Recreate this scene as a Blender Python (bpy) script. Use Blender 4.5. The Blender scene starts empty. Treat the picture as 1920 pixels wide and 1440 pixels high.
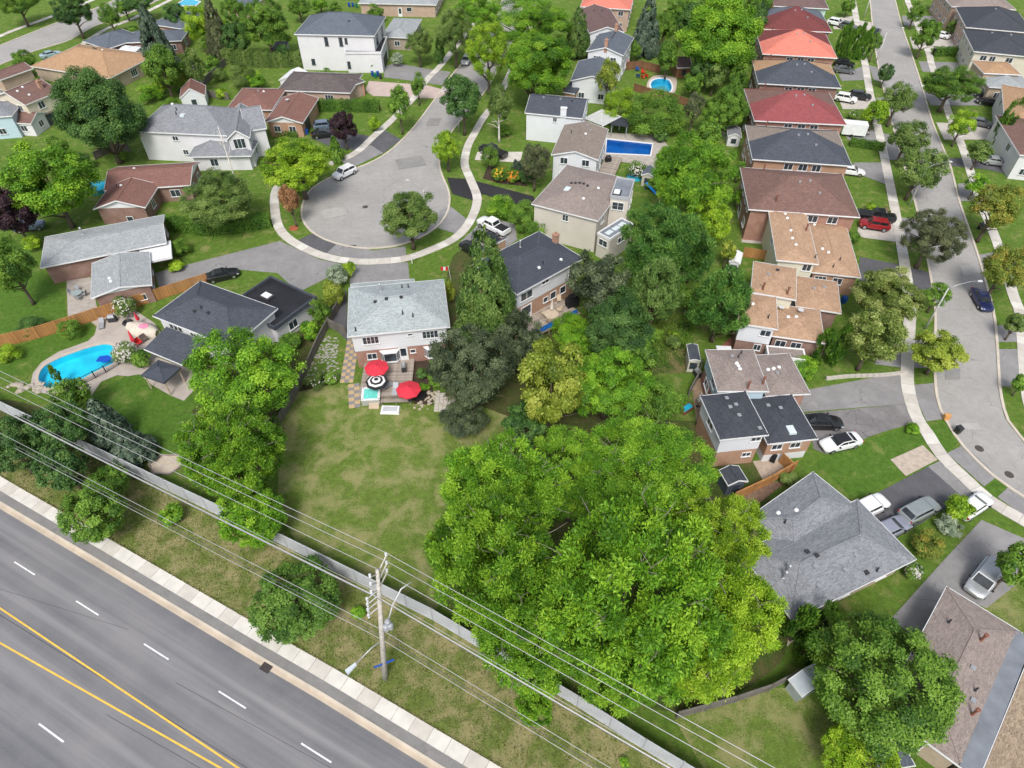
# Suburban court and street seen from the air, above a four-lane road. All coordinates in metres.
import bpy, math, random
import numpy as np
from mathutils import Vector, Matrix
from mathutils.geometry import tessellate_polygon

scene = bpy.context.scene
COL = scene.collection
R = math.radians

# ------------------------------------------------------------------ camera, world, sun, exposure
cam_d = bpy.data.cameras.new('camera'); cam = bpy.data.objects.new('camera', cam_d); COL.objects.link(cam)
cam.location = (0, 0, 59.0); cam.rotation_euler = (R(90 - 45.45), 0, 0)
cam_d.sensor_width = 36; cam_d.lens = 23.44; cam_d.clip_end = 3000; cam_d.clip_start = .5
scene.camera = cam
SUN_EL, SUN_AZ = 52, 186          # sun high and a little behind the viewer, behind thin cloud
world = bpy.data.worlds.new('World'); scene.world = world; world.use_nodes = True
nt = world.node_tree; nt.nodes.clear()
sky = nt.nodes.new('ShaderNodeTexSky'); sky.sky_type = 'NISHITA'; sky.sun_disc = False
sky.sun_elevation = R(SUN_EL); sky.sun_rotation = R(SUN_AZ); sky.dust_density = 3.0; sky.air_density = 1.0
hs = nt.nodes.new('ShaderNodeHueSaturation'); hs.inputs['Saturation'].default_value = .5   # thin overcast
bg = nt.nodes.new('ShaderNodeBackground'); bg.inputs[1].default_value = .1
ow = nt.nodes.new('ShaderNodeOutputWorld')
nt.links.new(sky.outputs[0], hs.inputs['Color']); nt.links.new(hs.outputs[0], bg.inputs[0]); nt.links.new(bg.outputs[0], ow.inputs[0])
sun_d = bpy.data.lights.new('sun', 'SUN'); sun_d.energy = 1.5; sun_d.angle = R(18); sun_d.color = (1, .96, .9)
sun = bpy.data.objects.new('sun', sun_d); COL.objects.link(sun)
_az, _el = R(SUN_AZ), R(SUN_EL)
_dir = Vector((math.sin(_az) * math.cos(_el), math.cos(_az) * math.cos(_el), math.sin(_el)))
sun.rotation_euler = _dir.to_track_quat('Z', 'Y').to_euler(); sun.location = (0, -40, 120)
vs = scene.view_settings
vs.view_transform = 'Standard'; vs.look = 'None'; vs.gamma = 1; vs.use_curve_mapping = False; vs.exposure = .88
scene.cycles.max_bounces = 6; scene.cycles.diffuse_bounces = 3; scene.cycles.transparent_max_bounces = 8
scene.cycles.use_denoising = True

# ------------------------------------------------------------------ materials
MATS = {}
class N:
    """small node-tree helper"""
    def __init__(s, name):
        s.m = bpy.data.materials.new(name); s.m.use_nodes = True; s.t = s.m.node_tree
        s.b = s.t.nodes['Principled BSDF']; s.o = s.t.nodes['Material Output']
    def n(s, typ, **kw):
        x = s.t.nodes.new('ShaderNode' + typ)
        for k, v in kw.items():
            if k.startswith('_'): setattr(x, k[1:], v)
            else: x.inputs[k.replace('__', ' ')].default_value = v
        return x
    def l(s, a, b): s.t.links.new(a, b)
    def mix(s, fac, a, b, mode='MIX'):
        x = s.t.nodes.new('ShaderNodeMix'); x.data_type = 'RGBA'; x.blend_type = mode
        for sock, v in ((x.inputs[0], fac), (x.inputs[6], a), (x.inputs[7], b)):
            if hasattr(v, 'is_output') or hasattr(v, 'links'): s.l(v, sock)
            elif isinstance(v, (int, float)): sock.default_value = v if sock == x.inputs[0] else (v, v, v, 1)
            else: sock.default_value = (*v, 1)
        return x.outputs[2]
    def ramp(s, v, stops):
        x = s.t.nodes.new('ShaderNodeValToRGB'); s.l(v, x.inputs[0]); e = x.color_ramp.elements
        while len(e) < len(stops): e.new(.5)
        for i, (p, c) in enumerate(stops):
            e[i].position = p; e[i].color = (*c, 1) if not isinstance(c, (int, float)) else (c, c, c, 1)
        return x.outputs[0]
    def noise(s, scale, co=None, detail=3, rough=.55, dist=0):
        x = s.n('TexNoise'); x.inputs['Scale'].default_value = scale; x.inputs['Detail'].default_value = detail
        x.inputs['Roughness'].default_value = rough; x.inputs['Distortion'].default_value = dist
        if co is not None: s.l(co, x.inputs['Vector'])
        return x.outputs['Fac']
    def co(s, which='Object'): return s.n('TexCoord').outputs[which]
    def mapping(s, v, scale=(1, 1, 1), rot=0):
        x = s.n('Mapping'); x.inputs['Scale'].default_value = scale; x.inputs['Rotation'].default_value = (0, 0, rot); s.l(v, x.inputs[0]); return x.outputs[0]
    def bump(s, h, strength=.3, dist=.02):
        x = s.n('Bump'); x.inputs['Strength'].default_value = strength; x.inputs['Distance'].default_value = dist
        s.l(h, x.inputs['Height']); s.l(x.outputs[0], s.b.inputs['Normal'])
    def col(s, c): s.l(c, s.b.inputs['Base Color'])
    def done(s, rough=.8, metal=0, spec=.35):
        s.b.inputs['Roughness'].default_value = rough; s.b.inputs['Metallic'].default_value = metal
        s.b.inputs['Specular IOR Level'].default_value = spec
        return s.m
def mul(c, k): return tuple(min(1, x * k) for x in c)

def plain(name, c, rough=.7, var=.18, scale=1.5, metal=0, spec=.35):
    """paint, plastic, concrete ...: colour with soft blotches"""
    if name in MATS: return MATS[name]
    n = N(name); f = n.noise(scale, n.co('Object'), 4)
    n.col(n.mix(n.ramp(f, [(.3, 0), (.7, 1)]), mul(c, 1 - var), mul(c, 1 + var * .6)))
    MATS[name] = n.done(rough, metal, spec); return MATS[name]

def shingle(name, c, c2, rowh=.16, bw=.34, blot=.18):
    """asphalt shingles: tabs in rows, mixed tones, weather blotches (UV in metres)"""
    if name in MATS: return MATS[name]
    n = N(name); uv = n.co('UV')
    b = n.n('TexBrick', Scale=1.0); b.inputs['Mortar Size'].default_value = .012; b.inputs['Brick Width'].default_value = bw
    b.inputs['Row Height'].default_value = rowh; c, c2 = mul(c, 1.14), mul(c2, .84); b.inputs['Color1'].default_value = (*c, 1); b.inputs['Color2'].default_value = (*c2, 1)
    b.inputs['Mortar'].default_value = (*mul(c, .55), 1); n.l(uv, b.inputs['Vector'])
    f = n.noise(.55, uv, 5, .6); g = n.noise(9, uv, 2)
    k = n.mix(n.ramp(f, [(.3, 0), (.75, 1)]), b.outputs['Color'], mul(c2, 1 - blot))
    k2 = n.mix(.55, b.outputs['Color'], k)
    n.col(n.mix(n.ramp(g, [(.35, 0), (.65, .5)]), k2, mul(c, 1.25)))
    n.bump(b.outputs['Fac'], .25, -.01)
    MATS[name] = n.done(.9, 0, .25); return MATS[name]

def brick(name, c, c2, mortar=(.35, .32, .29)):
    if name in MATS: return MATS[name]
    n = N(name); uv = n.co('UV')
    b = n.n('TexBrick', Scale=1.0); b.inputs['Mortar Size'].default_value = .012; b.inputs['Brick Width'].default_value = .24
    b.inputs['Row Height'].default_value = .085; b.inputs['Color1'].default_value = (*c, 1); b.inputs['Color2'].default_value = (*c2, 1)
    b.inputs['Mortar'].default_value = (*mortar, 1); n.l(uv, b.inputs['Vector'])
    f = n.noise(.7, uv, 4)
    n.col(n.mix(n.ramp(f, [(.35, 0), (.7, .55)]), b.outputs['Color'], mul(c, .72)))
    n.bump(b.outputs['Fac'], .3, -.01)
    MATS[name] = n.done(.88); return MATS[name]

def siding(name, c, row=.2):
    if name in MATS: return MATS[name]
    n = N(name); uv = n.co('UV')
    s = n.n('SeparateXYZ'); n.l(uv, s.inputs[0])
    m = n.n('Math', _operation='PINGPONG'); n.l(s.outputs[1], m.inputs[0]); m.inputs[1].default_value = row
    d = n.n('Math', _operation='DIVIDE'); n.l(m.outputs[0], d.inputs[0]); d.inputs[1].default_value = row
    f = n.noise(.6, uv, 4)
    a = n.mix(n.ramp(d.outputs[0], [(0, .35), (.12, 0)]), c, mul(c, .6))
    n.col(n.mix(n.ramp(f, [(.4, 0), (.75, .3)]), a, mul(c, .8)))
    n.bump(d.outputs[0], .3, .02)
    MATS[name] = n.done(.6); return MATS[name]

def asphalt(name, c, patch=.25, crack=.5, scale=.25, seal=None):
    if name in MATS: return MATS[name]
    n = N(name); co = n.co('Object')
    f = n.noise(scale, co, 5, .6); g = n.noise(14, co, 3, .7); h = n.noise(1.3, co, 4, .6, .6)
    a = n.mix(n.ramp(f, [(.3, 0), (.7, 1)]), mul(c, 1 - patch), mul(c, 1 + patch * .6))
    a = n.mix(n.ramp(h, [(.35, .45), (.6, 0)]), a, mul(c, .72))
    a = n.mix(n.ramp(g, [(.4, 0), (.7, .35)]), a, mul(c, 1.5))
    v = n.n('TexVoronoi', _feature='DISTANCE_TO_EDGE', Scale=.22 if crack < .8 else .55); d = n.mapping(co)
    nz = n.n('TexNoise', Scale=.9); n.l(co, nz.inputs['Vector'])
    ad = n.n('VectorMath', _operation='ADD'); n.l(d, ad.inputs[0]); n.l(nz.outputs['Color'], ad.inputs[1]); n.l(ad.outputs[0], v.inputs['Vector'])
    br = n.noise(.35, co, 2)
    cr = n.n('Math', _operation='MULTIPLY'); n.l(n.ramp(v.outputs[0], [(0, 1), (.012 if crack < .8 else .03, 0)]), cr.inputs[0])
    n.l(n.ramp(br, [(.45, 0), (.6, crack)]), cr.inputs[1])
    n.col(n.mix(cr.outputs[0], a, mul(c, .3)))
    n.bump(g, .15, .01)
    MATS[name] = n.done(.9, 0, .3); return MATS[name]

def grass(name, c, dry, amount=.5, scale=.35):
    """mown lawn: tufts, mower stripes of tone, straw patches"""
    if name in MATS: return MATS[name]
    n = N(name); co = n.co('Object')
    f = n.noise(scale, co, 6, .62, .4); g = n.noise(7, co, 5, .7); h = n.noise(1.6, co, 4, .6); q = n.noise(30, co, 3, .75)
    a = n.mix(n.ramp(h, [(.3, 0), (.7, 1)]), mul(c, .68), mul(c, 1.25))
    a = n.mix(n.ramp(g, [(.34, .7), (.55, 0)]), a, mul(c, .58))
    mm = n.n('Math', _operation='ADD'); n.l(f, mm.inputs[0])
    m2 = n.n('Math', _operation='MULTIPLY'); n.l(g, m2.inputs[0]); m2.inputs[1].default_value = .55; n.l(m2.outputs[0], mm.inputs[1])
    lo = 1.02 - amount * .42
    a = n.mix(n.ramp(mm.outputs[0], [(lo - .09, 0), (lo + .09, .8)]), a, dry)
    a = n.mix(n.ramp(q, [(.32, .6), (.5, 0)]), a, mul(c, .5))
    a = n.mix(n.ramp(q, [(.55, 0), (.78, .5)]), a, mul(c, 1.9))
    n.col(a); n.bump(q, .8, .12)
    MATS[name] = n.done(.95, 0, .15); return MATS[name]

def wood(name, c, row=.14, var=.35):
    """boards: tone per board along UV u"""
    if name in MATS: return MATS[name]
    n = N(name); uv = n.co('UV'); oi = n.n('ObjectInfo')
    b = n.n('TexBrick', Scale=1.0); b.inputs['Brick Width'].default_value = row; b.inputs['Row Height'].default_value = 4.0
    b.inputs['Mortar Size'].default_value = .006; b.offset = 0
    b.inputs['Color1'].default_value = (*mul(c, 1 - var), 1); b.inputs['Color2'].default_value = (*mul(c, 1 + var * .5), 1); b.inputs['Mortar'].default_value = (*mul(c, .35), 1)
    n.l(uv, b.inputs['Vector'])
    f = n.noise(2.5, n.mapping(n.co('Object'), (1, 1, .4)), 4)
    a = n.mix(n.ramp(f, [(.3, .5), (.6, 0)]), b.outputs['Color'], mul(c, .6))
    n.col(n.mix(n.ramp(oi.outputs['Random'], [(0, 0), (1, .4)]), a, mul(c, .75)))
    MATS[name] = n.done(.8); return MATS[name]

def foliage(name, dark, mid, light, trans=.22):
    """leaf tones vary from leaf to leaf and clump to clump through the 'tint' attribute"""
    if name in MATS: return MATS[name]
    n = N(name)
    at = n.n('Attribute', _attribute_name='tint'); oi = n.n('ObjectInfo')
    c = n.ramp(at.outputs['Fac'], [(.08, dark), (.5, mid), (.92, light)])
    hv = n.n('HueSaturation'); n.l(c, hv.inputs['Color'])
    mr = n.n('MapRange'); n.l(oi.outputs['Random'], mr.inputs['Value']); mr.inputs['To Min'].default_value = .88; mr.inputs['To Max'].default_value = 1.14
    n.l(mr.outputs[0], hv.inputs['Value'])
    n.col(hv.outputs[0]); n.b.inputs['Roughness'].default_value = .55; n.b.inputs['Specular IOR Level'].default_value = .3
    tr = n.n('BsdfTranslucent'); n.l(n.mix(.5, hv.outputs[0], light), tr.inputs['Color'])
    ms = n.n('MixShader'); ms.inputs[0].default_value = trans
    n.l(n.b.outputs[0], ms.inputs[1]); n.l(tr.outputs[0], ms.inputs[2]); n.l(ms.outputs[0], n.o.inputs[0])
    MATS[name] = n.m; return n.m

def glass(name='window_glass', c=(.03, .04, .05), rough=.08):
    if name in MATS: return MATS[name]
    n = N(name); f = n.noise(.8, n.co('Object'), 3)
    n.col(n.mix(n.ramp(f, [(.35, 0), (.7, 1)]), mul(c, .6), mul(c, 2.2)))
    MATS[name] = n.done(rough, 0, .6); return MATS[name]

def water(name, c=(.78, .97, 1)):
    if name in MATS: return MATS[name]
    n = N(name); f = n.noise(2.2, n.co('Object'), 3, .5, .8)
    tr = n.n('BsdfTransparent'); tr.inputs[0].default_value = (*c, 1)
    gl = n.n('BsdfGlossy', Roughness=.05); fr = n.n('Fresnel', IOR=1.33)
    bp = n.n('Bump', Strength=.35, Distance=.08); n.l(f, bp.inputs['Height'])
    n.l(bp.outputs[0], gl.inputs['Normal']); n.l(bp.outputs[0], fr.inputs['Normal'])
    ms = n.n('MixShader'); n.l(fr.outputs[0], ms.inputs[0]); n.l(tr.outputs[0], ms.inputs[1]); n.l(gl.outputs[0], ms.inputs[2]); n.l(ms.outputs[0], n.o.inputs[0])
    MATS[name] = n.m; return n.m

def liner(name, c):
    if name in MATS: return MATS[name]
    n = N(name); co = n.co('Object')
    v = n.n('TexVoronoi', _feature='SMOOTH_F1', Scale=1.1); n.l(co, v.inputs['Vector']); f = n.noise(.3, co, 2)
    a = n.mix(n.ramp(f, [(.3, 0), (.7, 1)]), mul(c, .8), mul(c, 1.15))
    n.col(n.mix(n.ramp(v.outputs[0], [(.5, 0), (.8, .3)]), a, mul(c, 1.5)))
    MATS[name] = n.done(.5); return MATS[name]

# ------------------------------------------------------------------ mesh building
class MB:
    """collects faces; build() links one mesh object with UVs in metres"""
    def __init__(s): s.v = []; s.f = []; s.mi = []
    def face(s, pts, m=0):
        i = len(s.v); s.v += [tuple(p) for p in pts]; s.f.append(tuple(range(i, i + len(pts)))); s.mi.append(m); return s
    def hexa(s, b, t, m=0):
        """b, t: 4 bottom / 4 top corners, counter-clockwise seen from above"""
        i = len(s.v); s.v += [tuple(p) for p in b] + [tuple(p) for p in t]
        for q in ((3, 2, 1, 0), (4, 5, 6, 7), (0, 1, 5, 4), (1, 2, 6, 5), (2, 3, 7, 6), (3, 0, 4, 7)):
            s.f.append(tuple(i + k for k in q)); s.mi.append(m)
        return s
    def box(s, x0, x1, y0, y1, z0, z1, m=0):
        return s.hexa([(x0, y0, z0), (x1, y0, z0), (x1, y1, z0), (x0, y1, z0)], [(x0, y0, z1), (x1, y0, z1), (x1, y1, z1), (x0, y1, z1)], m)
    def bar(s, a, b, w, h=None, m=0):
        """square bar from a to b"""
        a, b = Vector(a), Vector(b); d = (b - a); 
        if d.length < 1e-6: return s
        d.normalize(); h = h or w
        u = d.cross(Vector((0, 0, 1)))
        if u.length < 1e-3: u = Vector((1, 0, 0))
        u.normalize(); n = u.cross(d)
        u *= w / 2; n *= h / 2
        i = len(s.v); s.v += [tuple(p + q) for p in (a, b) for q in (-u - n, u - n, u + n, -u + n)]
        for q in ((0, 1, 2, 3), (7, 6, 5, 4), (0, 4, 5, 1), (1, 5, 6, 2), (2, 6, 7, 3), (3, 7, 4, 0)):
            s.f.append(tuple(i + k for k in q)); s.mi.append(m)
        return s
    def tube(s, pts, rads, seg=8, m=0, caps=True):
        rings = []
        P_ = [Vector(p) for p in pts]
        for k, p in enumerate(P_):
            d = (P_[min(k + 1, len(P_) - 1)] - P_[max(k - 1, 0)]).normalized()
            u = d.cross(Vector((0, 0, 1)))
            if u.length < .05: u = d.cross(Vector((1, 0, 0)))
            u.normalize(); w = u.cross(d).normalized(); r = rads[k] if hasattr(rads, '__len__') else rads
            ring = []
            for j in range(seg):
                a = 2 * math.pi * j / seg
                ring.append(len(s.v)); s.v.append(tuple(p + u * (r * math.cos(a)) + w * (r * math.sin(a))))
            rings.append(ring)
        for k in range(len(rings) - 1):
            for j in range(seg):
                s.f.append((rings[k][j], rings[k + 1][j], rings[k + 1][(j + 1) % seg], rings[k][(j + 1) % seg])); s.mi.append(m)
        if caps: s.f.append(tuple(rings[0])); s.mi.append(m); s.f.append(tuple(reversed(rings[-1]))); s.mi.append(m)
        return s
    def lathe(s, prof, seg=12, c=(0, 0), m=0):
        """prof: [(r, z)] bottom to top"""
        rings = []
        for r, z in prof:
            rings.append([len(s.v) + j for j in range(seg)])
            s.v += [(c[0] + r * math.cos(2 * math.pi * j / seg), c[1] + r * math.sin(2 * math.pi * j / seg), z) for j in range(seg)]
        for k in range(len(rings) - 1):
            for j in range(seg):
                s.f.append((rings[k][j], rings[k][(j + 1) % seg], rings[k + 1][(j + 1) % seg], rings[k + 1][j])); s.mi.append(m)
        s.f.append(tuple(reversed(rings[0]))); s.mi.append(m); s.f.append(tuple(rings[-1])); s.mi.append(m)
        return s
    def prism(s, pts, z0, z1, m=0, bottom=True):
        n = len(pts); A = sum(pts[i][0] * pts[(i + 1) % n][1] - pts[(i + 1) % n][0] * pts[i][1] for i in range(n))
        if A < 0: pts = list(reversed(pts))
        i = len(s.v); s.v += [(p[0], p[1], z0) for p in pts] + [(p[0], p[1], z1) for p in pts]
        s.f.append(tuple(i + n + k for k in range(n))); s.mi.append(m)
        if bottom: s.f.append(tuple(i + k for k in reversed(range(n)))); s.mi.append(m)
        for k in range(n): s.f.append((i + k, i + (k + 1) % n, i + n + (k + 1) % n, i + n + k)); s.mi.append(m)
        return s
    def mesh(s, name, mats, smooth=False):
        me = bpy.data.meshes.new(name); me.from_pydata(s.v, [], s.f)
        for m in (mats if isinstance(mats, (list, tuple)) else [mats]): me.materials.append(m)
        nf = len(s.f); me.polygons.foreach_set('material_index', s.mi)
        if smooth: me.polygons.foreach_set('use_smooth', [True] * nf)
        uvl = me.uv_layers.new(name='UVMap'); uv = np.zeros((len(me.loops), 2), np.float32); me.calc_loop_triangles() if False else None
        Z = Vector((0, 0, 1)); vs_ = me.vertices
        for p in me.polygons:
            nrm = p.normal
            u = Z.cross(nrm)
            if u.length < .02: u = Vector((1, 0, 0))
            u.normalize(); w = nrm.cross(u)
            for li in p.loop_indices:
                c = vs_[me.loops[li].vertex_index].co; uv[li] = (c.dot(u), c.dot(w))
        uvl.data.foreach_set('uv', uv.ravel()); me.update()
        return me
    def build(s, name, mats, parent=None, smooth=False, kind=None):
        return link(name, s.mesh(name, mats, smooth), parent, kind)

def link(name, me, parent=None, kind=None, loc=None, rz=0, scale=None, label=None):
    o = bpy.data.objects.new(name, me); COL.objects.link(o)
    if parent is not None: o.parent = parent
    if loc is not None: o.location = loc
    if rz: o.rotation_euler = (0, 0, rz)
    if scale is not None: o.scale = scale
    if kind: o['kind'] = kind
    if label: o['label'] = label
    return o
def tag(o, label, cat, group=None):
    o['label'] = label; o['category'] = cat
    if group: o['group'] = group
    return o
def thing(name, label, cat, loc=(0, 0, 0), rz=0, group=None):
    o = bpy.data.objects.new(name, None); COL.objects.link(o); o.empty_display_size = .3
    o.location = (loc[0], loc[1], loc[2] if len(loc) > 2 else 0); o.rotation_euler = (0, 0, rz)
    return tag(o, label, cat, group)
def copy_tree(o, parent=None):
    c = o.copy(); COL.objects.link(c); c.parent = parent
    for ch in list(o.children): copy_tree(ch, c)
    return c

def sheet(name, pts, z, mat, holes=(), label=None, kind='structure'):
    """flat ground sheet, optionally with holes"""
    loops = [[Vector((x, y, 0)) for x, y in pts]] + [[Vector((x, y, 0)) for x, y in h] for h in holes]
    flat = [p for l in loops for p in l]
    tris = tessellate_polygon(loops)
    me = bpy.data.meshes.new(name)
    ff = []
    for a, b, c in tris:
        A = (flat[b] - flat[a]).cross(flat[c] - flat[a]).z
        ff.append((a, b, c) if A > 0 else (a, c, b))
    me.from_pydata([(p.x, p.y, z) for p in flat], [], ff); me.materials.append(mat)
    o = link(name, me, None, kind)
    if label: o['label'] = label
    return o

def smooth_line(pts, n=6):
    """Catmull-Rom through points"""
    out = []
    for i in range(len(pts) - 1):
        p0, p1, p2, p3 = pts[max(i - 1, 0)], pts[i], pts[i + 1], pts[min(i + 2, len(pts) - 1)]
        for k in range(n):
            t = k / n
            out.append(tuple(.5 * ((2 * p1[j]) + (-p0[j] + p2[j]) * t + (2 * p0[j] - 5 * p1[j] + 4 * p2[j] - p3[j]) * t * t + (-p0[j] + 3 * p1[j] - 3 * p2[j] + p3[j]) * t ** 3) for j in (0, 1)))
    out.append(tuple(pts[-1])); return out
def closed_line(pts, n=5):
    q = list(pts); m = len(q); ext = [q[-1]] + q + [q[0], q[1]]
    s = smooth_line(ext, n); return s[n:n * (m + 1)]
def resample(pts, step):
    d = [0]
    for a, b in zip(pts, pts[1:]): d.append(d[-1] + math.dist(a, b))
    k = max(1, round(d[-1] / step)); out = []; j = 0
    for i in range(k + 1):
        t = d[-1] * i / k
        while j < len(pts) - 2 and d[j + 1] < t: j += 1
        f = (t - d[j]) / max(1e-9, d[j + 1] - d[j]); out.append(tuple(pts[j][q] + (pts[j + 1][q] - pts[j][q]) * f for q in (0, 1)))
    return out
def offset(pts, o):
    out = []
    for i, p in enumerate(pts):
        a, b = pts[max(i - 1, 0)], pts[min(i + 1, len(pts) - 1)]
        dx, dy = b[0] - a[0], b[1] - a[1]; L = math.hypot(dx, dy) or 1
        out.append((p[0] - dy / L * o, p[1] + dx / L * o))
    return out
def ribbon(mb, pts, o0, o1, z0, z1):
    """strip between two offsets; a solid with top z1"""
    a, b = offset(pts, o0), offset(pts, o1)
    for i in range(len(pts) - 1):
        q = [a[i], a[i + 1], b[i + 1], b[i]]
        ar = sum(q[k][0] * q[(k + 1) % 4][1] - q[(k + 1) % 4][0] * q[k][1] for k in range(4))
        if ar < 0: q = q[::-1]
        mb.hexa([(x, y, z0) for x, y in q], [(x, y, z1) for x, y in q])
    return mb

# ------------------------------------------------------------------ trees and shrubs
def leaf_mesh(name, C, T, B, tint, mat):
    """one diamond per leaf: C centre, T half length vector, B half width vector"""
    n = len(C); V = np.empty((n, 4, 3), np.float32)
    V[:, 0] = C - T; V[:, 1] = C + B; V[:, 2] = C + T; V[:, 3] = C - B
    me = bpy.data.meshes.new(name); me.vertices.add(n * 4); me.vertices.foreach_set('co', V.ravel())
    me.loops.add(n * 4); me.loops.foreach_set('vertex_index', np.arange(n * 4, dtype=np.int32))
    me.polygons.add(n); me.polygons.foreach_set('loop_start', np.arange(0, n * 4, 4, dtype=np.int32))
    a = me.attributes.new('tint', 'FLOAT', 'FACE'); a.data.foreach_set('value', tint.astype(np.float32))
    if mat: me.materials.append(mat)
    me.update(calc_edges=True); return me
def unit(v): return v / np.maximum(1e-9, np.linalg.norm(v, axis=-1, keepdims=True))

CROWNS = {}
def crown(kind, size, var):
    """unit crown (radius 1, half height 1, centre at origin); leaf sizes are for a crown of radius `size` metres"""
    key = (kind, size, var)
    if key in CROWNS: return CROWNS[key]
    g = np.random.default_rng(abs(hash((kind == 'x', len(kind) * 7 + ord(kind[0]) * 31 + ord(kind[-1]), size, var))) % 2 ** 31)
    K = dict(round=dict(cl=.24, leaf=.27, asp=.66, dens=370, droop=.0), loose=dict(cl=.24, leaf=.26, asp=.52, dens=290, droop=.15),
             walnut=dict(cl=.15, leaf=.245, asp=.42, dens=600, droop=.1), fine=dict(cl=.2, leaf=.23, asp=.64, dens=420, droop=.05),
             willow=dict(cl=.22, leaf=.44, asp=.22, dens=300, droop=.7), pine=dict(cl=.17, leaf=.32, asp=.26, dens=430, droop=-.5),
             spruce=dict(cl=.2, leaf=.46, asp=.36, dens=300, droop=.25), cone=dict(cl=.2, leaf=.3, asp=.4, dens=330, droop=.1), column=dict(cl=.26, leaf=.26, asp=.42, dens=260, droop=-.8),
             bush=dict(cl=.34, leaf=.2, asp=.64, dens=350, droop=.0))[kind]
    n = int(min(104000, max(2600, K['dens'] * 4 * size * size * (1.0 if kind not in ('column', 'spruce', 'cone') else 1.7))))
    cl = K['cl'] * {1: 1.25, 2: 1.05, 3.5: .8, 5.5: .62, 7.5: .62}[size]
    k = int(3.0 / (cl * cl)) + 10
    if kind in ('spruce', 'column', 'cone'):
        if kind != 'column': k = int(k * 2.3)
        z = g.uniform(-1, .97, k) if kind == 'column' else 2 * (1 - (1 - g.uniform(0, 1, k)) ** .62) - 1
        rr = ((1 - (z + 1) / 2) ** (.72 if kind == 'spruce' else .62) if kind != 'column' else np.sqrt(np.clip(1 - np.abs(z * .95 + .25 * 0) ** 2.6, 0, 1)) * np.where(z > 0, 1 - .55 * z, 1))
        rr = rr * g.uniform(.7, 1.05, k) * (1 - cl * .4)
        if kind == 'spruce': z = np.round(z * 7 + g.normal(0, .12, k)) / 7
        a = g.uniform(0, 2 * np.pi, k); c = np.stack([rr * np.cos(a), rr * np.sin(a), z * (1 - cl * .3)], 1)
        out = unit(np.stack([np.cos(a), np.sin(a), np.full(k, .25)], 1)); cr = cl * g.uniform(.7, 1.2, k) * (.35 + .8 * np.clip(rr, 0, 1))
        if kind == 'column': cr = cl * g.uniform(.7, 1.1, k)
    else:
        d = unit(g.normal(size=(k * 2, 3))); d = d[d[:, 2] > -.85][:k]; k = len(d)
        lob = unit(g.normal(size=(7, 3))); amp = g.uniform(-.16, .14, 7)
        rad = 1 + sum(a * np.clip(d @ l, 0, 1) ** 3 for a, l in zip(amp, lob))
        l2 = unit(g.normal(size=(20 if size > 3 else 11, 3)) + np.array([0, 0, .3])); ang = np.arccos(np.clip((d @ l2.T).max(1), -1, 1))
        if kind != 'bush': rad = rad * ((.77 + .26 * np.exp(-(ang / (.34 if size > 3 else .45)) ** 2)) if kind != 'fine' else (.9 + .11 * np.exp(-(ang / .34) ** 2)))        # boughs stand proud of the gaps between them
        inner = g.random(k) < .27
        rad = np.where(inner, rad * g.uniform(.35, .65, k), rad * g.uniform(.86, 1.02, k)) * (1 - cl * .62)
        c = d * rad[:, None]; c[:, 2] = np.where(c[:, 2] < 0, c[:, 2] * .8, c[:, 2]); out = unit(d + np.array([0, 0, .35]))
        cr = cl * g.uniform(.65, 1.3, k)
    pick = g.choice(k, n, p=(cr ** 2) / (cr ** 2).sum())
    o = out[pick]; dd = unit(unit(g.normal(size=(n, 3))) + o * .75)
    C = c[pick] + dd * (cr[pick] * g.uniform(.1, 1.2, n) ** .6)[:, None] * np.array([1, 1, .85]) + g.normal(0, .025, (n, 3))
    nm = unit(dd * .9 + o * .3 + np.array([0, 0, .55]) + g.normal(0, .5, (n, 3)))
    T = unit(np.cross(nm, g.normal(size=(n, 3)))); dr = K['droop']
    if kind == 'walnut': T = unit(T * .8 + dd)
    T = unit(T + dd * abs(dr) * 1.2 + np.array([0, 0, -1.]) * dr); B = unit(np.cross(nm, T))
    L = K['leaf'] / size * g.uniform(.6, 1.3, n); 
    ct = g.normal(0, .22, k); tint = np.clip(.5 + ct[pick] + g.normal(0, .16, n), 0, 1)
    me = leaf_mesh('crown', C, T * (L / 2)[:, None], B * (L * K['asp'] / 2)[:, None], tint, BARK)
    CROWNS[key] = me; return me

TWIG = plain('twig_bark', (.22, .2, .16), .9, .25, 5)
BARK = plain('bark', (.12, .095, .07), .95, .35, 6); BIRCH = plain('birch_bark', (.66, .63, .58), .9, .4, 5)
def trunk_mb(h, top, r, seed, limbs=6, spread=1.0, lean=(0, 0)):
    rg = random.Random(seed); mb = MB(); base = max(.06, r * .045 + .06)
    pts = [(lean[0] * t + rg.uniform(-.08, .08) * base * 6 * t, lean[1] * t + rg.uniform(-.08, .08) * base * 6 * t, top * t) for t in (0, .12, .35, .6, .85)]
    mb.tube(pts, [base * 1.5, base * 1.05, base * .85, base * .55, base * .2], 7)
    for i in range(limbs):
        a = 2 * math.pi * (i + rg.random() * .7) / limbs; z0 = h * .75 + (top - h) * .45 * rg.random(); L = r * rg.uniform(.55, .85) * spread
        z1 = z0 + L * rg.uniform(.4, .9); f = z0 / top
        x0, y0 = lean[0] * f, lean[1] * f
        p = [(x0, y0, z0), (x0 + math.cos(a) * L * .45, y0 + math.sin(a) * L * .45, z0 + (z1 - z0) * .62), (x0 + math.cos(a + .15) * L, y0 + math.sin(a + .15) * L, z1)]
        mb.tube(p, [base * .5, base * .32, base * .1], 5)
    return mb
NT = [0]
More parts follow.
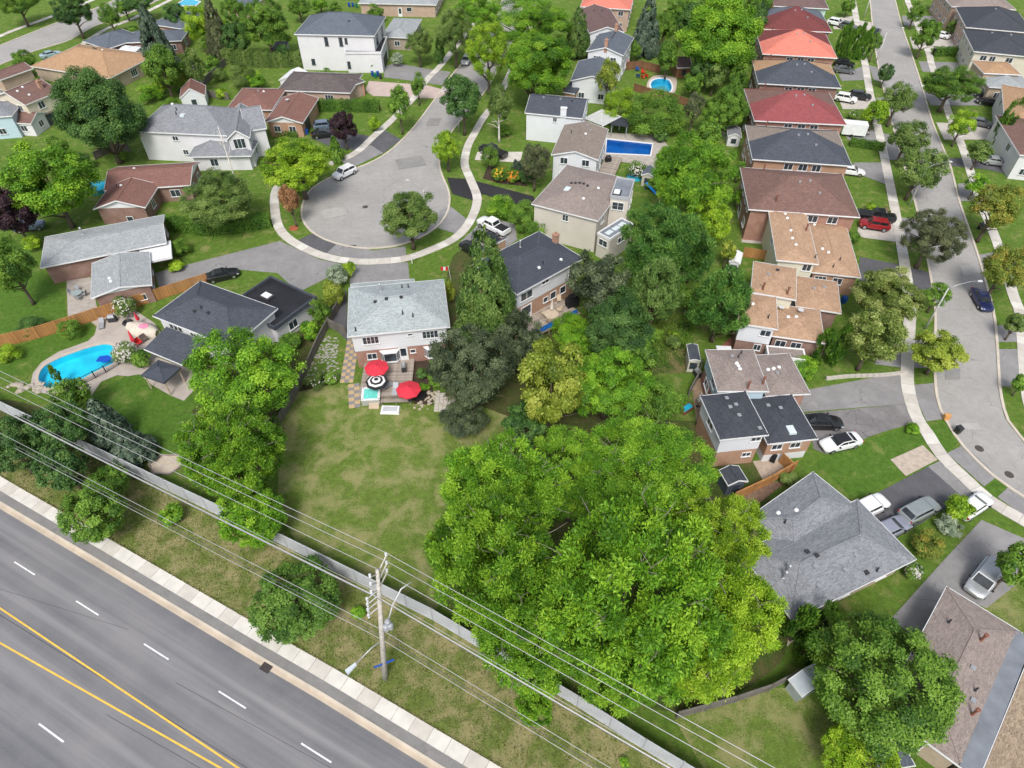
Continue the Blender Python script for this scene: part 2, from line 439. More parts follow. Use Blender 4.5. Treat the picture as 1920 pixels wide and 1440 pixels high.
def tree(spec, kind, mat, label, name='tree', group=None, limbs=6, size=None, sc=1.0, bark=None, cat='tree', rz=None):
    """spec = (x, y, clear trunk height, crown radius, crown half height)"""
    x, y, th, r, c = spec; NT[0] += 1; i = NT[0]; r *= sc; c *= sc
    if kind not in ('spruce', 'column', 'cone'): th += c * .05; r *= .95; c *= .95
    if kind not in ('spruce', 'column', 'cone') and c > 1.5 * r: th += c - 1.5 * r; c = 1.5 * r
    t = thing(name, label, cat, (x, y, 0), 0, group)
    sz = size or (1 if r < 1.4 else 2 if r < 2.6 else 3.5 if r < 4.4 else 5.5 if r < 7 else 7.5)
    trunk_mb(th, th + 1.5 * c, r, i, limbs).build('trunk', bark or BARK, t, True)
    if kind == 'walnut' and r > 4:
        tw = MB(); rg = random.Random(i)
        for k in range(20):
            a, e = rg.random() * 6.283, rg.uniform(.05, 1.35); d = Vector((math.cos(a) * math.cos(e), math.sin(a) * math.cos(e), math.sin(e))); p0 = Vector((0, 0, th + c)) + Vector((d.x * r, d.y * r, d.z * c)) * rg.uniform(.6, .8)
            p2 = Vector((0, 0, th + c)) + Vector((d.x * r, d.y * r, d.z * c)) * rg.uniform(.88, .96) + Vector((rg.gauss(0, .5), rg.gauss(0, .5), 0)); p1 = p0.lerp(p2, .5) + Vector((rg.gauss(0, .25), rg.gauss(0, .25), .2)); tw.tube([p0, p1, p2], [.045, .03, .012], 4)
            q = p1 + Vector((rg.gauss(0, .6), rg.gauss(0, .6), .5)); tw.tube([p1, q], [.022, .01], 4)
        tw.build('twigs', TWIG, t, True, 'stuff')
    me = crown(kind, sz, i % (3 if sz < 3 else 2))
    o = link('crown', me, t, None, (0, 0, th + c), (i * 2.399) % 6.283 if rz is None else rz, (r, r, c))
    o.material_slots[0].link = 'OBJECT'; o.material_slots[0].material = mat      # crowns share mesh data, each species its own leaf colours
    return t
def shrub(spec, kind, mat, label, name='shrub', group=None, flowers=None, nf=160, fs=.16, cat='shrub'):
    x, y, th, r, c = spec; NT[0] += 1; i = NT[0]
    t = thing(name, label, cat, (x, y, 0), 0, group)
    mb = MB(); rg = random.Random(i)
    for k in range(4):
        a = rg.random() * 6.28; mb.tube([(0, 0, 0), (math.cos(a) * r * .25, math.sin(a) * r * .25, c * .8), (math.cos(a) * r * .5, math.sin(a) * r * .5, c * 1.4)], [.05, .035, .015], 5)
    mb.build('stems', BARK, t)
    me = crown(kind, 1 if r < 1.4 else 2 if r < 2.6 else 3.5, i % 3)
    o = link('foliage', me, t, None, (0, 0, th + c), (i * 2.4) % 6.28, (r, r, c)); o.material_slots[0].link = 'OBJECT'; o.material_slots[0].material = mat
    if flowers:
        g = np.random.default_rng(i); d = unit(g.normal(size=(nf, 3)) + np.array([0, -.2, .5])); C = d * np.array([r, r, c]) * g.uniform(.88, 1.06, (nf, 1))
        T = unit(np.cross(d, g.normal(size=(nf, 3)))); B = np.cross(d, T)
        m = leaf_mesh('blossom', np.concatenate([C, C]), np.concatenate([T, (T + B) * .7]) * fs, np.concatenate([B, (B - T) * .7]) * fs, np.full(2 * nf, .5), flowers)
        b = link('blossom', m, t, 'stuff', (0, 0, th + c))
    return t
def hedge(pts, w, h, mat, label, group=None, n=None, name='hedge', flat=.1):
    """clipped hedge along a polyline: leaves over a box-like body"""
    t = thing(name, label, 'hedge', (*pts[0], 0), 0, group); g = np.random.default_rng(int(abs(pts[0][0]) * 100) % 9999)
    L = sum(math.dist(a, b) for a, b in zip(pts, pts[1:])); n = n or int(min(30000, 130 * L * (w + 2 * h)))
    q = np.array(resample(pts, .25)) - np.array(pts[0]); k = len(q)
    tang = np.gradient(q, axis=0); tang = unit(tang); nrm = np.stack([-tang[:, 1], tang[:, 0]], 1)
    i = g.integers(0, k, n); s = g.random(n); tot = w + 2 * h
    u = s * tot; side = np.where(u < h, -1, np.where(u > h + w, 1, 0))
    lat = np.where(side == 0, u - h - w / 2, side * w / 2) ; z = np.where(side == 0, h, np.where(side < 0, u, tot - u))
    bumpv = 1 + flat * np.sin(i * .9 + 1.3 * np.sin(i * .23)) + g.normal(0, .05, n)
    jit = g.uniform(-.16, .1, n)
    C = np.stack([q[i, 0] + nrm[i, 0] * (lat * bumpv + side * jit), q[i, 1] + nrm[i, 1] * (lat * bumpv + side * jit), z * (1 + .5 * (bumpv - 1)) + np.where(side == 0, jit, 0)], 1)
    C[:, :2] += g.normal(0, .06, (n, 2))
    d = np.stack([nrm[i, 0] * side, nrm[i, 1] * side, np.where(side == 0, 1., .35)], 1); d = unit(d + g.normal(0, .45, (n, 3)))
    T = unit(np.cross(d, g.normal(size=(n, 3)))); B = np.cross(d, T); Ls = g.uniform(.12, .26, n) / 2
    m = leaf_mesh('foliage', C, T * Ls[:, None], B * (Ls * .6)[:, None], np.clip(.5 + .15 * np.sin(i * .37) + g.normal(0, .15, n), 0, 1), mat)
    link('foliage', m, t)
    core = MB()
    for a, b in zip(q[:-1:6], list(q[6::6]) + [q[-1]]):
        core.bar((a[0], a[1], h * .42), (b[0], b[1], h * .42), w * .7, h * .8)
    core.build('branches', plain('hedge_wood', (.03, .035, .015), .95, .3, 5), t)
    return t

# ------------------------------------------------------------------ houses
WHITE = plain('white_trim', (.74, .75, .76), .5, .08); GLASS = glass()
ROOFMETAL = plain('vent_metal', (.45, .46, .48), .45, .2, 3, .5); DARKV = plain('vent_dark', (.04, .04, .045), .6, .3, 3); RUST = plain('rusty_pipe', (.22, .09, .06), .8, .3, 5)
DARKFR = plain('dark_frame', (.05, .05, .055), .5, .2)
MESHC = {}
def cached(key, fn):
    if key not in MESHC: MESHC[key] = fn()
    return MESHC[key]
def q2(a): return round(a * 20) / 20
def win_frame(w, h, fr, cols, sill):
    mb = MB(); t = .07; d = .08
    mb.box(-w / 2 - t, -w / 2, -d, .02, 0, h).box(w / 2, w / 2 + t, -d, .02, 0, h).box(-w / 2 - t, w / 2 + t, -d, .02, h, h + t)
    mb.box(-w / 2 - t - .04, w / 2 + t + .04, -d - (.08 if sill else .0), .02, -t, 0)
    for i in range(1, cols): x = -w / 2 + w * i / cols; mb.box(x - .03, x + .03, -d + .01, .02, 0, h)
    return mb.mesh('window', fr)
def window(parent, p, rz, w, h, cols=2, rows=1, fr=None, gl=None, sill=True):
    """window part with its panes; local y- points out of the wall"""
    fr = fr or WHITE; gl = gl or GLASS; w, h = q2(w), q2(h)
    o = link('window', cached(('wf', w, h, fr.name, cols, sill), lambda: win_frame(w, h, fr, cols, sill)), parent, None, p, rz)
    pw, ph = w / cols, h / rows
    pm = cached(('wp', round(pw, 3), round(ph, 3), gl.name), lambda: MB().box(-pw / 2 + .035, pw / 2 - .035, -.03, .01, .03, ph - .03).mesh('pane', gl))
    for i in range(cols):
        for j in range(rows): link('pane', pm, o, None, (-w / 2 + pw * (i + .5), 0, ph * j))
    return o
def bay_window(parent, p, rz, w, h):
    o = link('window', cached(('bay', w, h), lambda: MB().prism([(-w / 2, .02), (w / 2, .02), (w / 2 - .45, -.6), (-w / 2 + .45, -.6)], -.25, -.05).prism([(-w / 2 - .06, .02), (w / 2 + .06, .02), (w / 2 - .4, -.66), (-w / 2 + .4, -.66)], h, h + .16).prism([(-w / 2 + .05, .02), (w / 2 - .05, .02), (w / 2 - .47, -.55), (-w / 2 + .47, -.55)], -.06, h + .02).mesh('window', WHITE)), parent, None, p, rz)
    a = (-w / 2 + .06, -.0), (-w / 2 + .46, -.58), (w / 2 - .46, -.58), (w / 2 - .06, -.0)
    for k in range(3):
        A, B = Vector((*a[k], 0)), Vector((*a[k + 1], 0)); d = (B - A).normalized(); nn = Vector((d.y, -d.x, 0)) * .012
        n = 1 if k == 1 else 2
        for c in range(n):
            for rr in range(1 if k == 1 else 3):
                L = (B - A).length; s0 = A + d * (L * c / n + .05) + nn; s1 = A + d * (L * (c + 1) / n - .05) + nn; hh = h / (1 if k == 1 else 3)
                z0, z1 = hh * rr + .05, hh * (rr + 1) - .04
                MB().face([(s0.x, s0.y, z0), (s1.x, s1.y, z0), (s1.x, s1.y, z1), (s0.x, s0.y, z1)]).build('pane', GLASS, o)
    return o
def door(parent, p, rz, w=.95, h=2.1, mat=None, kind='door', glassy=False):
    m = mat or WHITE
    if kind == 'garage_door':
        mb = MB()
        for k in range(4): mb.box(-w / 2, w / 2, -.05, .02, h * k / 4 + .015, h * (k + 1) / 4 - .015)
        mb.box(-w / 2 - .1, -w / 2, -.08, .02, 0, h + .1).box(w / 2, w / 2 + .1, -.08, .02, 0, h + .1).box(-w / 2, w / 2, -.08, .02, h, h + .1)
        return link('garage_door', mb.mesh('garage_door', m), parent, None, p, rz)
    mb = MB().box(-w / 2, w / 2, -.05, .02, 0, h).box(-w / 2 - .08, -w / 2, -.08, .02, 0, h + .08).box(w / 2, w / 2 + .08, -.08, .02, 0, h + .08).box(-w / 2, w / 2, -.08, .02, h, h + .08)
    o = link('door', mb.mesh('door', m), parent, None, p, rz)
    link('handle', cached('handle', lambda: MB().box(-.02, .02, -.1, -.05, -.02, .1).mesh('handle', ROOFMETAL)), o, None, (w / 2 - .1, 0, 1))
    if glassy: link('pane', MB().box(-w / 2 + .12, w / 2 - .12, -.065, -.04, h * .35, h - .12).mesh('pane', GLASS), o)
    return o

def roof_planes(kind, w, d, ez, p):
    """top faces of a roof over the rectangle w x d (overhang included), eave height ez, pitch p (rise/run).
       returns faces, list of ridge and hip lines, ridge height"""
    x, y = w / 2, d / 2
    A, B, C, D = (-x, -y, ez), (x, -y, ez), (x, y, ez), (-x, y, ez)
    if kind == 'hip':
        if w >= d: h = ez + p * y; r0, r1 = (-x + y, 0, h), (x - y, 0, h); F = [[A, B, r1, r0], [B, C, r1], [C, D, r0, r1], [D, A, r0]]; L = [(r0, r1), (A, r0), (D, r0), (B, r1), (C, r1)]
        else: h = ez + p * x; r0, r1 = (0, -y + x, h), (0, y - x, h); F = [[A, B, r0], [B, C, r1, r0], [C, D, r1], [D, A, r0, r1]]; L = [(r0, r1), (A, r0), (B, r0), (C, r1), (D, r1)]
        if abs(w - d) < .05: F = [[f for i, f in enumerate(q) if i < 3] if len(q) == 4 else q for q in F]; L = L[1:]
    elif kind == 'gablex': h = ez + p * y; r0, r1 = (-x, 0, h), (x, 0, h); F = [[A, B, r1, r0], [C, D, r0, r1]]; L = [(r0, r1)]
    elif kind == 'gabley': h = ez + p * x; r0, r1 = (0, -y, h), (0, y, h); F = [[D, A, r0, r1], [B, C, r1, r0]]; L = [(r0, r1)]
    elif kind == 'shed': h = ez + p * d; C, D = (x, y, h), (-x, y, h); F = [[A, B, C, D]]; L = []
    elif kind == 'hipw': h = ez + p * y; r0, r1 = (-x + y, 0, h), (x, 0, h); F = [[A, B, r1, r0], [C, D, r0, r1], [D, A, r0]]; L = [(r0, r1), (A, r0), (D, r0)]
    else: h = ez; F = [[A, B, C, D]]; L = []
    return F, L, h

def house(label, masses, cat='house', name='house', group=None, auto=True):
    """masses: dicts with r=(cx, cy, w, d, rot) of the eave rectangle, ez eave height, roof kind, pitch, rm roof material,
       wm wall material (wm2 above z=split), ov overhang, win / doors: list of openings, vents: list of roof fittings"""
    cx, cy, _, _, rot = masses[0]['r']; t = thing(name, label, cat, (cx, cy, 0), rot, group)
    ca, sa = math.cos(-rot), math.sin(-rot)
    for mi, m in enumerate(masses):
        x, y, w, d, ro = m['r']; lx, ly = (x - cx) * ca - (y - cy) * sa, (x - cx) * sa + (y - cy) * ca; lr = ro - rot
        E = Matrix.Translation((lx, ly, 0)) @ Matrix.Rotation(lr, 4, 'Z')
        ez, kind, ov, z0 = m['ez'], m.get('roof', 'hip'), m.get('ov', .4), m.get('z0', 0); p = m.get('pitch', .38); zt = .16
        def put(o): 
            o.matrix_basis = E @ o.matrix_basis; return o
        ww, wd = w / 2 - ov, d / 2 - ov
        th = ez - zt - .005
        F, L, rh = roof_planes(kind, w, d, ez, p)
        if m.get('wm'):
            sp = m.get('split')
            levels = [(z0, th, m['wm'])] if not sp else [(z0, sp, m['wm']), (sp, th, m['wm2'])]
            for k, (a, b, mt) in enumerate(levels):
                mb = MB(); e = .05 * k
                for (p0, p1) in (((-ww - e, -wd - e), (ww + e, -wd - e)), ((ww + e, -wd - e), (ww + e, wd + e)), ((ww + e, wd + e), (-ww - e, wd + e)), ((-ww - e, wd + e), (-ww - e, -wd - e))):
                    mb.face([(*p0, a), (*p1, a), (*p1, b), (*p0, b)])
                if e: mb.face([(-ww - e, wd + e, a), (ww + e, wd + e, a), (ww + e, -wd - e, a), (-ww - e, -wd - e, a)])
                put(mb.build('wall', mt, t))
            if kind in ('gablex', 'gabley', 'shed', 'hipw'):
                gs = []; gm = m.get('gm', m.get('wm2', m['wm'])); i_ = .02
                if kind in ('gablex', 'hipw'): gs.append([(ww + i_, -wd, th), (ww + i_, wd, th), (ww + i_, 0, th + p * wd)])
                if kind == 'gablex': gs.append([(-ww - i_, wd, th), (-ww - i_, -wd, th), (-ww - i_, 0, th + p * wd)])
                if kind == 'gabley': gs += [[(-ww, -wd - i_, th), (ww, -wd - i_, th), (0, -wd - i_, th + p * ww)], [(ww, wd + i_, th), (-ww, wd + i_, th), (0, wd + i_, th + p * ww)]]
                if kind == 'shed': gs += [[(ww, -wd, th), (ww, wd, th), (ww, wd, th + p * 2 * wd)], [(-ww, wd, th), (-ww, -wd, th), (-ww, wd, th + p * 2 * wd)], [(ww, wd, th), (-ww, wd, th), (-ww, wd, th + p * 2 * wd), (ww, wd, th + p * 2 * wd)]]
                for q in gs: put(MB().face(q).build('gable', gm, t))
        # roof with fascia, soffit, caps
        rm = m['rm']
        if kind == 'flat':
            mb = MB().box(-w / 2, w / 2, -d / 2, d / 2, ez - .15, ez); ro_ = put(mb.build('roof', rm, t))
            ph = m.get('parapet', .3); e = .18
            if ph:
                pb = MB().box(-w / 2 - .01, w / 2 + .01, -d / 2 - .01, -d / 2 + e, ez - .3, ez + ph).box(-w / 2 - .01, w / 2 + .01, d / 2 - e, d / 2 + .01, ez - .3, ez + ph).box(-w / 2 - .01, -w / 2 + e, -d / 2 + e, d / 2 - e, ez - .3, ez + ph).box(w / 2 - e, w / 2 + .01, -d / 2 + e, d / 2 - e, ez - .3, ez + ph)
                pb.build('parapet', m.get('fm', WHITE), ro_)
        else:
            halves = [(F, rm)] if not m.get('rm2') else [([f for f in F if f is F[0]], rm), ([f for f in F if f is not F[0]], m['rm2'])]
            if m.get('rm2') and kind == 'hip' and w >= d:
                # a pair of owners: the ridge line parts the two coverings
                (A, B, r1, r0) = F[0]; C, D = F[1][1], F[3][0]; eM, wM = (w / 2, 0, ez), (-w / 2, 0, ez)
                halves = [([[A, B, r1, r0], [B, eM, r1], [wM, A, r0]], rm), ([[C, D, r0, r1], [eM, C, r1], [D, wM, r0]], m['rm2'])]
            ro_ = None
            for FF, mt in halves:
                mb = MB()
                for f in FF: mb.face(f)
                for f in FF: mb.face([(a, b, c - zt) for a, b, c in reversed(f)])
                if kind in ('gablex', 'gabley', 'shed', 'hipw'): # edge thickness at the verge
                    for f in FF:
                        for i in range(len(f)):
                            a, b = f[i], f[(i + 1) % len(f)]
                            if abs(a[2] - b[2]) > .01 or kind == 'shed': mb.face([(a[0], a[1], a[2] - zt), (b[0], b[1], b[2] - zt), b, a])
                o = put(mb.build('roof', mt, t)); ro_ = ro_ or o
            fb = MB(); x_, y_ = w / 2 + .02, d / 2 + .02; f0, f1 = ez - zt - .02, ez + .015; q = .05
            if kind not in ('gabley',): fb.box(-x_, x_, -y_ - q, -y_, f0, f1); kind != 'shed' and fb.box(-x_, x_, y_, y_ + q, f0, f1)
            if kind in ('hip', 'gabley'): fb.box(-x_ - q, -x_, -y_ - q, y_ + q, f0, f1).box(x_, x_ + q, -y_ - q, y_ + q, f0, f1)
            if kind == 'hipw': fb.box(-x_ - q, -x_, -y_ - q, y_ + q, f0, f1)
            if kind == 'gablex' or kind == 'hipw':
                for s in ((-1, 1) if kind == 'gablex' else (1,)):
                    for e in (-1, 1): fb.bar((s * x_, e * y_, ez - zt / 2), (s * x_, 0, rh - zt / 2), .05, .2)
            if kind == 'gabley':
                for s in (-1, 1):
                    for e in (-1, 1): fb.bar((e * x_, s * y_, ez - zt / 2), (0, s * y_, rh - zt / 2), .05, .2)
            fb.build('gutter', m.get('fm', WHITE), ro_)
            if L and not m.get('nocap'):
                cb = MB()
                for a, b in L: cb.bar((a[0], a[1], a[2] + .015), (b[0], b[1], b[2] + .015), .26, .03)
                cb.build('ridge_cap', m.get('cap', rm), ro_)
            if m.get('ribs'):
                for f in F:
                    nrm = (Vector(f[1]) - Vector(f[0])).cross(Vector(f[-1]) - Vector(f[0])).normalized(); e0, e1 = Vector(f[0]), Vector(f[1]); t0, t1 = Vector(f[-1]), Vector(f[2] if len(f) == 4 else f[2])
                    n_ = int((t0 - e0).length / .42)
                    for k in range(1, n_):
                        s = k / n_; MB().bar(e0.lerp(t0, s) + nrm * .03, e1.lerp(t1, s) + nrm * .03, .09, .09).build('rib', rm, ro_)
        # roof fittings: (u, v, type) in -1..1 of the roof rectangle
        for (u, v, typ) in m.get('vents', ()):
            px, py = u * w / 2, v * d / 2; z = ez
            if kind == 'hip': z = ez + p * min(w / 2 - abs(px), d / 2 - abs(py))
            elif kind in ('gablex', 'hipw'): z = ez + p * (d / 2 - abs(py))
            elif kind == 'gabley': z = ez + p * (w / 2 - abs(px))
            elif kind == 'shed': z = ez + p * (py + d / 2)
            if typ == 'box': me = cached('v_box', lambda: MB().box(-.16, .16, -.16, .16, -.1, .12).box(-.2, .2, -.2, .2, .12, .17).mesh('roof_vent', ROOFMETAL)); nm = 'roof_vent'
            elif typ == 'dark': me = cached('v_dark', lambda: MB().box(-.16, .16, -.16, .16, -.1, .12).box(-.2, .2, -.2, .2, .12, .17).mesh('roof_vent', DARKV)); nm = 'roof_vent'
            elif typ == 'dome': me = cached('v_dome', lambda: MB().lathe([(.24, -.15), (.24, .06), (.2, .14), (.12, .2), (.02, .22)], 10).mesh('roof_vent', WHITE)); nm = 'roof_vent'
            elif typ == 'pipe': me = cached('v_pipe', lambda: MB().lathe([(.14, -.1), (.14, .02), (.07, .05), (.07, .55)], 8).mesh('vent_pipe', DARKV)); nm = 'vent_pipe'
            elif typ == 'flue': me = cached('v_flue', lambda: MB().lathe([(.16, -.2), (.16, .1), (.1, .15), (.1, 1.0), (.17, 1.02), (.17, 1.15), (.06, 1.25)], 10).mesh('flue_pipe', ROOFMETAL)); nm = 'flue_pipe'
            elif typ == 'rust': me = cached('v_rust', lambda: MB().lathe([(.15, -.2), (.15, .05), (.11, .1), (.11, .95), (.17, .97), (.17, 1.08), (.05, 1.12)], 10).mesh('flue_pipe', RUST)); nm = 'flue_pipe'
            elif typ == 'sky': me = cached('v_sky', lambda: MB().box(-.4, .4, -.6, .6, -.25, .12).mesh('skylight', plain('skylight_glass', (.6, .68, .7), .15, .1))); nm = 'skylight'
            elif typ == 'skyd': me = cached('v_skyd', lambda: MB().box(-.65, .65, -.85, .85, -.1, .2).box(-.45, .45, -.6, .6, .2, .32, 1).mesh('skylight', [DARKFR, plain('skylight_dome', (.75, .77, .78), .2, .1)])); nm = 'skylight'
            elif typ == 'chim': me = cached('v_chim', lambda: MB().box(-.35, .35, -.35, .35, -1.2, 1.3).box(-.42, .42, -.42, .42, 1.3, 1.42).box(-.14, .14, -.14, .14, 1.42, 1.7).mesh('chimney', brick('chimney_brick', (.42, .2, .12), (.5, .27, .17)))); nm = 'chimney'
            elif typ == 'wchim': me = cached('v_wchim', lambda: MB().box(-.55, .55, -.35, .35, -3.0, 1.2).box(-.62, .62, -.42, .42, 1.2, 1.32).mesh('chimney', siding('white_siding', (.68, .7, .735)))); nm = 'chimney'
            elif typ == 'dish': me = cached('v_dish', lambda: MB().tube([(0, 0, -.1), (0, 0, .4)], .03, 6).lathe([(.05, .4), (.25, .44), (.38, .52)], 12).mesh('satellite_dish', plain('dish_grey', (.55, .56, .57), .5, .1))); nm = 'satellite_dish'
            else: continue
            if ro_:
                v_ = link(nm, me, ro_); v_.location = (px, py, z)
        # openings: (side, s along the wall in -1..1, sill z, w, h, cols, rows)
        sides = {'s': ((0, -wd), 0, ww), 'e': ((ww, 0), math.pi / 2, wd), 'n': ((0, wd), math.pi, ww), 'w': ((-ww, 0), -math.pi / 2, wd)}
        sp = m.get('split'); proud = .055
        used = set()
        def place(side, s, z):
            (ox, oy), rz, half = sides[side]; dx, dy = math.cos(rz), math.sin(rz); e = proud if (sp and z > sp) else .0
            return (ox + dx * s * half + dy * e, oy + dy * s * half - dx * e, z), rz
        for wn in m.get('win', ()):
            side, s, z, w_, h_ = wn[:5]; cols = wn[5] if len(wn) > 5 else 2; rows = wn[6] if len(wn) > 6 else 1; used.add(side)
            pp, rz = place(side, s, z)
            put(bay_window(t, pp, rz, w_, h_) if cols == 'bay' else window(t, pp, rz, w_, h_, cols, rows, m.get('wf')))
        for dn in m.get('doors', ()):
            side, s, z, w_, h_, kd = dn[:6]; used.add(side); pp, rz = place(side, s, z)
            put(door(t, pp, rz, w_, h_, dn[6] if len(dn) > 6 else None, kd, kd == 'door'))
        if auto and m.get('wm') and m.get('auto', True):
            for side in 'sewn':
                if side in used: continue
                half = sides[side][2]; nW = int(half * 2 / 3.4)
                zs = [.95] if ez < 4 else [.95, 3.7]
                for z in zs:
                    if z < z0 + .3 or z + 1.2 > th: continue
                    for k in range(nW):
                        pp, rz = place(side, -1 + 2 * (k + .5) / nW, z); put(window(t, pp, rz, 1.2, 1.05, 2, 1, m.get('wf')))
    return t

# ------------------------------------------------------------------ vehicles
CARGLASS = glass('car_glass', (.02, .024, .028), .06); TYRE = plain('tyre_rubber', (.018, .018, .019), .85, .2, 6); RIM = plain('alloy_rim', (.5, .51, .53), .3, .15, 8, .8)
LAMP = plain('headlamp', (.7, .72, .74), .15, .05); TAIL = plain('tail_lamp', (.35, .02, .02), .25, .1); TRIM = plain('black_trim', (.02, .02, .022), .6, .2)
def paint(name, c, metal=0, rough=.28):
    if name in MATS: return MATS[name]
    n = N(name); f = n.noise(1.2, n.co('Object'), 2); n.col(n.mix(n.ramp(f, [(.4, 0), (.7, 1)]), mul(c, .94), mul(c, 1.04)))
    n.b.inputs['Coat Weight'].default_value = .6; n.b.inputs['Coat Roughness'].default_value = .06
    MATS[name] = n.done(rough, metal, .5); return MATS[name]
# x stations: nose .. tail as (x/L, halfwidth/W, z bottom, z shoulder); cabin: base front, roof front, roof rear, base rear (x/L), roof z, roof half width
CARS = dict(
 sedan=dict(L=4.8, W=1.84, st=[(0, .62, .42, .62), (.03, .84, .25, .72), (.12, .96, .2, .84), (.27, 1, .2, .95), (.5, 1, .2, .97), (.72, 1, .2, 1.0), (.88, .97, .22, 1.02), (.97, .88, .28, .98), (1, .7, .45, .85)], cab=(.27, .44, .68, .86), roof=1.45, rw=.72, wb=(.19, .8)),
 suv=dict(L=4.65, W=1.9, st=[(0, .62, .5, .8), (.03, .86, .32, .92), (.1, .97, .26, 1.02), (.25, 1, .26, 1.08), (.5, 1, .26, 1.1), (.75, 1, .26, 1.12), (.92, .97, .28, 1.12), (.98, .9, .36, 1.08), (1, .78, .5, .95)], cab=(.24, .38, .86, .97), roof=1.72, rw=.76, wb=(.18, .81)),
 minivan=dict(L=5.1, W=1.98, st=[(0, .62, .45, .75), (.03, .86, .28, .85), (.1, .97, .22, .98), (.22, 1, .22, 1.06), (.5, 1, .22, 1.08), (.75, 1, .22, 1.08), (.93, .97, .26, 1.08), (.985, .92, .34, 1.05), (1, .8, .5, .95)], cab=(.2, .36, .9, .985), roof=1.76, rw=.8, wb=(.18, .79)),
 pickup=dict(L=5.9, W=2.0, st=[(0, .66, .6, 1.0), (.025, .9, .4, 1.1), (.08, .98, .36, 1.17), (.22, 1, .36, 1.2), (.5, 1, .36, 1.2), (.62, 1, .36, 1.2), (.8, 1, .36, 1.2), (.97, .99, .42, 1.2), (1, .95, .5, 1.18)], cab=(.23, .33, .57, .63), roof=1.9, rw=.78, wb=(.17, .8)))
def car_meshes(kind):
    K = CARS[kind]; L, W = K['L'], K['W'] / 2; body = MB(); rings = []
    st = K['st']
    for (x, hw, zb, zs) in st:
        w = W * hw; X = L / 2 - x * L
        half = [(w * .82, zb), (w * .97, zb + .12), (w, zb + (zs - zb) * .55), (w * .965, zs - .06), (w * .88, zs + .005), (w * .45, zs + .035)]
        ring = [(X, y, z) for y, z in half] + [(X, -y, z) for y, z in reversed(half)]
        rings.append([len(body.v) + i for i in range(len(ring))]); body.v += ring
    n = len(rings[0])
    for a, b in zip(rings, rings[1:]):
        for i in range(n): body.f.append((a[i], a[(i + 1) % n], b[(i + 1) % n], b[i])[::-1]); body.mi.append(0)
    body.f.append(tuple(rings[0])); body.mi.append(0); body.f.append(tuple(reversed(rings[-1]))); body.mi.append(0)
    def zsh(x):
        for a, b in zip(st, st[1:]):
            if a[0] <= x <= b[0]: return a[3] + (b[3] - a[3]) * (x - a[0]) / (b[0] - a[0])
        return 1
    c0, c1, c2, c3 = K['cab']; rz, rw, bw = K['roof'], W * K['rw'], W * .9
    X = lambda f: L / 2 - f * L
    z0, z3 = zsh(c0) - .02, zsh(c3) - .02
    b = [(X(c0), -bw * .92, z0), (X(c0), bw * .92, z0), (X(c3), bw * .92, z3), (X(c3), -bw * .92, z3)]
    m1, m2 = X(c1), X(c2); xm = (X(c0) * .35 + X(c1) * .65)
    tp = [(m1, -rw, rz - .05), (m1, rw, rz - .05), (m2, rw, rz - .05), (m2, -rw, rz - .05)]
    hood_i = len(body.v)
    body.face([b[0], tp[0], tp[1], b[1]][::-1]).face([b[2], tp[2], tp[3], b[3]][::-1]).face([b[1], tp[1], tp[2], b[2]][::-1]).face([b[3], tp[3], tp[0], b[0]][::-1])
    k = .8
    t2 = [(m1 - .12 * 1, -rw * k, rz), (m1 - .12, rw * k, rz), (m2 + .08, rw * k, rz), (m2 + .08, -rw * k, rz)]
    for i in range(4): body.face([tp[i], tp[(i + 1) % 4], t2[(i + 1) % 4], t2[i]][::-1])
    body.face(t2[::-1])
    def inset(q, fx, fy, off=.012):
        q = [Vector(p) for p in q]; u0, u1 = q[0].lerp(q[1], .5), q[3].lerp(q[2], .5)
        nrm = (q[1] - q[0]).cross(q[3] - q[0]).normalized() * off
        def at(s, t): return q[0].lerp(q[1], s).lerp(q[3].lerp(q[2], s), t) + nrm
        return [at(fx, fy), at(1 - fx, fy), at(1 - fx, 1 - fy), at(fx, 1 - fy)]
    parts = {}
    parts['windshield'] = MB().face(inset([b[0], b[1], tp[1], tp[0]], .05, .08)).mesh('windshield', CARGLASS)
    parts['rear_window'] = MB().face(inset([b[2], b[3], tp[3], tp[2]], .07, .14)).mesh('rear_window', CARGLASS)
    sd = []
    for q in ([b[1], b[2], tp[2], tp[1]], [b[3], b[0], tp[0], tp[3]]):
        q = inset(q, .05, .14); nw = 2
        for i in range(nw):
            s0, s1 = i / nw + .015, (i + 1) / nw - .015
            sd.append(MB().face([q[0].lerp(q[1], s0), q[0].lerp(q[1], s1), q[3].lerp(q[2], s1), q[3].lerp(q[2], s0)]).mesh('side_window', CARGLASS))
    parts['side'] = sd
    if kind == 'pickup':
        bx0, bx1 = X(.65), X(.965); parts['cargo_bed'] = MB().box(bx1, bx0, -W * .8, W * .8, 1.18, 1.25).mesh('cargo_bed', TRIM)
    ws = .345 if kind in ('sedan', 'minivan') else .39
    parts['wheel'] = MB().tube([(0, -.11, 0), (0, -.09, 0), (0, .09, 0), (0, .11, 0)], [ws * .9, ws, ws, ws * .9], 16).mesh('wheel', TYRE)
    parts['rim'] = MB().tube([(0, -.125, 0), (0, .125, 0)], ws * .62, 10).mesh('rim', RIM)
    x0 = st[1][0]
    parts['headlight'] = MB().hexa([(-.12, -.16, -.06), (.1, -.2, -.06), (.06, .16, -.06), (-.2, .2, -.06)], [(-.2, -.16, .08), (.0, -.2, .06), (-.03, .16, .06), (-.28, .2, .08)]).mesh('headlight', LAMP)
    parts['taillight'] = MB().box(-.05, .06, -.14, .14, -.1, .1).mesh('taillight', TAIL)
    parts['mirror'] = MB().box(-.08, .06, -.1, .1, -.06, .08).mesh('mirror', TRIM)
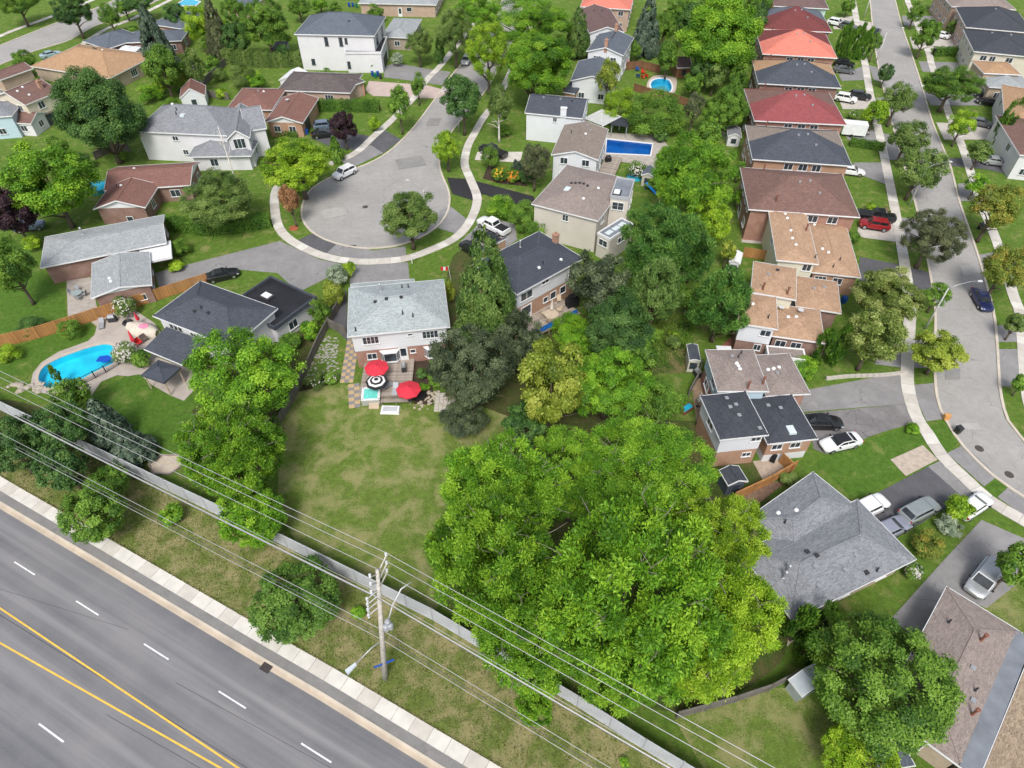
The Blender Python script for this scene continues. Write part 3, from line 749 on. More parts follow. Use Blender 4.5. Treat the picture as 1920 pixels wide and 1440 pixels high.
    parts['sill'] = MB().box(-L * .36, L * .36, -W * .985, W * .985, st[4][2] - .02, st[4][2] + .1).mesh('sill', TRIM)
    parts['geo'] = dict(ws=ws, W=W, L=L, wb=[X(f) for f in K['wb']], z1=zsh(.06), zt=zsh(.95), xc=X(c0 + .05), zm=zsh(c0) + .06, hw=W * .8)
    parts['body'] = body; return parts
CARC = {}
def car(kind, seg, mat, label, group='parked cars', name='car', cat='car'):
    """seg = (x, y, heading of the nose, measured length)"""
    P_ = CARC.setdefault(kind, car_meshes(kind)); g = P_['geo']
    nm = {'pickup': 'pickup_truck', 'minivan': 'minivan', 'suv': 'parked_car', 'sedan': 'parked_car'}[kind]
    t = thing(nm, label, cat, (seg[0], seg[1], .04), seg[2], group)
    key = (kind, mat.name)
    if key not in CARC: CARC[key] = P_['body'].mesh('body', mat, True); CARC[key].set_sharp_from_angle(angle=R(38))
    link('body', CARC[key], t)
    link('windshield', P_['windshield'], t); link('rear_window', P_['rear_window'], t); link('sill', P_['sill'], t)
    for s in P_['side']: link('side_window', s, t)
    if 'cargo_bed' in P_: link('cargo_bed', P_['cargo_bed'], t)
    for x in g['wb']:
        for s in (-1, 1):
            w = link('wheel', P_['wheel'], t, None, (x, s * (g['W'] - .1), g['ws'])); link('rim', P_['rim'], w)
    for s in (-1, 1):
        link('headlight', P_['headlight'], t, None, (g['L'] / 2 - .18, s * g['hw'] * .86, g['z1'] - .12), 0, (1, s, 1))
        link('taillight', P_['taillight'], t, None, (-g['L'] / 2 + .1, s * g['hw'] * .98, g['zt'] - .12))
        link('mirror', P_['mirror'], t, None, (g['xc'], s * (g['W'] + .06), g['zm']))
    return t

# ------------------------------------------------------------------ fences and street furniture
def fence(pts, h, mat, label, style='board', step=2.4, post=None, group=None, cat='fence', name='fence', cap=True):
    t = thing(name, label, cat, (*pts[0], 0), 0, group); ox, oy = pts[0]; post = post or mat
    pm = MB().box(-.06, .06, -.06, .06, 0, h + .08).mesh('post', post)
    for a, b in zip(pts, pts[1:]):
        L = math.dist(a, b); k = max(1, round(L / step)); ang = math.atan2(b[1] - a[1], b[0] - a[0]); l = L / k
        def mk():
            mb = MB()
            if style == 'board':
                n = max(2, int(l / .15)); w = l / n; rg = random.Random(k)
                for i in range(n): mb.box(i * w + .006, (i + 1) * w - .006, -.015 + (i % 2) * .012, .01 + (i % 2) * .012, .04, h - .05 - rg.random() * .02)
                mb.box(0, l, -.045, -.015, .3, .38).box(0, l, -.045, -.015, h * .8, h * .8 + .08)
                if cap: mb.box(0, l, -.06, .07, h - .04, h)
            elif style == 'panel':
                n = max(2, int(l / .3)); w = l / n
                for i in range(n): mb.box(i * w + .004, (i + 1) * w - .004, -.03, .03, .06, h - .1)
                mb.box(0, l, -.05, .05, h - .12, h).box(0, l, -.05, .05, .02, .14)
            elif style == 'rail':
                n = max(2, int(l / .13)); w = l / n
                for i in range(n): mb.bar((i * w + w / 2, 0, .1), (i * w + w / 2, 0, h - .05), .022)
                mb.box(0, l, -.025, .025, h - .06, h).box(0, l, -.02, .02, .08, .12)
            elif style == 'chain':
                mb.bar((0, 0, h), (l, 0, h), .05); n = int(l / .18)
                for i in range(n + 6):
                    x = i * .18 - .9
                    for s in (1, -1):
                        x0, x1 = (x, x + h * .6) if s > 0 else (x + h * .6, x); z0, z1 = .05, h
                        if min(x0, x1) >= 0 and max(x0, x1) <= l: mb.bar((x0, .003 * s, z0), (x1, .003 * s, z1), .012)
            return mb.mesh('panel', mat)
        me = mk()
        for i in range(k):
            x, y = a[0] + (b[0] - a[0]) * i / k - ox, a[1] + (b[1] - a[1]) * i / k - oy
            link('panel', me, t, None, (x, y, 0), ang); link('post', pm, t, None, (x, y, 0), ang)
        link('post', pm, t, None, (b[0] - ox, b[1] - oy, 0), ang)
    return t
LAMPPOLE = plain('concrete_pole', (.5, .5, .48), .8, .15, 2)
def street_light(base, ang, label, h=6.9, arm=3.0, group='street lights'):
    t = thing('street_light', label, 'street light', (*base, 0), ang, group)
    MB().tube([(0, 0, 0), (0, 0, h)], [.13, .075], 10).build('pole', LAMPPOLE, t, True)
    MB().tube([(0, 0, h - .1), (arm * .3, 0, h + .45), (arm * .7, 0, h + .75), (arm, 0, h + .8)], [.05, .045, .04, .04], 6).build('arm', ROOFMETAL, t, True)
    MB().hexa([(arm - .05, -.1, h + .7), (arm + .6, -.16, h + .68), (arm + .6, .16, h + .68), (arm - .05, .1, h + .7)], [(arm - .05, -.07, h + .86), (arm + .55, -.12, h + .82), (arm + .55, .12, h + .82), (arm - .05, .07, h + .86)]).build('lamp_head', plain('lamp_grey', (.55, .57, .6), .4, .1), t)
    return t
def slabs(parent, pts, width, z0, z1, mat, step=1.5, gap=.03, name='slab'):
    q = resample(pts, step); a, b = offset(q, width / 2), offset(q, -width / 2)
    for i in range(len(q) - 1):
        f = gap / step / 2
        def L(p, r, s): return (p[0] + (r[0] - p[0]) * s, p[1] + (r[1] - p[1]) * s)
        c = [L(b[i], b[i + 1], f), L(b[i], b[i + 1], 1 - f), L(a[i], a[i + 1], 1 - f), L(a[i], a[i + 1], f)]
        ar = sum(c[k][0] * c[(k + 1) % 4][1] - c[(k + 1) % 4][0] * c[k][1] for k in range(4))
        if ar < 0: c = c[::-1]
        MB().hexa([(x, y, z0) for x, y in c], [(x, y, z1) for x, y in c]).build(name, mat[i * 7 % len(mat)] if isinstance(mat, list) else mat, parent)

# ------------------------------------------------------------------ ground, roads, pavements
LAWN = grass('lawn', (.125, .22, .032), (.32, .3, .12), .3, .6)
LAWN_RICH = grass('lawn_rich', (.1, .205, .028), (.26, .29, .09), .2)
LAWN_DRY = grass('lawn_patchy', (.165, .25, .045), (.38, .35, .165), .5, .4)
VERGE = grass('verge_dry', (.165, .215, .05), (.4, .335, .18), .54, .45)
ROAD = asphalt('street_asphalt', (.33, .32, .308), .17, .5, .16)
BLVD = None
DRIVE = asphalt('driveway_asphalt', (.25, .245, .245), .22, .5, .35)
DRIVE_D = asphalt('driveway_dark', (.105, .105, .115), .3, .4, .3)
DRIVE_BLACK = asphalt('driveway_sealed', (.03, .03, .034), .25, .1, .3)
DRIVE_OLD = asphalt('driveway_cracked', (.2, .19, .19), .4, 1, .4)
CONC = plain('pavement_concrete', (.56, .53, .48), .9, .14, .9); CONC2 = plain('pavement_concrete_pale', (.64, .62, .57), .9, .12, .9); CONC3 = plain('pavement_concrete_warm', (.5, .465, .42), .9, .14, .9)
KERB = plain('kerb_concrete', (.56, .5, .42), .9, .16, .5); PATIO = plain('patio_concrete', (.42, .37, .33), .9, .16, .6); SOIL = plain('soil', (.06, .042, .028), .95, .35, 2)
PINK = plain('pink_concrete', (.5, .4, .36), .9, .1, .8); GRAVEL = plain('gravel', (.36, .33, .3), .95, .3, 6)

def boulevard():
    n = N('boulevard_asphalt'); co = n.co('Object'); r = n.mapping(co, (1, 1, 1), R(27.3))
    s = n.n('SeparateXYZ'); n.l(r, s.inputs[0])
    st = n.mapping(r, (.012, .55, 1)); f = n.noise(1, st, 3, .5); st2 = n.mapping(r, (.03, 1.6, 1)); f2 = n.noise(1, st2, 3, .6); g = n.noise(16, co, 3, .7); h = n.noise(.25, co, 4)
    a = n.mix(n.ramp(f, [(.3, 0), (.68, 1)]), (.105, .11, .123), (.265, .26, .266))
    a = n.mix(n.ramp(f2, [(.35, .5), (.6, 0)]), a, (.115, .118, .13))
    a = n.mix(n.ramp(h, [(.4, 0), (.8, .4)]), a, (.27, .255, .25)); a = n.mix(n.ramp(g, [(.45, 0), (.7, .25)]), a, (.34, .34, .345))
    n.col(a); n.bump(g, .12, .01); return n.done(.82, 0, .3)
BLVD = boulevard()

POOL1 = closed_line([(-59.19,58.83),(-59.7,60.94),(-58.76,62.52),(-57,63.93),(-55.07,65.07),(-53.5,65.49),(-52.07,64.76),(-50.97,63.12),(-51.07,61.72),(-52.15,60.74),(-53.4,59.3),(-54.6,57.99),(-56.32,57.43),(-57.79,57.62)])
POOL2 = closed_line([(30.89,151.79),(31.97,154.21),(33.8,155.13),(35.21,154.21),(35.43,151.19),(34.82,148.26),(33.65,146.82),(32.03,146.82),(30.89,148.55)])
POOL3 = [(17.69,119.15),(18.46,124.89),(26.98,122.86),(25.91,118.3)]
ground = sheet('ground', [(-900, -300), (900, -300), (900, 1500), (-900, 1500)], 0, LAWN, (POOL1, POOL2, POOL3))

def pool(outline, depth, linm, copm, label, cw=.32, ch=.07, wz=-.12, wat=None):
    c = np.mean(outline, axis=0); pts = [(x - c[0], y - c[1]) for x, y in outline]; n = len(pts)
    ar = sum(pts[k][0] * pts[(k + 1) % n][1] - pts[(k + 1) % n][0] * pts[k][1] for k in range(n))
    if ar < 0: pts = pts[::-1]
    t = thing('swimming_pool', label, 'pool', (c[0], c[1], 0))
    mb = MB(); 
    for k in range(n):
        a, b = pts[k], pts[(k + 1) % n]; mb.face([(*b, .02), (*a, .02), (*a, -depth), (*b, -depth)])
    mb.face([(*p, -depth) for p in pts]); mb.build('basin', linm, t)
    mb = MB(); ext = [pts[-1]] + pts + pts[:2]; of = offset(ext, -cw)[1:-2]; inn = offset(ext, .03)[1:-2]
    for k in range(n):
        j = (k + 1) % n
        mb.hexa([(*inn[k], -.05), (*of[k], -.05), (*of[j], -.05), (*inn[j], -.05)], [(*inn[k], ch), (*of[k], ch), (*of[j], ch), (*inn[j], ch)])
    mb.build('coping', copm, t)
    MB().face([(*p, wz) for p in pts]).build('water', wat or water('pool_water'), t)
    return t
pool(POOL1, .95, liner('liner_cyan', (.03, .62, .8)), plain('coping_tan', (.5, .43, .36), .8, .12), 'large kidney-shaped turquoise pool beside the timber fence', .35)
pool(POOL2, 1.2, liner('liner_azure', (.03, .5, .72)), WHITE, 'small oval blue pool with white rim on a green lawn', .35)
pool(POOL3, 1.2, liner('liner_deep_blue', (.01, .13, .44)), WHITE, 'long rectangular deep blue pool beside the gable house', .4)

# street on the right (runs from the top down to the right edge)
RL = [(113.67,246.02),(102.8,212.63),(94.93,189.91),(86.26,163.8),(80.78,145.4),(76.24,129.8),(72.54,116.41),(68.88,102.63),(65.51,91.47),(62.3,81.47),(60.09,75.09),(58.38,70.74),(55.27,63.93),(52.72,58.08),(51.61,54.74),(51.29,52.33),(51.27,49.46),(51.72,46.97),(52.79,44),(54.56,41.33),(57.54,37.7)]
RR = [(120.88,246.02),(109.68,212.63),(102.36,189.91),(96.68,170.68),(90.62,150.6),(85.21,133.48),(82.08,121.75),(80.02,113.95),(76.18,102.63),(73.94,95.07),(71.4,86.29),(68.77,78.21),(66.7,72.12),(64.31,66.55),(60.34,58.08),(59.18,55.18),(58.28,52.33),(58.36,50.11),(58.88,47.12),(61.86,43.07)]
RLs, RRs = smooth_line(RL, 4), smooth_line(RR, 4)
sheet('road', RLs + RRs[::-1], .012, ROAD)
# the court: neck and turning circle
CL = [(0,242.93),(-3.32,208.72),(-4.08,199.87),(-7.72,177.25),(-12.99,160.51),(-16.6,144.01),(-19.36,131.75),(-21.29,125.12),(-23.47,119.58),(-25.94,115.79),(-29.07,112.75),(-32.43,110.01),(-34.77,106.61),(-35.55,103.34),(-35.36,99.18),(-34.26,95.39),(-31.96,91.93),(-28.46,89.21),(-24.01,87.59),(-21.09,87.45),(-17.47,88.32),(-14.36,90.55),(-11.91,93.8),(-10.63,97.84),(-10.46,102.11),(-10.97,105.69),(-12.21,110.01),(-13.25,114.97),(-13.1,119.58),(-12.29,125.58),(-11.02,130.77),(-8.47,138.6),(-5.29,149.71),(-1.91,167.19),(2.14,194.15),(5.1,242.93)]
CLs = smooth_line(CL, 4)
sheet('court_road', CLs, .012, ROAD)
# street in the top left corner
TL = [(-128.46,164.47),(-126.99,175.76),(-121.4,191.59),(-115.94,204.92),(-111.45,219.75)]; TLb = [(-120.86,151.19),(-120.36,163.46),(-117.03,171.75),(-111.55,179.53),(-110.07,189.91),(-104.43,202.14),(-98.89,219.75)]
sheet('side_road', TL + TLb[::-1], .012, ROAD)
# four-lane boulevard along the bottom left
BK = [(-93.61,60.94),(-54.05,40.38),(-37.65,31.96),(-22.67,24.22),(-16.36,21.03),(-5.71,15.38),(1.6,11.53)]
BK = [(BK[0][0] - 60 * math.cos(R(-27.2)), BK[0][1] - 60 * math.sin(R(-27.2)))] + BK + [(BK[-1][0] + 70 * math.cos(R(-27.2)), BK[-1][1] + 70 * math.sin(R(-27.2)))]
BD = (math.cos(R(-27.2)), math.sin(R(-27.2)))
sheet('boulevard', BK + [(BK[-1][0] - 60, BK[-1][1] - 60), (BK[0][0] - 80, BK[0][1] - 60)], .012, BLVD)

def kerbs(name, pts, w=.32, h=.11, o=0):
    mb = MB(); ribbon(mb, resample(pts, 2.0), o, o + w, -.02, h); return mb.build(name, KERB, None, False, 'structure')
kerbs('kerb', RLs, -.32); kerbs('kerb', RRs, .32); kerbs('kerb', CLs, .32, .11)
kerbs('kerb', TL, .3); kerbs('kerb', TLb, -.3)
mb = MB(); q = resample(BK, 3); ribbon(mb, q, 0, .2, -.02, .13); mb.build('kerb', KERB, None, False, 'structure')
mb = MB(); ribbon(mb, q, -.42, 0, -.02, .018); mb.build('gutter_strip', plain('gutter_concrete', (.5, .42, .33), .9, .2, .5), None, False, 'structure')

def marking(name, a, b, w, mat, z=.017):
    mb = MB(); d = Vector((b[0] - a[0], b[1] - a[1], 0)).normalized(); p = Vector((-d.y, d.x, 0)) * w / 2
    mb.face([(a[0] - p.x, a[1] - p.y, z), (b[0] - p.x, b[1] - p.y, z), (b[0] + p.x, b[1] + p.y, z), (a[0] + p.x, a[1] + p.y, z)]); return mb.build(name, mat, None, False, 'structure')
WLINE = plain('lane_paint', (.72, .73, .74), .7, .25, 4); YLINE = plain('centre_paint', (.85, .5, .07), .7, .2, 3)
d0 = Vector((-40.98,29.44)); dd = Vector(BD); 
for k in range(-6, 6): a = d0 + dd * (8.95 * k); marking('lane_line', a, a + dd * 3.05, .13, WLINE)
e0 = Vector((-39.12,18.66))
for k in range(-6, 4): a = e0 + dd * (8.95 * k); marking('lane_line', a, a + dd * 3.05, .14, WLINE)
marking('centre_line', (-90.63,50.68), (-10.12,9.45), .14, YLINE); marking('centre_line', (-83.43,41.88), (-7.7,8.62), .14, YLINE)
# asphalt splash strip, then the footpath, beside the boulevard
mb = MB(); ribbon(mb, resample(BK, 3), .2, 1.02, -.02, .09)
mb.build('verge_strip', asphalt('splash_asphalt', (.22, .215, .21), .15, .3, .4), None, False, 'structure')
sw = MB(); q = resample(BK, 3); ribbon(sw, q, 1.03, 2.27, -.02, .06); sw = sw.build('footpath', plain('joint_dark', (.16, .15, .13), .95, .2), None, False, 'structure')
slabs(sw, offset(resample(BK, 3), 1.65), 1.24, .03, .1, [CONC2, CONC2, CONC], 1.75, .03)
V0 = offset(resample(BK, 3), 2.25)
V1 = [(52, -7)] + [(18.69,12.47),(10.59,17.12),(-7.3,27.97),(-22.59,35.89),(-36.77,42.44),(-48.62,48.36),(-64.45,56.07),(-104.58,75.09)]
sheet('verge', V0[:] + V1, .006, VERGE)

def pavement(pts, w, step=1.5, nm='sidewalk'):
    mb = MB(); q = resample(pts, 1.5); ribbon(mb, q, -w / 2, w / 2, -.02, .045); o = mb.build(nm, MATS['joint_dark'], None, False, 'structure')
    slabs(o, pts, w, .03, .075, [CONC, CONC2, CONC, CONC3, CONC], step); return o
SWL = smooth_line([(108.18,246.02),(97.75,212.63),(94.74,202.6),(86.79,177.25),(83.37,164.8),(77.86,146.82),(73.22,130.53),(70.77,121.75),(66.55,107.54),(65.73,104.78),(62.57,94.27),(59.66,84.88),(57.08,76.94),(55.29,72.12),(53.4,67.95),(50.47,61.43),(49.08,58.08),(48.2,54.74),(47.83,51.91),(48.04,50.51),(48.23,46.82),(49.35,43.64),(50.61,40.72),(52.88,38.22),(55.9,34.92)], 4)
SWR = smooth_line([(125,246.02),(113.35,212.63),(111.23,205.39),(101.42,171.75),(98.69,163.8),(92.46,143.45),(89.94,135.5),(86.49,123.31),(83.54,113.95),(79.42,101.24),(76.23,89.65),(71.56,75.71),(70.55,72.12),(67.72,66.02),(63.85,58.08),(62.07,53.61),(62.08,50.68)], 4)
pavement(SWL, 1.55, 1.6); pavement(SWR, 1.5, 1.6)
SWC = smooth_line([(-3.4,242.93),(-7.38,203.06),(-10.52,189.91),(-13.87,175.39),(-16.83,162.14),(-19.23,154.21),(-21.17,144.01),(-24.81,132.24),(-27.1,125.81),(-29.22,119.58),(-31.67,116.41),(-35.94,113.15),(-39.54,109.82),(-40.89,107.54),(-40.95,104.42),(-40.04,100.37),(-37.99,94.27),(-35.44,90.4),(-31.34,87.01),(-27.66,85.02),(-23.43,84.05),(-19.65,84.19),(-16.09,84.88),(-12.78,87.01),(-9.26,90.1),(-7.33,93.8),(-6.22,98.34),(-5.91,102.11),(-6.29,104.78),(-7.63,110.01),(-8.74,114.97),(-8.46,121.75),(-7.36,127.43),(-5.79,134.73),(-3.41,142.63),(0,160.51),(4.99,194.15),(8.5,242.93)], 4)
pavement(SWC, 1.5, 1.6)
SWT = smooth_line([(-131.21,169.27),(-130.69,182.63),(-125.04,197.64),(-120.41,211.64),(-118.27,222.92)], 4); pavement(SWT, 1.5, 1.6); pavement(smooth_line([(-107.26,170.33),(-106.03,187.03),(-102.11,196.32),(-97.26,215.13)], 4), 1.4, 1.6)

# drives, patios, lawns and beds laid on the ground
Z = [.004]
def patch(name, pts, mat, label=None, z=None, holes=()):
    Z[0] += .0006; o = sheet(name, pts, z or Z[0] + .012, mat, holes); 
    if label: o['label'] = label
    return o
Z[0] = .0
patch('lawn', [(-27.1,51.09),(-26.18,56.7),(-23.81,57.89),(-20.17,57.89),(-19.43,53.95),(-12.23,54.74),(-7.71,54.48),(-2.02,59.97),(1.56,51.09),(-3.58,46.36),(-7.24,39.32),(-8.46,34.33),(-6.55,29.81),(-7.32,28.23),(-16.7,33.04),(-21.4,35.41),(-24.51,39.32)], LAWN_DRY)
patch('lawn', [(-81.57,91.47),(-74.22,87.01),(-71.3,82.81),(-66.98,78.85),(-63.66,75.09),(-61.08,70.4),(-67.57,65.49)], LAWN_RICH)
patch('lawn', [(-66.46,63.42),(-63.62,66.02),(-58.15,70.4),(-56.32,68.72),(-56.2,66.02),(-59.54,64.14),(-60.92,60.94),(-61.66,59.49),(-64.6,59.97)], LAWN_RICH)
patch('lawn', [(-51.43,56.07),(-48.55,59.4),(-46.9,59.78),(-44.2,57.62),(-39.73,55.18),(-38.08,58.08),(-37.99,60.94),(-33.39,54.48),(-35.1,47.89),(-37.58,46.36),(-42.96,47.89)], LAWN_RICH)
patch('lawn', [(-54.64,91.47),(-53.97,92.7),(-39.89,94.59),(-39.14,93.32),(-35.88,88.76),(-50.23,82.14),(-52.27,85.58)], LAWN)
patch('lawn', [(-15.53,84.19),(-10.01,88.76),(-8.1,87.3),(-5.71,85.3),(-4.41,82.81),(-6.17,77.57),(-8.71,75.09),(-9.89,79.88),(-14.71,79.49)], LAWN)
patch('lawn', [(34.41,44.87),(31.65,44.51),(36.05,47.12),(46.11,51.09),(47.22,51.5),(47.24,48.67),(43.34,46.59),(42.59,46.21),(42.93,44.15),(36.18,40.79)], LAWN_RICH)
patch('lawn', [(48.6,51.09),(51.31,52.25),(51.39,49.07),(49.04,47.27),(48.28,48.28)], LAWN_RICH); patch('lawn', [(50.98,42.37),(52.86,43.57),(53.62,42.58),(51.54,41.2)], LAWN_RICH)
patch('lawn', [(13.35,19.36),(20.11,21.52),(24.68,21.52),(26.56,18.94),(27.05,15.38),(15.48,14.63)], LAWN_DRY)
patch('lawn', [(43.8,28.75),(49.39,31.73),(48.9,27.2),(46.41,26.2),(45.12,27.45)], LAWN_DRY)
patch('driveway', [(-53.07,81.2),(-36.52,89.65),(-29.2,84.6),(-25.76,83.5),(-27.12,80.14),(-30.64,76.57),(-34.85,81.2),(-41.46,82.14),(-43.82,79.49),(-50.7,76.94)], DRIVE)
patch('driveway', [(-33.92,89.65),(-31.93,91.77),(-27.4,88.91),(-28.56,86.29),(-31.91,87.74)], DRIVE_D); patch('driveway', [(-28.56,86.29),(-27.4,88.91),(-21.44,87.01),(-23.71,84.74)], DRIVE); patch('driveway', [(-23.71,84.74),(-21.44,87.01),(-16.62,88.17),(-16.17,85.58),(-19.47,84.6)], DRIVE)
patch('driveway', [(-23.92,83.08),(-15.74,83.91),(-14.98,79.1),(-23.71,78.59)], DRIVE)
patch('driveway', [(-26.37,75.09),(-23.81,76.94),(-21.77,66.02),(-24.65,69.27)], DRIVE_D)
patch('driveway', [(-11.62,109.82),(-7.6,109.24),(-5.18,107.91),(3.67,103.34),(4.48,99.86),(0,100.89),(-5.06,104.06),(-6.07,101.58),(-10.31,104.06)], DRIVE_BLACK); patch('driveway', [(-12.12,98.84),(-10.22,99.86),(-6.97,95.39),(-8.5,91.47),(-11.87,93.32)], DRIVE)
patch('driveway', [(-8.2,89.21),(-6.02,93.32),(-4.84,97.02),(0.43,94.59),(0.84,89.95),(-4.45,84.19)], DRIVE)
patch('driveway', [(-39.56,125.58),(-33.86,128.61),(-26.55,125.58),(-26.09,129.8),(-21.55,124.66),(-24.54,118.51),(-34.67,121.75)], DRIVE_D); patch('driveway', [(-32.16,116.41),(-27.12,122.42),(-24.32,119.15),(-29.18,113.35)], DRIVE)
patch('driveway', [(-32.12,153.6),(-18.96,151.19),(-13.4,147.68),(-16.02,144.01),(-29.96,145.4),(-32.13,148.26)], PINK); patch('driveway', [(-29.66,162.14),(-27.71,164.47),(-19.18,160.51),(-14.12,158.9),(-15.4,151.19),(-22.17,153.6),(-29.05,155.75)], DRIVE)
patch('driveway', [(-6.55,119.58),(2.01,119.58),(1.48,115.38),(-6.93,116.41)], CONC)
patch('driveway', [(32.93,56.25),(49.34,60.16),(48.41,57.89),(47.62,54.74),(33.01,53.18),(35.08,55.8)], DRIVE); patch('driveway', [(32.94,52.93),(47.82,54.74),(47.39,51.75),(41.9,49.87),(35.4,46.97),(34.14,47.74),(34.64,50.27)], DRIVE_OLD); patch('driveway', [(49.73,57.89),(52.61,58.27),(51.61,54.74),(51.35,52.33),(48.77,51.91),(49.04,54.74)], DRIVE)
patch('driveway', [(36.29,40.32),(46.04,45.24),(47.85,41.33),(45.27,39.65),(38.82,36.14),(37.02,37.07)], DRIVE_D); patch('driveway', [(46.04,45.24),(47.71,46.06),(50.07,40.32),(47.94,39.98),(47.85,41.33)], DRIVE); patch('driveway', [(48.97,47.12),(51.32,48.28),(52.65,45.46),(52.85,43.79),(50.92,42.58)], DRIVE); patch('driveway', [(51.65,41.2),(53.62,42.58),(54.95,39.98),(53.5,38.34)], DRIVE)
patch('driveway', [(34.97,27.71),(42.58,33.74),(48.54,38.34),(51.76,36.14),(52.57,33.74),(49.8,32.01),(44.3,28.75),(41.8,29.81),(38.5,27.45),(36.53,25.71)], DRIVE)
patch('driveway', [(54.98,91.47),(57.61,97.51),(62.78,96.52),(61.1,89.21),(55.74,90.55)], CONC3); patch('driveway', [(53.14,85.3),(58.81,83.22),(62.18,81.2),(60.84,76.94),(57.11,77.57),(50.63,78.85)], DRIVE_D); patch('driveway', [(61.1,89.21),(62.78,96.52),(66.77,96.2),(64.62,89.21)], DRIVE)
patch('driveway', [(49.13,66.02),(52.4,67.62),(49.72,60.94),(46.39,61.62)], DRIVE); patch('driveway', [(53.01,66.02),(57.23,68.17),(54,60.94),(51.01,60.94)], DRIVE)
patch('driveway', [(62.97,115.38),(68.38,115.38),(66.55,106.61),(62.01,111.37)], DRIVE); patch('driveway', [(65.41,127.43),(72.76,129.33),(71.47,123.31),(65.27,124.66)], DRIVE); patch('driveway', [(69.73,142.08),(77.23,144.84),(75.77,138.6),(69.08,138.6)], CONC3)
patch('driveway', [(74.62,157.31),(83.25,163.13),(80.76,154.21),(74.06,153.6)], DRIVE); patch('driveway', [(83.63,163.13),(85.62,161.16),(83.05,152.69),(81.48,154.21)], DRIVE); patch('driveway', [(86.29,196.32),(92.84,198.53),(89.69,187.84),(83.85,187.84)], CONC3); patch('driveway', [(92.72,195.01),(95.64,193.29),(93.82,186.62),(90.24,187.43)], CONC3); patch('driveway', [(73.08,127.43),(75.24,126.27),(72.64,116.41),(69.67,116.41)], DRIVE); patch('driveway', [(77.37,144.01),(80.68,144.84),(78.89,138.6),(75.69,137.82)], DRIVE)
patch('driveway', [(81.04,117.24),(89.07,116.41),(93.04,112.75),(91.25,109.43),(86.25,112.75),(80.51,113.95)], DRIVE_D); patch('driveway', [(85.74,132.24),(97.52,131.01),(95.31,124.66),(83.92,124.66)], CONC3); patch('driveway', [(96.4,165.48),(107.68,164.47),(105.62,158.9),(94.57,158.9)], DRIVE); patch('driveway', [(101.09,181.85),(115.47,185.01),(111.73,174.29),(98.54,173.56)], CONC3); patch('driveway', [(89.72,147.68),(103.27,146.82),(101.22,140.46),(88.29,140.46)], DRIVE); patch('driveway', [(105.89,198.53),(120.4,198.53),(116.38,189.91),(103.41,190.75)], DRIVE)
patch('driveway', [(71.6,85.87),(75.87,87.01),(76.07,83.5),(70.36,81.73)], DRIVE); patch('driveway', [(65.66,69.05),(70.22,70.4),(70.69,66.02),(64.08,65.8)], DRIVE); patch('driveway', [(63.52,64.45),(69.81,64.45),(65.97,57.62),(60.17,57.62)], DRIVE); patch('driveway', [(78.48,107.54),(84.12,108.48),(83.48,102.63),(76.14,101.58)], DRIVE)
patch('parking_pad', [(42.24,46.21),(46.76,48.28),(47.54,46.21),(43.02,43.93)], plain('paver_pad', (.46, .39, .32), .9, .2, 2))
patch('patio', [(-65.22,79.23),(-62.11,80.14),(-58.17,73.29),(-57.22,72.47),(-60.86,70.4)], plain('patio_stone', (.4, .36, .32), .9, .2, 1.2))
patch('patio', [(-59.57,57.62),(-60.43,59.97),(-60.32,61.92),(-59.09,63.93),(-56.2,66.02),(-55.84,67.3),(-56.32,69.05),(-58.15,70.4),(-58.54,71.77),(-55.85,73.65),(-52.85,72.7),(-48.75,69.72),(-47.11,67.62),(-48.03,64.45),(-45.43,62.72),(-41.79,61.13),(-38.16,59.78),(-39.73,55.18),(-41.67,56.07),(-44.64,57.89),(-46.9,59.78),(-48.22,59.4),(-49.64,59.59),(-51.16,58.45),(-51.3,56.07),(-52.45,56.88),(-53.68,56.7),(-54.99,56.43),(-57.14,56.43),(-58.39,56.7)], PATIO, None, None, (POOL1,))
patch('patio', [(17.92,127.9),(29.26,126.27),(30.24,118.51),(27.56,112.35),(24.94,114.36),(16.82,116.41)], plain('pool_paving', (.42, .38, .34), .9, .2, 1.5), None, None, (POOL3,))
patch('patio', closed_line([(30.06,151.79),(31.71,155.75),(34.09,157),(36.56,155.75),(37.14,154.21),(35.65,147.68),(33.83,145.12),(31.76,145.12),(29.79,147.39)]), plain('pool_surround', (.5, .42, .36), .9, .12), None, None, (POOL2,))
patch('patio', [(22.77,45.46),(29.83,46.36),(31.18,44.87),(25.09,41.68),(22.91,43.43)], plain('patio_brick', (.42, .34, .27), .9, .2, 2)); patch('patio', [(23.41,26.95),(25.5,27.45),(25.47,25.71),(23.39,24.26)], plain('patio_sand', (.5, .43, .33), .9, .15))
patch('patio', [(37.92,95.39),(42.06,94.59),(40.81,88.47),(35.99,89.21)], plain('patio_slab', (.45, .42, .38), .9, .2, 1)); patch('patio', [(42.01,113.35),(44.11,113.95),(41.33,102.99),(39.69,102.63)], MATS['patio_slab'])
patch('yard', [(22.21,57.16),(23.89,59.97),(24.22,56.7),(24.3,51.09),(23.16,48.67),(21.66,51.91)], plain('deck_floor', (.3, .22, .15), .85, .25, 2)); patch('yard', [(26.42,63.93),(31.54,69.27),(34.36,67.62),(32.24,64.97),(29.32,64.45)], plain('yard_brick', (.28, .12, .08), .9, .2, 2))
patch('bed', [(22.88,59.97),(18.84,59.97),(14.57,58.08),(8.48,66.02),(16.67,75.09),(22.68,70.4),(22.62,66.02)], grass('rough_grass', (.06, .12, .02), (.26, .2, .1), .55, .5))
patch('bed', closed_line([(-9.65,77.57),(-7.42,87.01),(3.03,75.09),(11.7,70.4),(16.68,63.93),(14.44,51.91),(2.51,51.91),(-3.85,54.48),(-8.61,58.08)]), grass('leaf_litter', (.085, .115, .03), (.12, .1, .05), .5, .6))
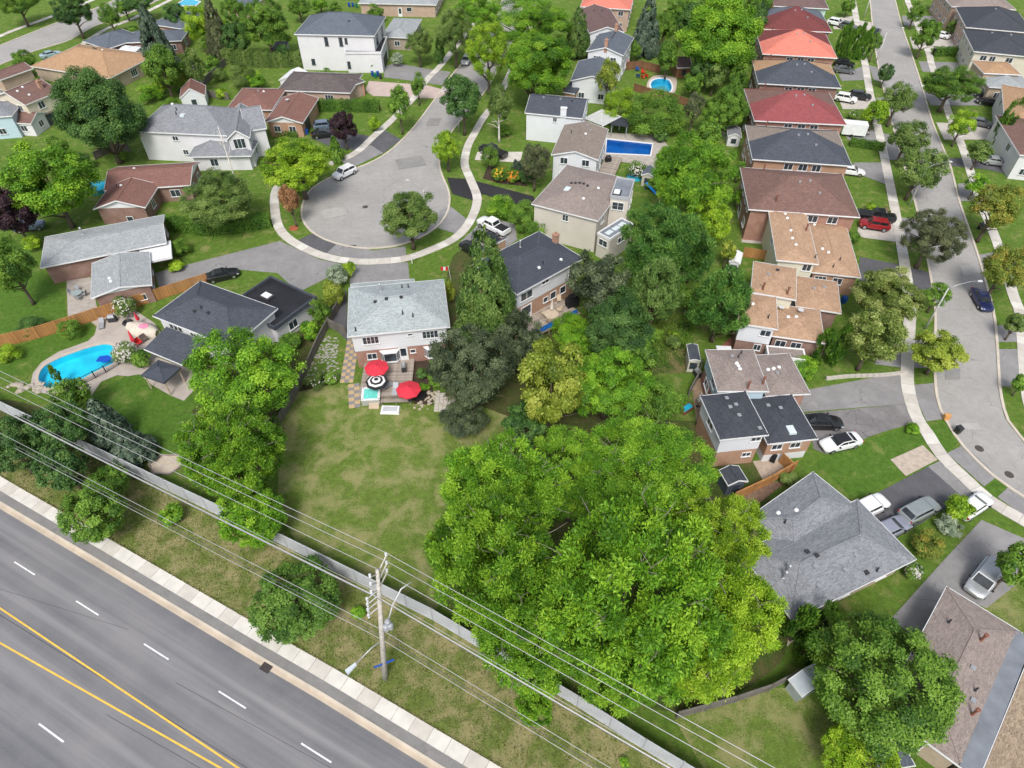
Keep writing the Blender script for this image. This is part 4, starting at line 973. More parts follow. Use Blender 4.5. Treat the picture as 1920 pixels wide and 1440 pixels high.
patch('bed', [(-38.23,53.61),(-30.72,70.4),(-26.33,70.4),(-26.15,66.02),(-26.49,58.08),(-27.42,51.09),(-29.87,48.67),(-33.41,46.36)], MATS['leaf_litter']); patch('bed', closed_line([(-62.12,55.36),(-54.8,53.61),(-42.98,49.46),(-38.82,44.87),(-44.09,43.43),(-53.03,48.67),(-60.26,51.91)]), MATS['leaf_litter'])
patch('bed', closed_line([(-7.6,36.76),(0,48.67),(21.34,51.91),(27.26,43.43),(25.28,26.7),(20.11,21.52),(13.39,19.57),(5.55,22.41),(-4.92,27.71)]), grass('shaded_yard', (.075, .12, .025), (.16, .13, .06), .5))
patch('bed', [(23.51,40.99),(28.04,43.07),(30.16,43.43),(24.15,38.99)], plain('mulch', (.2, .13, .09), .95, .3, 2))
patch('bed', [(-26.18,56.7),(-25.66,58.83),(-23.55,59.97),(-21.87,59.59),(-21.63,58.27),(-23.73,57.53)], SOIL); patch('bed', [(-4.4,114.36),(1.43,110.39),(2.8,106.61),(-1.88,107.54),(-5.23,109.43)], SOIL)

PT = asphalt('repair_pale', (.37, .36, .345), .1, .2, .3); PT2 = asphalt('repair_dark', (.25, .245, .24), .12, .3, .3)
patch('road_patch', [(51.91,51.5),(54.62,51.66),(54.59,50.59),(51.98,50.59)], PT); patch('road_patch', [(55.08,60.94),(56.98,60.94),(55.99,58.83),(54.12,58.83)], PT2); patch('road_patch', [(87.68,151.19),(89.1,151.19),(88.09,147.68),(86.69,147.68)], PT2); patch('road_patch', [(-21.77,116.41),(-16.98,118.08),(-15.65,114.36),(-20.55,112.75)], PT2); patch('road_patch', [(-32.05,98.68),(-28.7,99.86),(-27.22,97.51),(-30.6,95.87)], PT); patch('road_patch', [(-16.89,134.23),(-14.38,134.23),(-14.77,130.77),(-17.34,130.77)], PT2); patch('road_patch', [(67.29,82.81),(70.03,83.5),(69.54,81.2),(66.63,80.41)], PT)

# ------------------------------------------------------------------ houses
S_GG = shingle('shingle_pale_green_grey', (.375, .415, .42), (.25, .285, .29)); S_LG = shingle('shingle_light_grey', (.33, .35, .36), (.23, .25, .26)); S_MG = shingle('shingle_mid_grey', (.24, .25, .27), (.15, .16, .175))
S_SL = shingle('shingle_slate', (.075, .085, .105), (.05, .058, .075)); S_SL2 = shingle('shingle_charcoal', (.06, .066, .08), (.042, .047, .058)); S_BL = shingle('shingle_blue_grey', (.12, .14, .17), (.08, .095, .12))
S_BR = shingle('shingle_brown', (.19, .115, .098), (.13, .078, .068)); S_RB = shingle('shingle_red_brown', (.22, .115, .095), (.16, .085, .07)); S_TN = shingle('shingle_tan', (.43, .285, .19), (.31, .2, .13)); S_OR = shingle('shingle_orange_tan', (.41, .26, .155), (.3, .19, .115))
S_TP = shingle('shingle_taupe', (.27, .225, .205), (.2, .165, .15)); S_TB = shingle('shingle_brown_grey', (.25, .21, .18), (.18, .15, .13)); S_RD = shingle('shingle_red', (.27, .075, .078), (.2, .058, .06)); S_DR = shingle('shingle_dark_red', (.17, .05, .05), (.125, .04, .04))
S_SA = shingle('metal_tile_salmon', (.62, .2, .15), (.54, .17, .125)); S_PB = shingle('shingle_plum_brown', (.16, .105, .1), (.11, .075, .07)); S_DW = shingle('shingle_driftwood', (.4, .31, .22), (.2, .15, .11), .14, .3); S_MT = shingle('metal_tile_umber', (.12, .1, .1), (.09, .078, .078), .36, .5)
METAL = plain('dark_metal_roof', (.085, .096, .12), .5, .15, .8, .2); TAR = plain('flat_roof_membrane', (.075, .085, .1), .6, .3, .6); TAR_G = plain('flat_roof_grey', (.2, .22, .25), .6, .25, .7); TAR_B = plain('flat_roof_black', (.022, .022, .026), .55, .35, .5)
W_SD = siding('white_siding', (.68, .7, .735)); C_SD = siding('cream_siding', (.66, .64, .52)); B_SD = siding('blue_siding', (.45, .58, .66)); WSTUC = plain('white_stucco', (.65, .65, .67), .85, .06, .5); BEIGE = plain('beige_stucco', (.58, .54, .48), .85, .08, .5); G_SD = siding('grey_siding', (.42, .42, .41)); M_SD = siding('mint_siding', (.45, .62, .55))
BK_R = brick('brick_red', (.32, .13, .085), (.42, .2, .14)); BK_B = brick('brick_brown', (.22, .1, .075), (.28, .14, .1)); BK_O = brick('brick_orange', (.44, .22, .12), (.5, .28, .17)); BK_P = brick('brick_pink', (.5, .33, .25), (.56, .4, .31)); BK_T = brick('brick_tan', (.45, .35, .25), (.52, .41, .3))
D = dict
house('white sided two-storey house with pale green-grey hip roof and brick ground floor behind deck', [
 D(r=(-14.47,66.23,12.31,9.68,0.15), ez=5.7, pitch=.34, rm=S_GG, wm=BK_R, wm2=W_SD, split=2.75, ov=.45,
   win=[('s', -.63, 3.85, 1.9, 1.1, 4, 2), ('s', .65, 3.85, 1.9, 1.1, 4, 2), ('s', .22, 4.55, .6, .3, 1), ('s', -.67, 1.25, 1.1, .9, 2), ('s', -.27, 1.0, 2.5, 1.35, 'bay'), ('s', .23, 1.65, .6, .5, 1), ('s', .68, 1.0, 2.4, 1.3, 'bay'), ('e', 0, 3.8, 1.2, 1.1), ('w', .3, 3.8, 1.2, 1.1), ('n', .5, 3.8, 1.8, 1.1), ('n', -.5, 3.8, 1.8, 1.1)],
   doors=[('s', .02, .55, .95, 2.05, 'door')], vents=[(-.43, -.05, 'dark'), (-.2, -.06, 'dark'), (.1, -.05, 'dark'), (.2, .02, 'box'), (-.32, .5, 'flue'), (.12, .62, 'pipe'), (.25, .6, 'pipe'), (.1, -.52, 'pipe'), (.3, -.62, 'pipe'), (-.84, -.86, 'pipe')]),
 D(r=(-17.68,72.91,8.66,4.46,0.13), ez=3.0, pitch=.25, rm=S_GG, wm=BK_R, ov=.3, doors=[('n', .4, 0, 4.8, 2.1, 'garage_door')])])
house('white and brick house under dark ribbed metal hip roof with raised rear deck', [
 D(r=(2.28,75.27,12.08,8.85,0.72), ez=6.3, pitch=.34, rm=METAL, ribs=True, cap=METAL, wm=BK_O, wm2=W_SD, split=3.5, ov=.45,
   win=[('s', -.72, 4.3, 2.0, 1.2, 2), ('s', -.12, 5.2, 1.2, .5, 2), ('s', .78, 4.3, 1.2, 1.4, 2), ('s', -.08, 1.9, .8, .8, 1), ('s', .17, 1.8, 1.0, 1.1, 1), ('s', .5, 1.8, 1.0, 1.1, 1)],
   doors=[('s', -.72, 1.0, 1.8, 2.1, 'door')], vents=[(-.1, -.6, 'dome'), (.5, -.7, 'dome'), (.05, -.55, 'pipe'), (.93, .15, 'chim'), (.1, .55, 'flue')]),
 D(r=(-2.64,84.36,4.86,0.25,0.76), ez=3.0, pitch=.34, rm=METAL, wm=BK_O, ov=.3)])
house('beige stucco house with taupe roof, roof tower and skylit rear wing', [
 D(r=(10.92,94.74,10.79,13.79,-0.46), ez=5.8, pitch=.26, rm=S_TP, wm=BEIGE, ov=.3, win=[('s', .02, 4.2, .9, 1.0, 2, 2), ('w', 0, 3.6, 1.4, 1.1), ('e', -.6, 3.8, 1.0, 1.1)],
   vents=[(.05, -.02, 'dark'), (.17, -.02, 'dark'), (-.07, -.02, 'dark'), (-.2, -.02, 'dark'), (-.32, -.02, 'dark'), (.3, -.5, 'dome'), (.45, .1, 'dome'), (-.3, -.3, 'sky')]),
 D(r=(17.04,93.4,2.91,5.93,-0.27), ez=7.0, roof='flat', rm=TAR_G, wm=BEIGE, ov=.05, fm=plain('parapet_grey', (.4, .41, .43), .6, .1), parapet=.25, win=[('s', -.1, 5.0, 1.7, 1.2, 2, 2), ('e', -.4, 4.6, 1.2, 1.5, 1), ('e', .3, 4.6, 1.2, 1.5, 1)], vents=[(-.45, -.55, 'skyd')]),
 D(r=(15.6,86.91,2.43,5.78,-0.78), ez=4.0, roof='flat', rm=TAR_G, wm=BEIGE, ov=.05, fm=WHITE, parapet=.12, win=[('s', 0, 2.3, 1.5, 1.0, 2, 2), ('e', 0, 2.2, 1.5, .9)], vents=[(.0, -.55, 'sky'), (.0, 0, 'sky'), (.0, .5, 'sky')])])
house('white gable-fronted house with brown-grey shingle roof beside the blue rectangular pool', [
 D(r=(12.11,112.93,8.09,11.99,-0.24), ez=5.2, roof='gabley', pitch=.27, rm=S_TB, wm=W_SD, ov=.3, vents=[(.15, .2, 'dome'), (.3, .5, 'box'), (-.5, .3, 'pipe'), (.1, .75, 'box')])])
house('long white sided house with slate gable roof and white chimney breast', [
 D(r=(8.79,127.6,10.96,9.01,-0.23), ez=5.4, roof='gablex', pitch=.36, rm=S_SL, wm=W_SD, ov=.25, win=[('s', .05, 4.1, .7, .8, 2), ('w', 0, 3.6, 1.2, 1)], vents=[(.33, -.9, 'wchim'), (-.5, -.1, 'box'), (.1, -.1, 'box'), (.5, -.15, 'dark')])])
house('slate-roofed house with brick chimney and stepped white gables near oval pool', [
 D(r=(22.25,160.06,8.24,11.73,-0.32), ez=5.6, roof='gabley', pitch=.3, rm=S_BL, wm=W_SD, ov=.3, vents=[(0, -.9, 'chim'), (.02, .1, 'dark'), (.02, .35, 'dark'), (.02, .6, 'dark'), (0, .9, 'chim')]),
 D(r=(17.78,146.9,8.89,11.18,-0.22), ez=4.4, roof='gabley', pitch=.3, rm=S_BL, wm=W_SD, ov=.3),
 D(r=(14.61,146.76,2.71,13.96,-0.41), ez=2.7, roof='shed', pitch=.1, rm=S_SL, wm=BK_O, ov=.2)])
house('plum-brown roofed house at the top behind the bright maples', [D(r=(21.46,176.92,8.24,17.02,0.09), ez=5.4, roof='gabley', pitch=.3, rm=S_PB, wm=W_SD, ov=.3, vents=[(.3, .5, 'dark'), (-.2, .5, 'dark')])])
house('salmon metal roofed house at the top edge beside the plum-brown roof', [D(r=(25.9,197.61,12.73,22.48,-0.2), ez=5.4, pitch=.35, rm=S_SA, wm=BK_P, ov=.4)])
# row of semi-detached houses on the near side of the right-hand street
def semi(label, r, near, far, wall, xs, extra=(), pitch=.4):
    r = (*r[:3], min(r[3], r[2] - .6), r[4])
    win = [('s', s, 4.05, 1.35, 1.05, 2) for s in xs] + [('s', s, 1.3, 1.35, 1.1, 2) for s in xs[:2]]
    win += [('e', s, 3.9, 1.5, 1.2) for s in (-.6, -.2, .2, .6)] + [('w', s, 3.9, 1.4, 1.2) for s in (-.6, -.2, .2, .6)] + [('w', s, 1.2, 1.4, 1.2) for s in (-.6, .6)]
    house(label, [D(r=r, ez=5.7, pitch=pitch, rm=near, rm2=far, nocap=False, cap=near, wm=wall, ov=.45, win=win, doors=[('e', -.5, 0, 2.6, 2.1, 'garage_door'), ('e', .5, 0, 2.6, 2.1, 'garage_door'), ('w', -.2, 0, 1.6, 2.1, 'door')],
                       vents=[(-.05, -.18, 'box'), (.14, -.14, 'box'), (.3, -.45, 'box'), (-.62, .55, 'rust')] + list(extra))], group='semi-detached houses along the street')
XS = (-.24, .07, .36)
semi('brown roofed brick semi-detached house above the red and black cars', (44.72,94.98,16.11,13.15,-0.14), S_BR, S_BR, BK_R, (.22, -.3, .6), [(-.5, -.75, 'rust')])
semi('charcoal and brown roofed semi-detached house next behind the brown roofed one', (49.32,110.85,15.99,13.19,-0.15), S_SL, S_TB, BK_O, XS)
semi('red and brown roofed semi-detached house beside the white trailer', (53.47,126.73,16.32,14.61,-0.11), S_RD, S_BR, BK_R, XS)
semi('charcoal and orange-tan roofed semi-detached house above the red roof', (58.62,142.78,16.03,12.79,-0.15), S_SL, S_OR, BK_B, XS)
semi('bright salmon metal roofed semi-detached house beside the tall cedar row', (63.79,160.13,15.66,15.86,-0.16), S_SA, S_DR, BK_R, XS)
semi('dark red roofed semi-detached house above the salmon roof', (68.12,176.31,15.62,15.57,-0.14), S_DR, S_BL, BK_B, XS)
semi('brown roofed mint sided semi-detached house at the top edge', (73.56,193.36,15,17.55,-0.17), S_PB, S_BR, M_SD, XS)
BS = 'tan backsplit houses'
house('cream and brick backsplit with tan roofs, nearest the brown semi', [
 D(r=(40.42,82.85,5.51,13.51,-0.18), ez=5.5, pitch=.2, rm=S_TN, wm=C_SD, ov=.35, win=[('s', .65, 4.0, 1.1, 1.0, 2), ('w', 0, 3.8, 1.4, 1.1)], vents=[(-.2, .75, 'dome'), (-.15, .55, 'dome'), (-.1, .05, 'dome'), (-.1, -.25, 'dome'), (0, -.5, 'dome'), (.75, .2, 'rust'), (.9, -.8, 'pipe')]),
 D(r=(46.47,82.78,6.53,13.79,-0.19), ez=3.5, pitch=.22, rm=S_TN, wm=BK_O, ov=.35, win=[('s', -.6, 1.7, 1.5, 1.0, 3), ('s', .2, 1.7, 1.2, 1.0, 2)], vents=[(-.5, .75, 'dome'), (-.4, -.2, 'dome'), (-.2, -.35, 'dome'), (.2, -.6, 'pipe'), (-.1, -.8, 'pipe')])], group=BS)
house('middle tan backsplit with dark gap between its two roofs', [
 D(r=(34.88,72.11,5.6,7.12,-0.3), ez=5.5, pitch=.2, rm=S_TN, wm=C_SD, ov=.35, vents=[(-.3, .1, 'box'), (.1, .5, 'dark'), (-.5, -.8, 'rust'), (.6, -.8, 'rust')]),
 D(r=(41.12,71.71,5.6,6.98,-0.26), ez=3.5, pitch=.22, rm=S_TN, wm=BK_B, ov=.35, vents=[(-.2, .1, 'box'), (.3, .3, 'box')])], group=BS)
t3 = house('white and brick tan-roofed backsplit with weather-streaked shingles', [
 D(r=(31.07,65.8,4.64,6.45,-0.24), ez=5.5, pitch=.2, rm=S_TN, wm=BK_B, wm2=W_SD, split=2.6, ov=.35, win=[('s', .6, 3.9, 1.2, .9, 2), ('s', .4, 1.4, .8, .9, 2), ('w', 0, 3.6, 1.4, 1.1)], vents=[(.5, -.5, 'pipe'), (-.3, .2, 'dome')]),
 D(r=(36.5,65.71,6.34,6.57,-0.22), ez=3.5, pitch=.22, rm=S_TN, wm=BK_B, ov=.35, win=[('s', -.62, 1.6, 1.2, 1.0, 2), ('s', .05, 1.6, 1.2, 1.0, 2)], vents=[(-.35, .1, 'dome'), (-.05, .1, 'dome'), (.15, .5, 'dish'), (-.6, .55, 'dish')]),
 D(r=(34.14,61.04,4.6,2.07,-0.15), ez=2.5, roof='flat', parapet=.1, rm=S_TP, wm=B_SD, ov=.1, win=[('s', -.3, 1.2, 1.2, .7, 2), ('s', .4, 1.2, 1.2, .7, 2)])], group=BS)
house('taupe roofed pair with three skylights between tan and slate roofs', [
 D(r=(25.92,55.27,5.68,6.8,0), ez=5.2, pitch=.22, rm=S_TP, wm=BK_R, wm2=B_SD, split=2.6, ov=.35, win=[('w', -.3, 1.2, 1.6, 1.1), ('w', .3, 3.5, 1.4, 1.0)], vents=[(-.05, .55, 'box'), (.0, .12, 'dome'), (.03, -.0, 'dome'), (.06, -.14, 'dome'), (.4, .75, 'pipe'), (.2, .5, 'pipe'), (.2, -.9, 'rust'), (.85, -.7, 'rust')]),
 D(r=(31.5,56.19,5.13,6.76,0.07), ez=3.6, pitch=.22, rm=S_TP, wm=BK_R, ov=.35, vents=[(-.45, .15, 'dome'), (-.2, .15, 'dome'), (.05, .17, 'dome'), (-.15, -.1, 'box')])])
house('white and brick house with two charcoal hip roofs by cracked driveway', [
 D(r=(23.97,48.29,5.24,6.35,0.13), ez=5.2, pitch=.22, rm=S_SL2, wm=BK_O, wm2=W_SD, split=2.6, ov=.35, win=[('s', .72, 4.0, 1.0, .6, 2), ('s', .55, 1.4, .9, .6, 2), ('w', 0, 3.6, 1.4, 1.1)], vents=[(0, .7, 'box'), (-.1, .2, 'box'), (.2, .3, 'box'), (.1, -.2, 'box'), (.75, -.75, 'box')]),
 D(r=(29.77,49.2,5.6,6.61,0.13), ez=3.6, pitch=.22, rm=S_SL2, wm=WSTUC, wm2=BK_O, split=1.2, ov=.35, win=[('s', -.55, 2.1, 1.1, .8, 2), ('s', .3, 2.1, 1.1, .8, 2)], vents=[(-.3, .5, 'box'), (.1, .3, 'box'), (.1, -.6, 'sky')])])
house('large bungalow with grey weathered shingle hip roof beside the walnut trees', [
 D(r=(28.85,36.94,9.84,5.72,0.6), ez=3.2, pitch=.36, rm=S_MG, wm=BK_T, ov=.5, vents=[(-.5, .5, 'dome'), (-.2, .2, 'dome'), (-.6, .1, 'pipe')], auto=False),
 D(r=(29.55,32.36,14.49,7.29,0.42), ez=3.22, pitch=.33, rm=S_MG, wm=BK_T, ov=.5, vents=[(-.35, -.2, 'box'), (.0, -.55, 'box'), (.25, -.35, 'box'), (-.25, .0, 'dark'), (-.3, .2, 'dark'), (-.7, .0, 'flue'), (-.78, -.08, 'flue'), (-.45, -.6, 'box'), (.25, -.8, 'dark'), (.4, -.85, 'pipe')])])
house('taupe roofed semi-detached house in the bottom right corner joined to a speckled roof', [
 D(r=(36.57,21.84,6.18,14.44,-0.76), ez=3.2, pitch=.24, rm=S_TP, wm=BK_T, ov=.45, vents=[(.2, .5, 'rust'), (.3, .1, 'box'), (.55, -.12, 'pipe'), (.6, -.25, 'box'), (.7, -.4, 'rust'), (-.6, .5, 'pipe')]),
 D(r=(38.96,19.49,1.35,14.37,-0.75), ez=3.3, roof='flat', parapet=0, rm=TAR_G, wm=BK_T, ov=.2, auto=False),
 D(r=(42.84,15.92,8.91,14.42,-0.76), ez=3.25, pitch=.24, rm=S_DW, wm=BK_T, ov=.45, vents=[(-.55, .1, 'dome'), (-.7, .3, 'box'), (-.5, .3, 'box'), (-.35, -.15, 'dome')])])
# far side of the right-hand street
E_ = 'houses across the street'
house('taupe roofed pink brick house at the top right corner', [D(r=(121,194.32,15.18,15.67,-0.17), ez=5.4, pitch=.3, rm=S_TP, wm=BK_P, ov=.4, win=[('s', -.3, 3.9, 1.2, 1), ('s', 0, 3.9, 1.2, 1), ('s', .4, 3.9, 1.2, 1)])], group=E_)
house('brick house with charcoal hip roof, upper of two across the street', [D(r=(117.47,177.63,14.38,15.67,-0.29), ez=5.4, pitch=.38, rm=S_SL2, wm=BK_P, ov=.4, win=[('s', -.45, 4, 1.2, 1), ('s', -.15, 4, 1.2, 1), ('s', .3, 4, 1.2, 1)], vents=[(-.1, -.1, 'box')])], group=E_)
house('cream walled house with charcoal hip roof, lower of two across the street', [D(r=(110.87,161.66,12.89,15.14,-0.3), ez=5.4, pitch=.3, rm=S_SL2, wm=plain('cream_stucco', (.6, .56, .47), .85, .08), ov=.4, win=[('s', -.65, 3.6, 1.2, 1), ('s', -.35, 3.6, 1.1, 1), ('s', .2, 3.6, 1.3, 1)], vents=[(-.3, .2, 'box'), (.3, .2, 'box')])], group=E_)
house('orange-tan and grey roofed low house below the charcoal roofs', [D(r=(104.44,149.61,7.51,7.23,-0.12), ez=4.4, pitch=.25, rm=S_OR, wm=BK_T, ov=.3), D(r=(104.95,145.93,8.83,9.07,-0.16), ez=3.2, pitch=.22, rm=S_LG, wm=BK_T, ov=.3, vents=[(-.2, .2, 'box'), (.3, .2, 'box')])], group=E_)
house('sandy tan roofed house behind the tall leaning cedar', [D(r=(100.83,129.73,9.33,17.81,-0.45), ez=4.6, pitch=.25, rm=S_OR, wm=WSTUC, ov=.3, win=[('w', -.3, 2.6, 1.4, 1.2), ('w', .4, 2.6, 1.2, 1.2)])], group=E_)
house('brown roofed white house at the right edge beside steps', [D(r=(93.81,116.25,8.14,16.37,-0.24), ez=4.6, pitch=.25, rm=S_BR, wm=WSTUC, ov=.3, win=[('w', .3, 2.6, 1.4, 1.2)], doors=[('w', -.5, 0, 1, 2.1, 'door')])], group=E_)
# left and top left
house('large white house with grey hip roof, skylight and gabled front', [
 D(r=(-58.69,120.87,17.24,11.11,-0.1), ez=5.6, pitch=.5, rm=S_MG, wm=WSTUC, ov=.4, win=[('s', -.18, 4.0, 1.0, .8, 2), ('s', -.05, 1.4, .9, .9, 2), ('w', 0, 3.8, 1.4, 1.1)], doors=[('s', .55, .1, 1.4, 2.1, 'door')], vents=[(-.05, -.35, 'sky'), (-.22, -.2, 'pipe'), (-.2, -.35, 'pipe'), (-.35, .0, 'dome')]),
 D(r=(-49.54,119.03,3.98,11.84,0.21), ez=5.6, roof='gabley', pitch=.75, rm=S_MG, wm=WSTUC, ov=.3, win=[('s', 0, 3.7, 1.9, 1.7, 3)]),
 D(r=(-52.19,117.43,11.06,11.12,0.04), ez=3.0, pitch=.4, rm=S_MG, wm=WSTUC, ov=.6, win=[('e', 0, .9, 1.6, 1.2), ('s', -.3, .9, 1.3, 1.3)]),
 D(r=(-47.84,121.57,3.57,8.3,0.37), ez=5.2, roof='gablex', pitch=.6, rm=S_MG, wm=WSTUC, ov=.3, win=[('e', 0, 3.4, 1.2, 1.2)])])
house('tall white modern house with dark grey hip roof and flat-roofed garage', [
 D(r=(-39.15,165.84,18.01,13.01,-0.06), ez=7.8, pitch=.42, rm=S_BL, wm=WSTUC, ov=.35, wf=DARKFR, win=[('s', -.25, 5.4, .7, 1.7, 1), ('s', .13, 5.4, .7, 1.7, 1), ('s', .27, 5.9, .5, 1.1, 1), ('s', .25, .9, .7, 1.5, 1), ('s', -.7, 1.2, .7, 1.2, 1), ('e', -.5, 4.9, 1.5, 2.2, 1), ('e', .4, 4.9, 1.5, 1.8, 1), ('w', -.3, 5, 1.2, 1.3), ('w', .4, 5, 1.2, 1.3), ('n', -.5, 5, 1.4, 1.4), ('n', .4, 5, 1.4, 1.4)], vents=[(-.2, .02, 'dark'), (-.12, .02, 'dark'), (-.04, .02, 'dark'), (.04, .02, 'dark'), (.3, -.4, 'dark')]),
 D(r=(-33.53,163.29,8.28,10,0), ez=4.4, roof='flat', parapet=.2, rm=TAR_B, wm=WSTUC, ov=.15, fm=WSTUC, wf=DARKFR, win=[('s', -.9, 1, .6, 1.4, 1)], doors=[('e', 0, 0, 4.6, 2.3, 'garage_door', DARKFR)])])
house('small bungalow with pale green-grey hip roof beside the tall white house', [D(r=(-27.3,179.54,7.21,13.96,-0.1), ez=3.0, pitch=.3, rm=S_LG, wm=plain('taupe_stucco', (.36, .3, .25), .85, .1), ov=.4)])
house('pinkish brick bungalow at the top edge with white door', [D(r=(-30.13,206.53,21.05,17.83,-0.07), ez=3.2, pitch=.28, rm=S_LG, wm=BK_P, ov=.4, win=[('s', .3, 1.3, 1.3, 1.0, 1)], doors=[('s', .05, 0, .9, 2.1, 'door')])])
house('brick bungalow with umber metal tile roof and pink driveway', [
 D(r=(-40.69,145.39,15.51,10.2,-0.09), ez=3.0, pitch=.32, rm=S_MT, wm=BK_P, ov=.4, win=[('s', .4, .9, 1.7, 1.3, 3), ('e', .2, .6, 2.4, 1.6, 3)]),
 D(r=(-35.35,145.25,6.16,5.06,0.82), ez=3.0, pitch=.32, rm=S_MT, wm=BK_P, ov=.4, doors=[('e', 0, 0, 4.6, 2.2, 'garage_door', plain('salmon_door', (.62, .3, .22), .6, .1))])])
house('brown-red roofed brick bungalow with white gable and satellite dish', [
 D(r=(-43.5,131.35,7.4,11.69,-0.06), ez=3.0, roof='gabley', pitch=.32, rm=S_RB, wm=BK_O, gm=WHITE, ov=.4, win=[('s', -.5, 1, 1.2, 1.1), ('s', .4, 1, 1.2, 1.1)], vents=[(-.35, .3, 'dish')], doors=[('e', -.4, 0, 2.6, 2.1, 'garage_door', DARKFR)]),
 D(r=(-51.96,136.67,9.16,10.48,-0.03), ez=3.0, pitch=.32, rm=S_RB, wm=BK_O, ov=.4, win=[('s', .5, 1, 1.0, 1.1)], vents=[(.3, .2, 'dome'), (.1, .1, 'box')])])
house('brown roofed brick bungalow with white gables above the grey roofed one', [
 D(r=(-61.03,104.88,13.78,8.15,0.13), ez=3.0, roof='gablex', pitch=.34, rm=S_RB, wm=BK_B, gm=WHITE, ov=.4, win=[('s', .6, .9, 1.5, 1.2)], vents=[(-.4, .1, 'dome')]),
 D(r=(-62.74,98.06,8.05,7.36,0.06), ez=3.0, roof='gabley', pitch=.34, rm=S_RB, wm=BK_B, gm=WHITE, ov=.4, vents=[(-.3, .5, 'dome'), (-.45, .45, 'pipe')], win=[('s', .2, .3, .9, .9, 1)])])
house('brick bungalow with light grey shingles and projecting rear gable wing', [
 D(r=(-60.65,85.11,16.78,8.41,0.38), ez=3.2, roof='hipw', pitch=.22, rm=S_LG, wm=BK_B, gm=WHITE, ov=.4, win=[('s', .45, 1.3, 1.3, 1.0, 2)], vents=[(-.35, .45, 'flue')]),
 D(r=(-54.89,76.75,7.6,8.71,0.4), ez=3.1, roof='gabley', pitch=.2, rm=S_LG, wm=BK_B, gm=WHITE, ov=.4, win=[('s', .6, .8, .8, .9, 1)], vents=[(-.35, -.3, 'dome'), (-.3, -.5, 'dome')]),
 D(r=(-52.47,82.71,4.35,4.52,0.38), ez=2.7, roof='flat', parapet=.06, rm=WHITE, wm=None, ov=.1)])
house('white house with charcoal hip roof and flat black front roof above the kidney pool', [
 D(r=(-37.98,66.48,13.21,8.16,-0.46), ez=4.6, pitch=.42, rm=S_SL, wm=WSTUC, ov=.4, win=[('s', -.7, 3.0, .7, .8, 1), ('s', -.58, 3.0, .7, .8, 1), ('s', -.46, 3.0, .7, .8, 1), ('s', -.1, 3.0, 1.0, .7, 2), ('e', -.3, 1.2, 1.4, 1.2)], vents=[(-.2, -.45, 'dark'), (-.1, -.3, 'pipe'), (.1, -.35, 'dark')]),
 D(r=(-32.01,70.44,7.56,8.72,1), ez=3.1, roof='flat', parapet=.3, rm=TAR_B, wm=WSTUC, ov=.4, fm=S_SL, vents=[(.1, .35, 'skyd')], win=[('s', -.2, .9, 1.4, 1.2)]),
 D(r=(-42.14,61.81,6.47,3.95,-0.46), ez=2.8, roof='shed', pitch=.16, rm=S_SL, wm=None, ov=.2)])
house('two-storey cream house with brown gable roof at the left edge', [D(r=(-95.91,133.35,7.63,9.36,1.11), ez=5.4, roof='gablex', pitch=.34, rm=S_BR, wm=BK_P, wm2=plain('cream_wall', (.66, .6, .48), .85, .08), split=2.6, ov=.35, win=[('s', -.2, 3.6, 1.2, 1.2, 2)], doors=[('s', 0, .1, 2.0, 2.1, 'door', DARKFR)], vents=[(.5, -.5, 'chim'), (-.5, -.2, 'dome'), (-.1, -.1, 'dome'), (-.3, -.6, 'dome')]),
 D(r=(-106.73,146.62,7.37,5,1.05), ez=4.6, roof='gablex', pitch=.34, rm=S_BR, wm=BK_P, ov=.35), D(r=(-94.54,128.83,4.18,5.34,-0.11), ez=2.6, roof='gablex', pitch=.4, rm=S_BR, wm=WSTUC, ov=.2)])
house('orange-tan roofed bungalow behind the big dark maple', [D(r=(-94.39,157.62,21.64,14.57,-0.33), ez=3.0, pitch=.34, rm=S_OR, wm=BK_T, ov=.4, win=[('e', 0, .9, 1.8, 1.4, 3), ('s', .8, 1, 1.2, 1.1)], vents=[(.2, .2, 'dome'), (-.1, .3, 'dark'), (.1, .1, 'dark')])])
house('slate roofed bungalow beside the white garden canopy', [D(r=(-95.69,171.66,9.59,10.25,-0.59), ez=3.0, pitch=.34, rm=S_BL, wm=BK_B, ov=.4), D(r=(-85.94,173.69,12.89,8.08,0.11), ez=3.0, pitch=.3, rm=S_BL, wm=BK_B, ov=.4, win=[('e', 0, .9, 1.4, 1.3)])])
house('slate roofed orange brick bungalow at the top left behind spruce', [D(r=(-84.54,185.69,10.2,11.14,-0.36), ez=3.0, pitch=.32, rm=S_BL, wm=BK_O, ov=.4, vents=[(-.2, .1, 'dark'), (.2, .1, 'dark')])])
house('pale blue walled house cut by the left edge', [D(r=(-99.01,128.62,6.25,7.76,0.19), ez=4.4, pitch=.3, rm=S_MG, wm=B_SD, ov=.3)])
house('brick bungalow roof glimpsed between the spruces at the top', [D(r=(-72.09,202.94,7.87,11.8,-0.23), ez=3.0, pitch=.3, rm=S_BL, wm=BK_P, ov=.4, win=[('s', .2, 1, 1.4, 1.1)]) ])

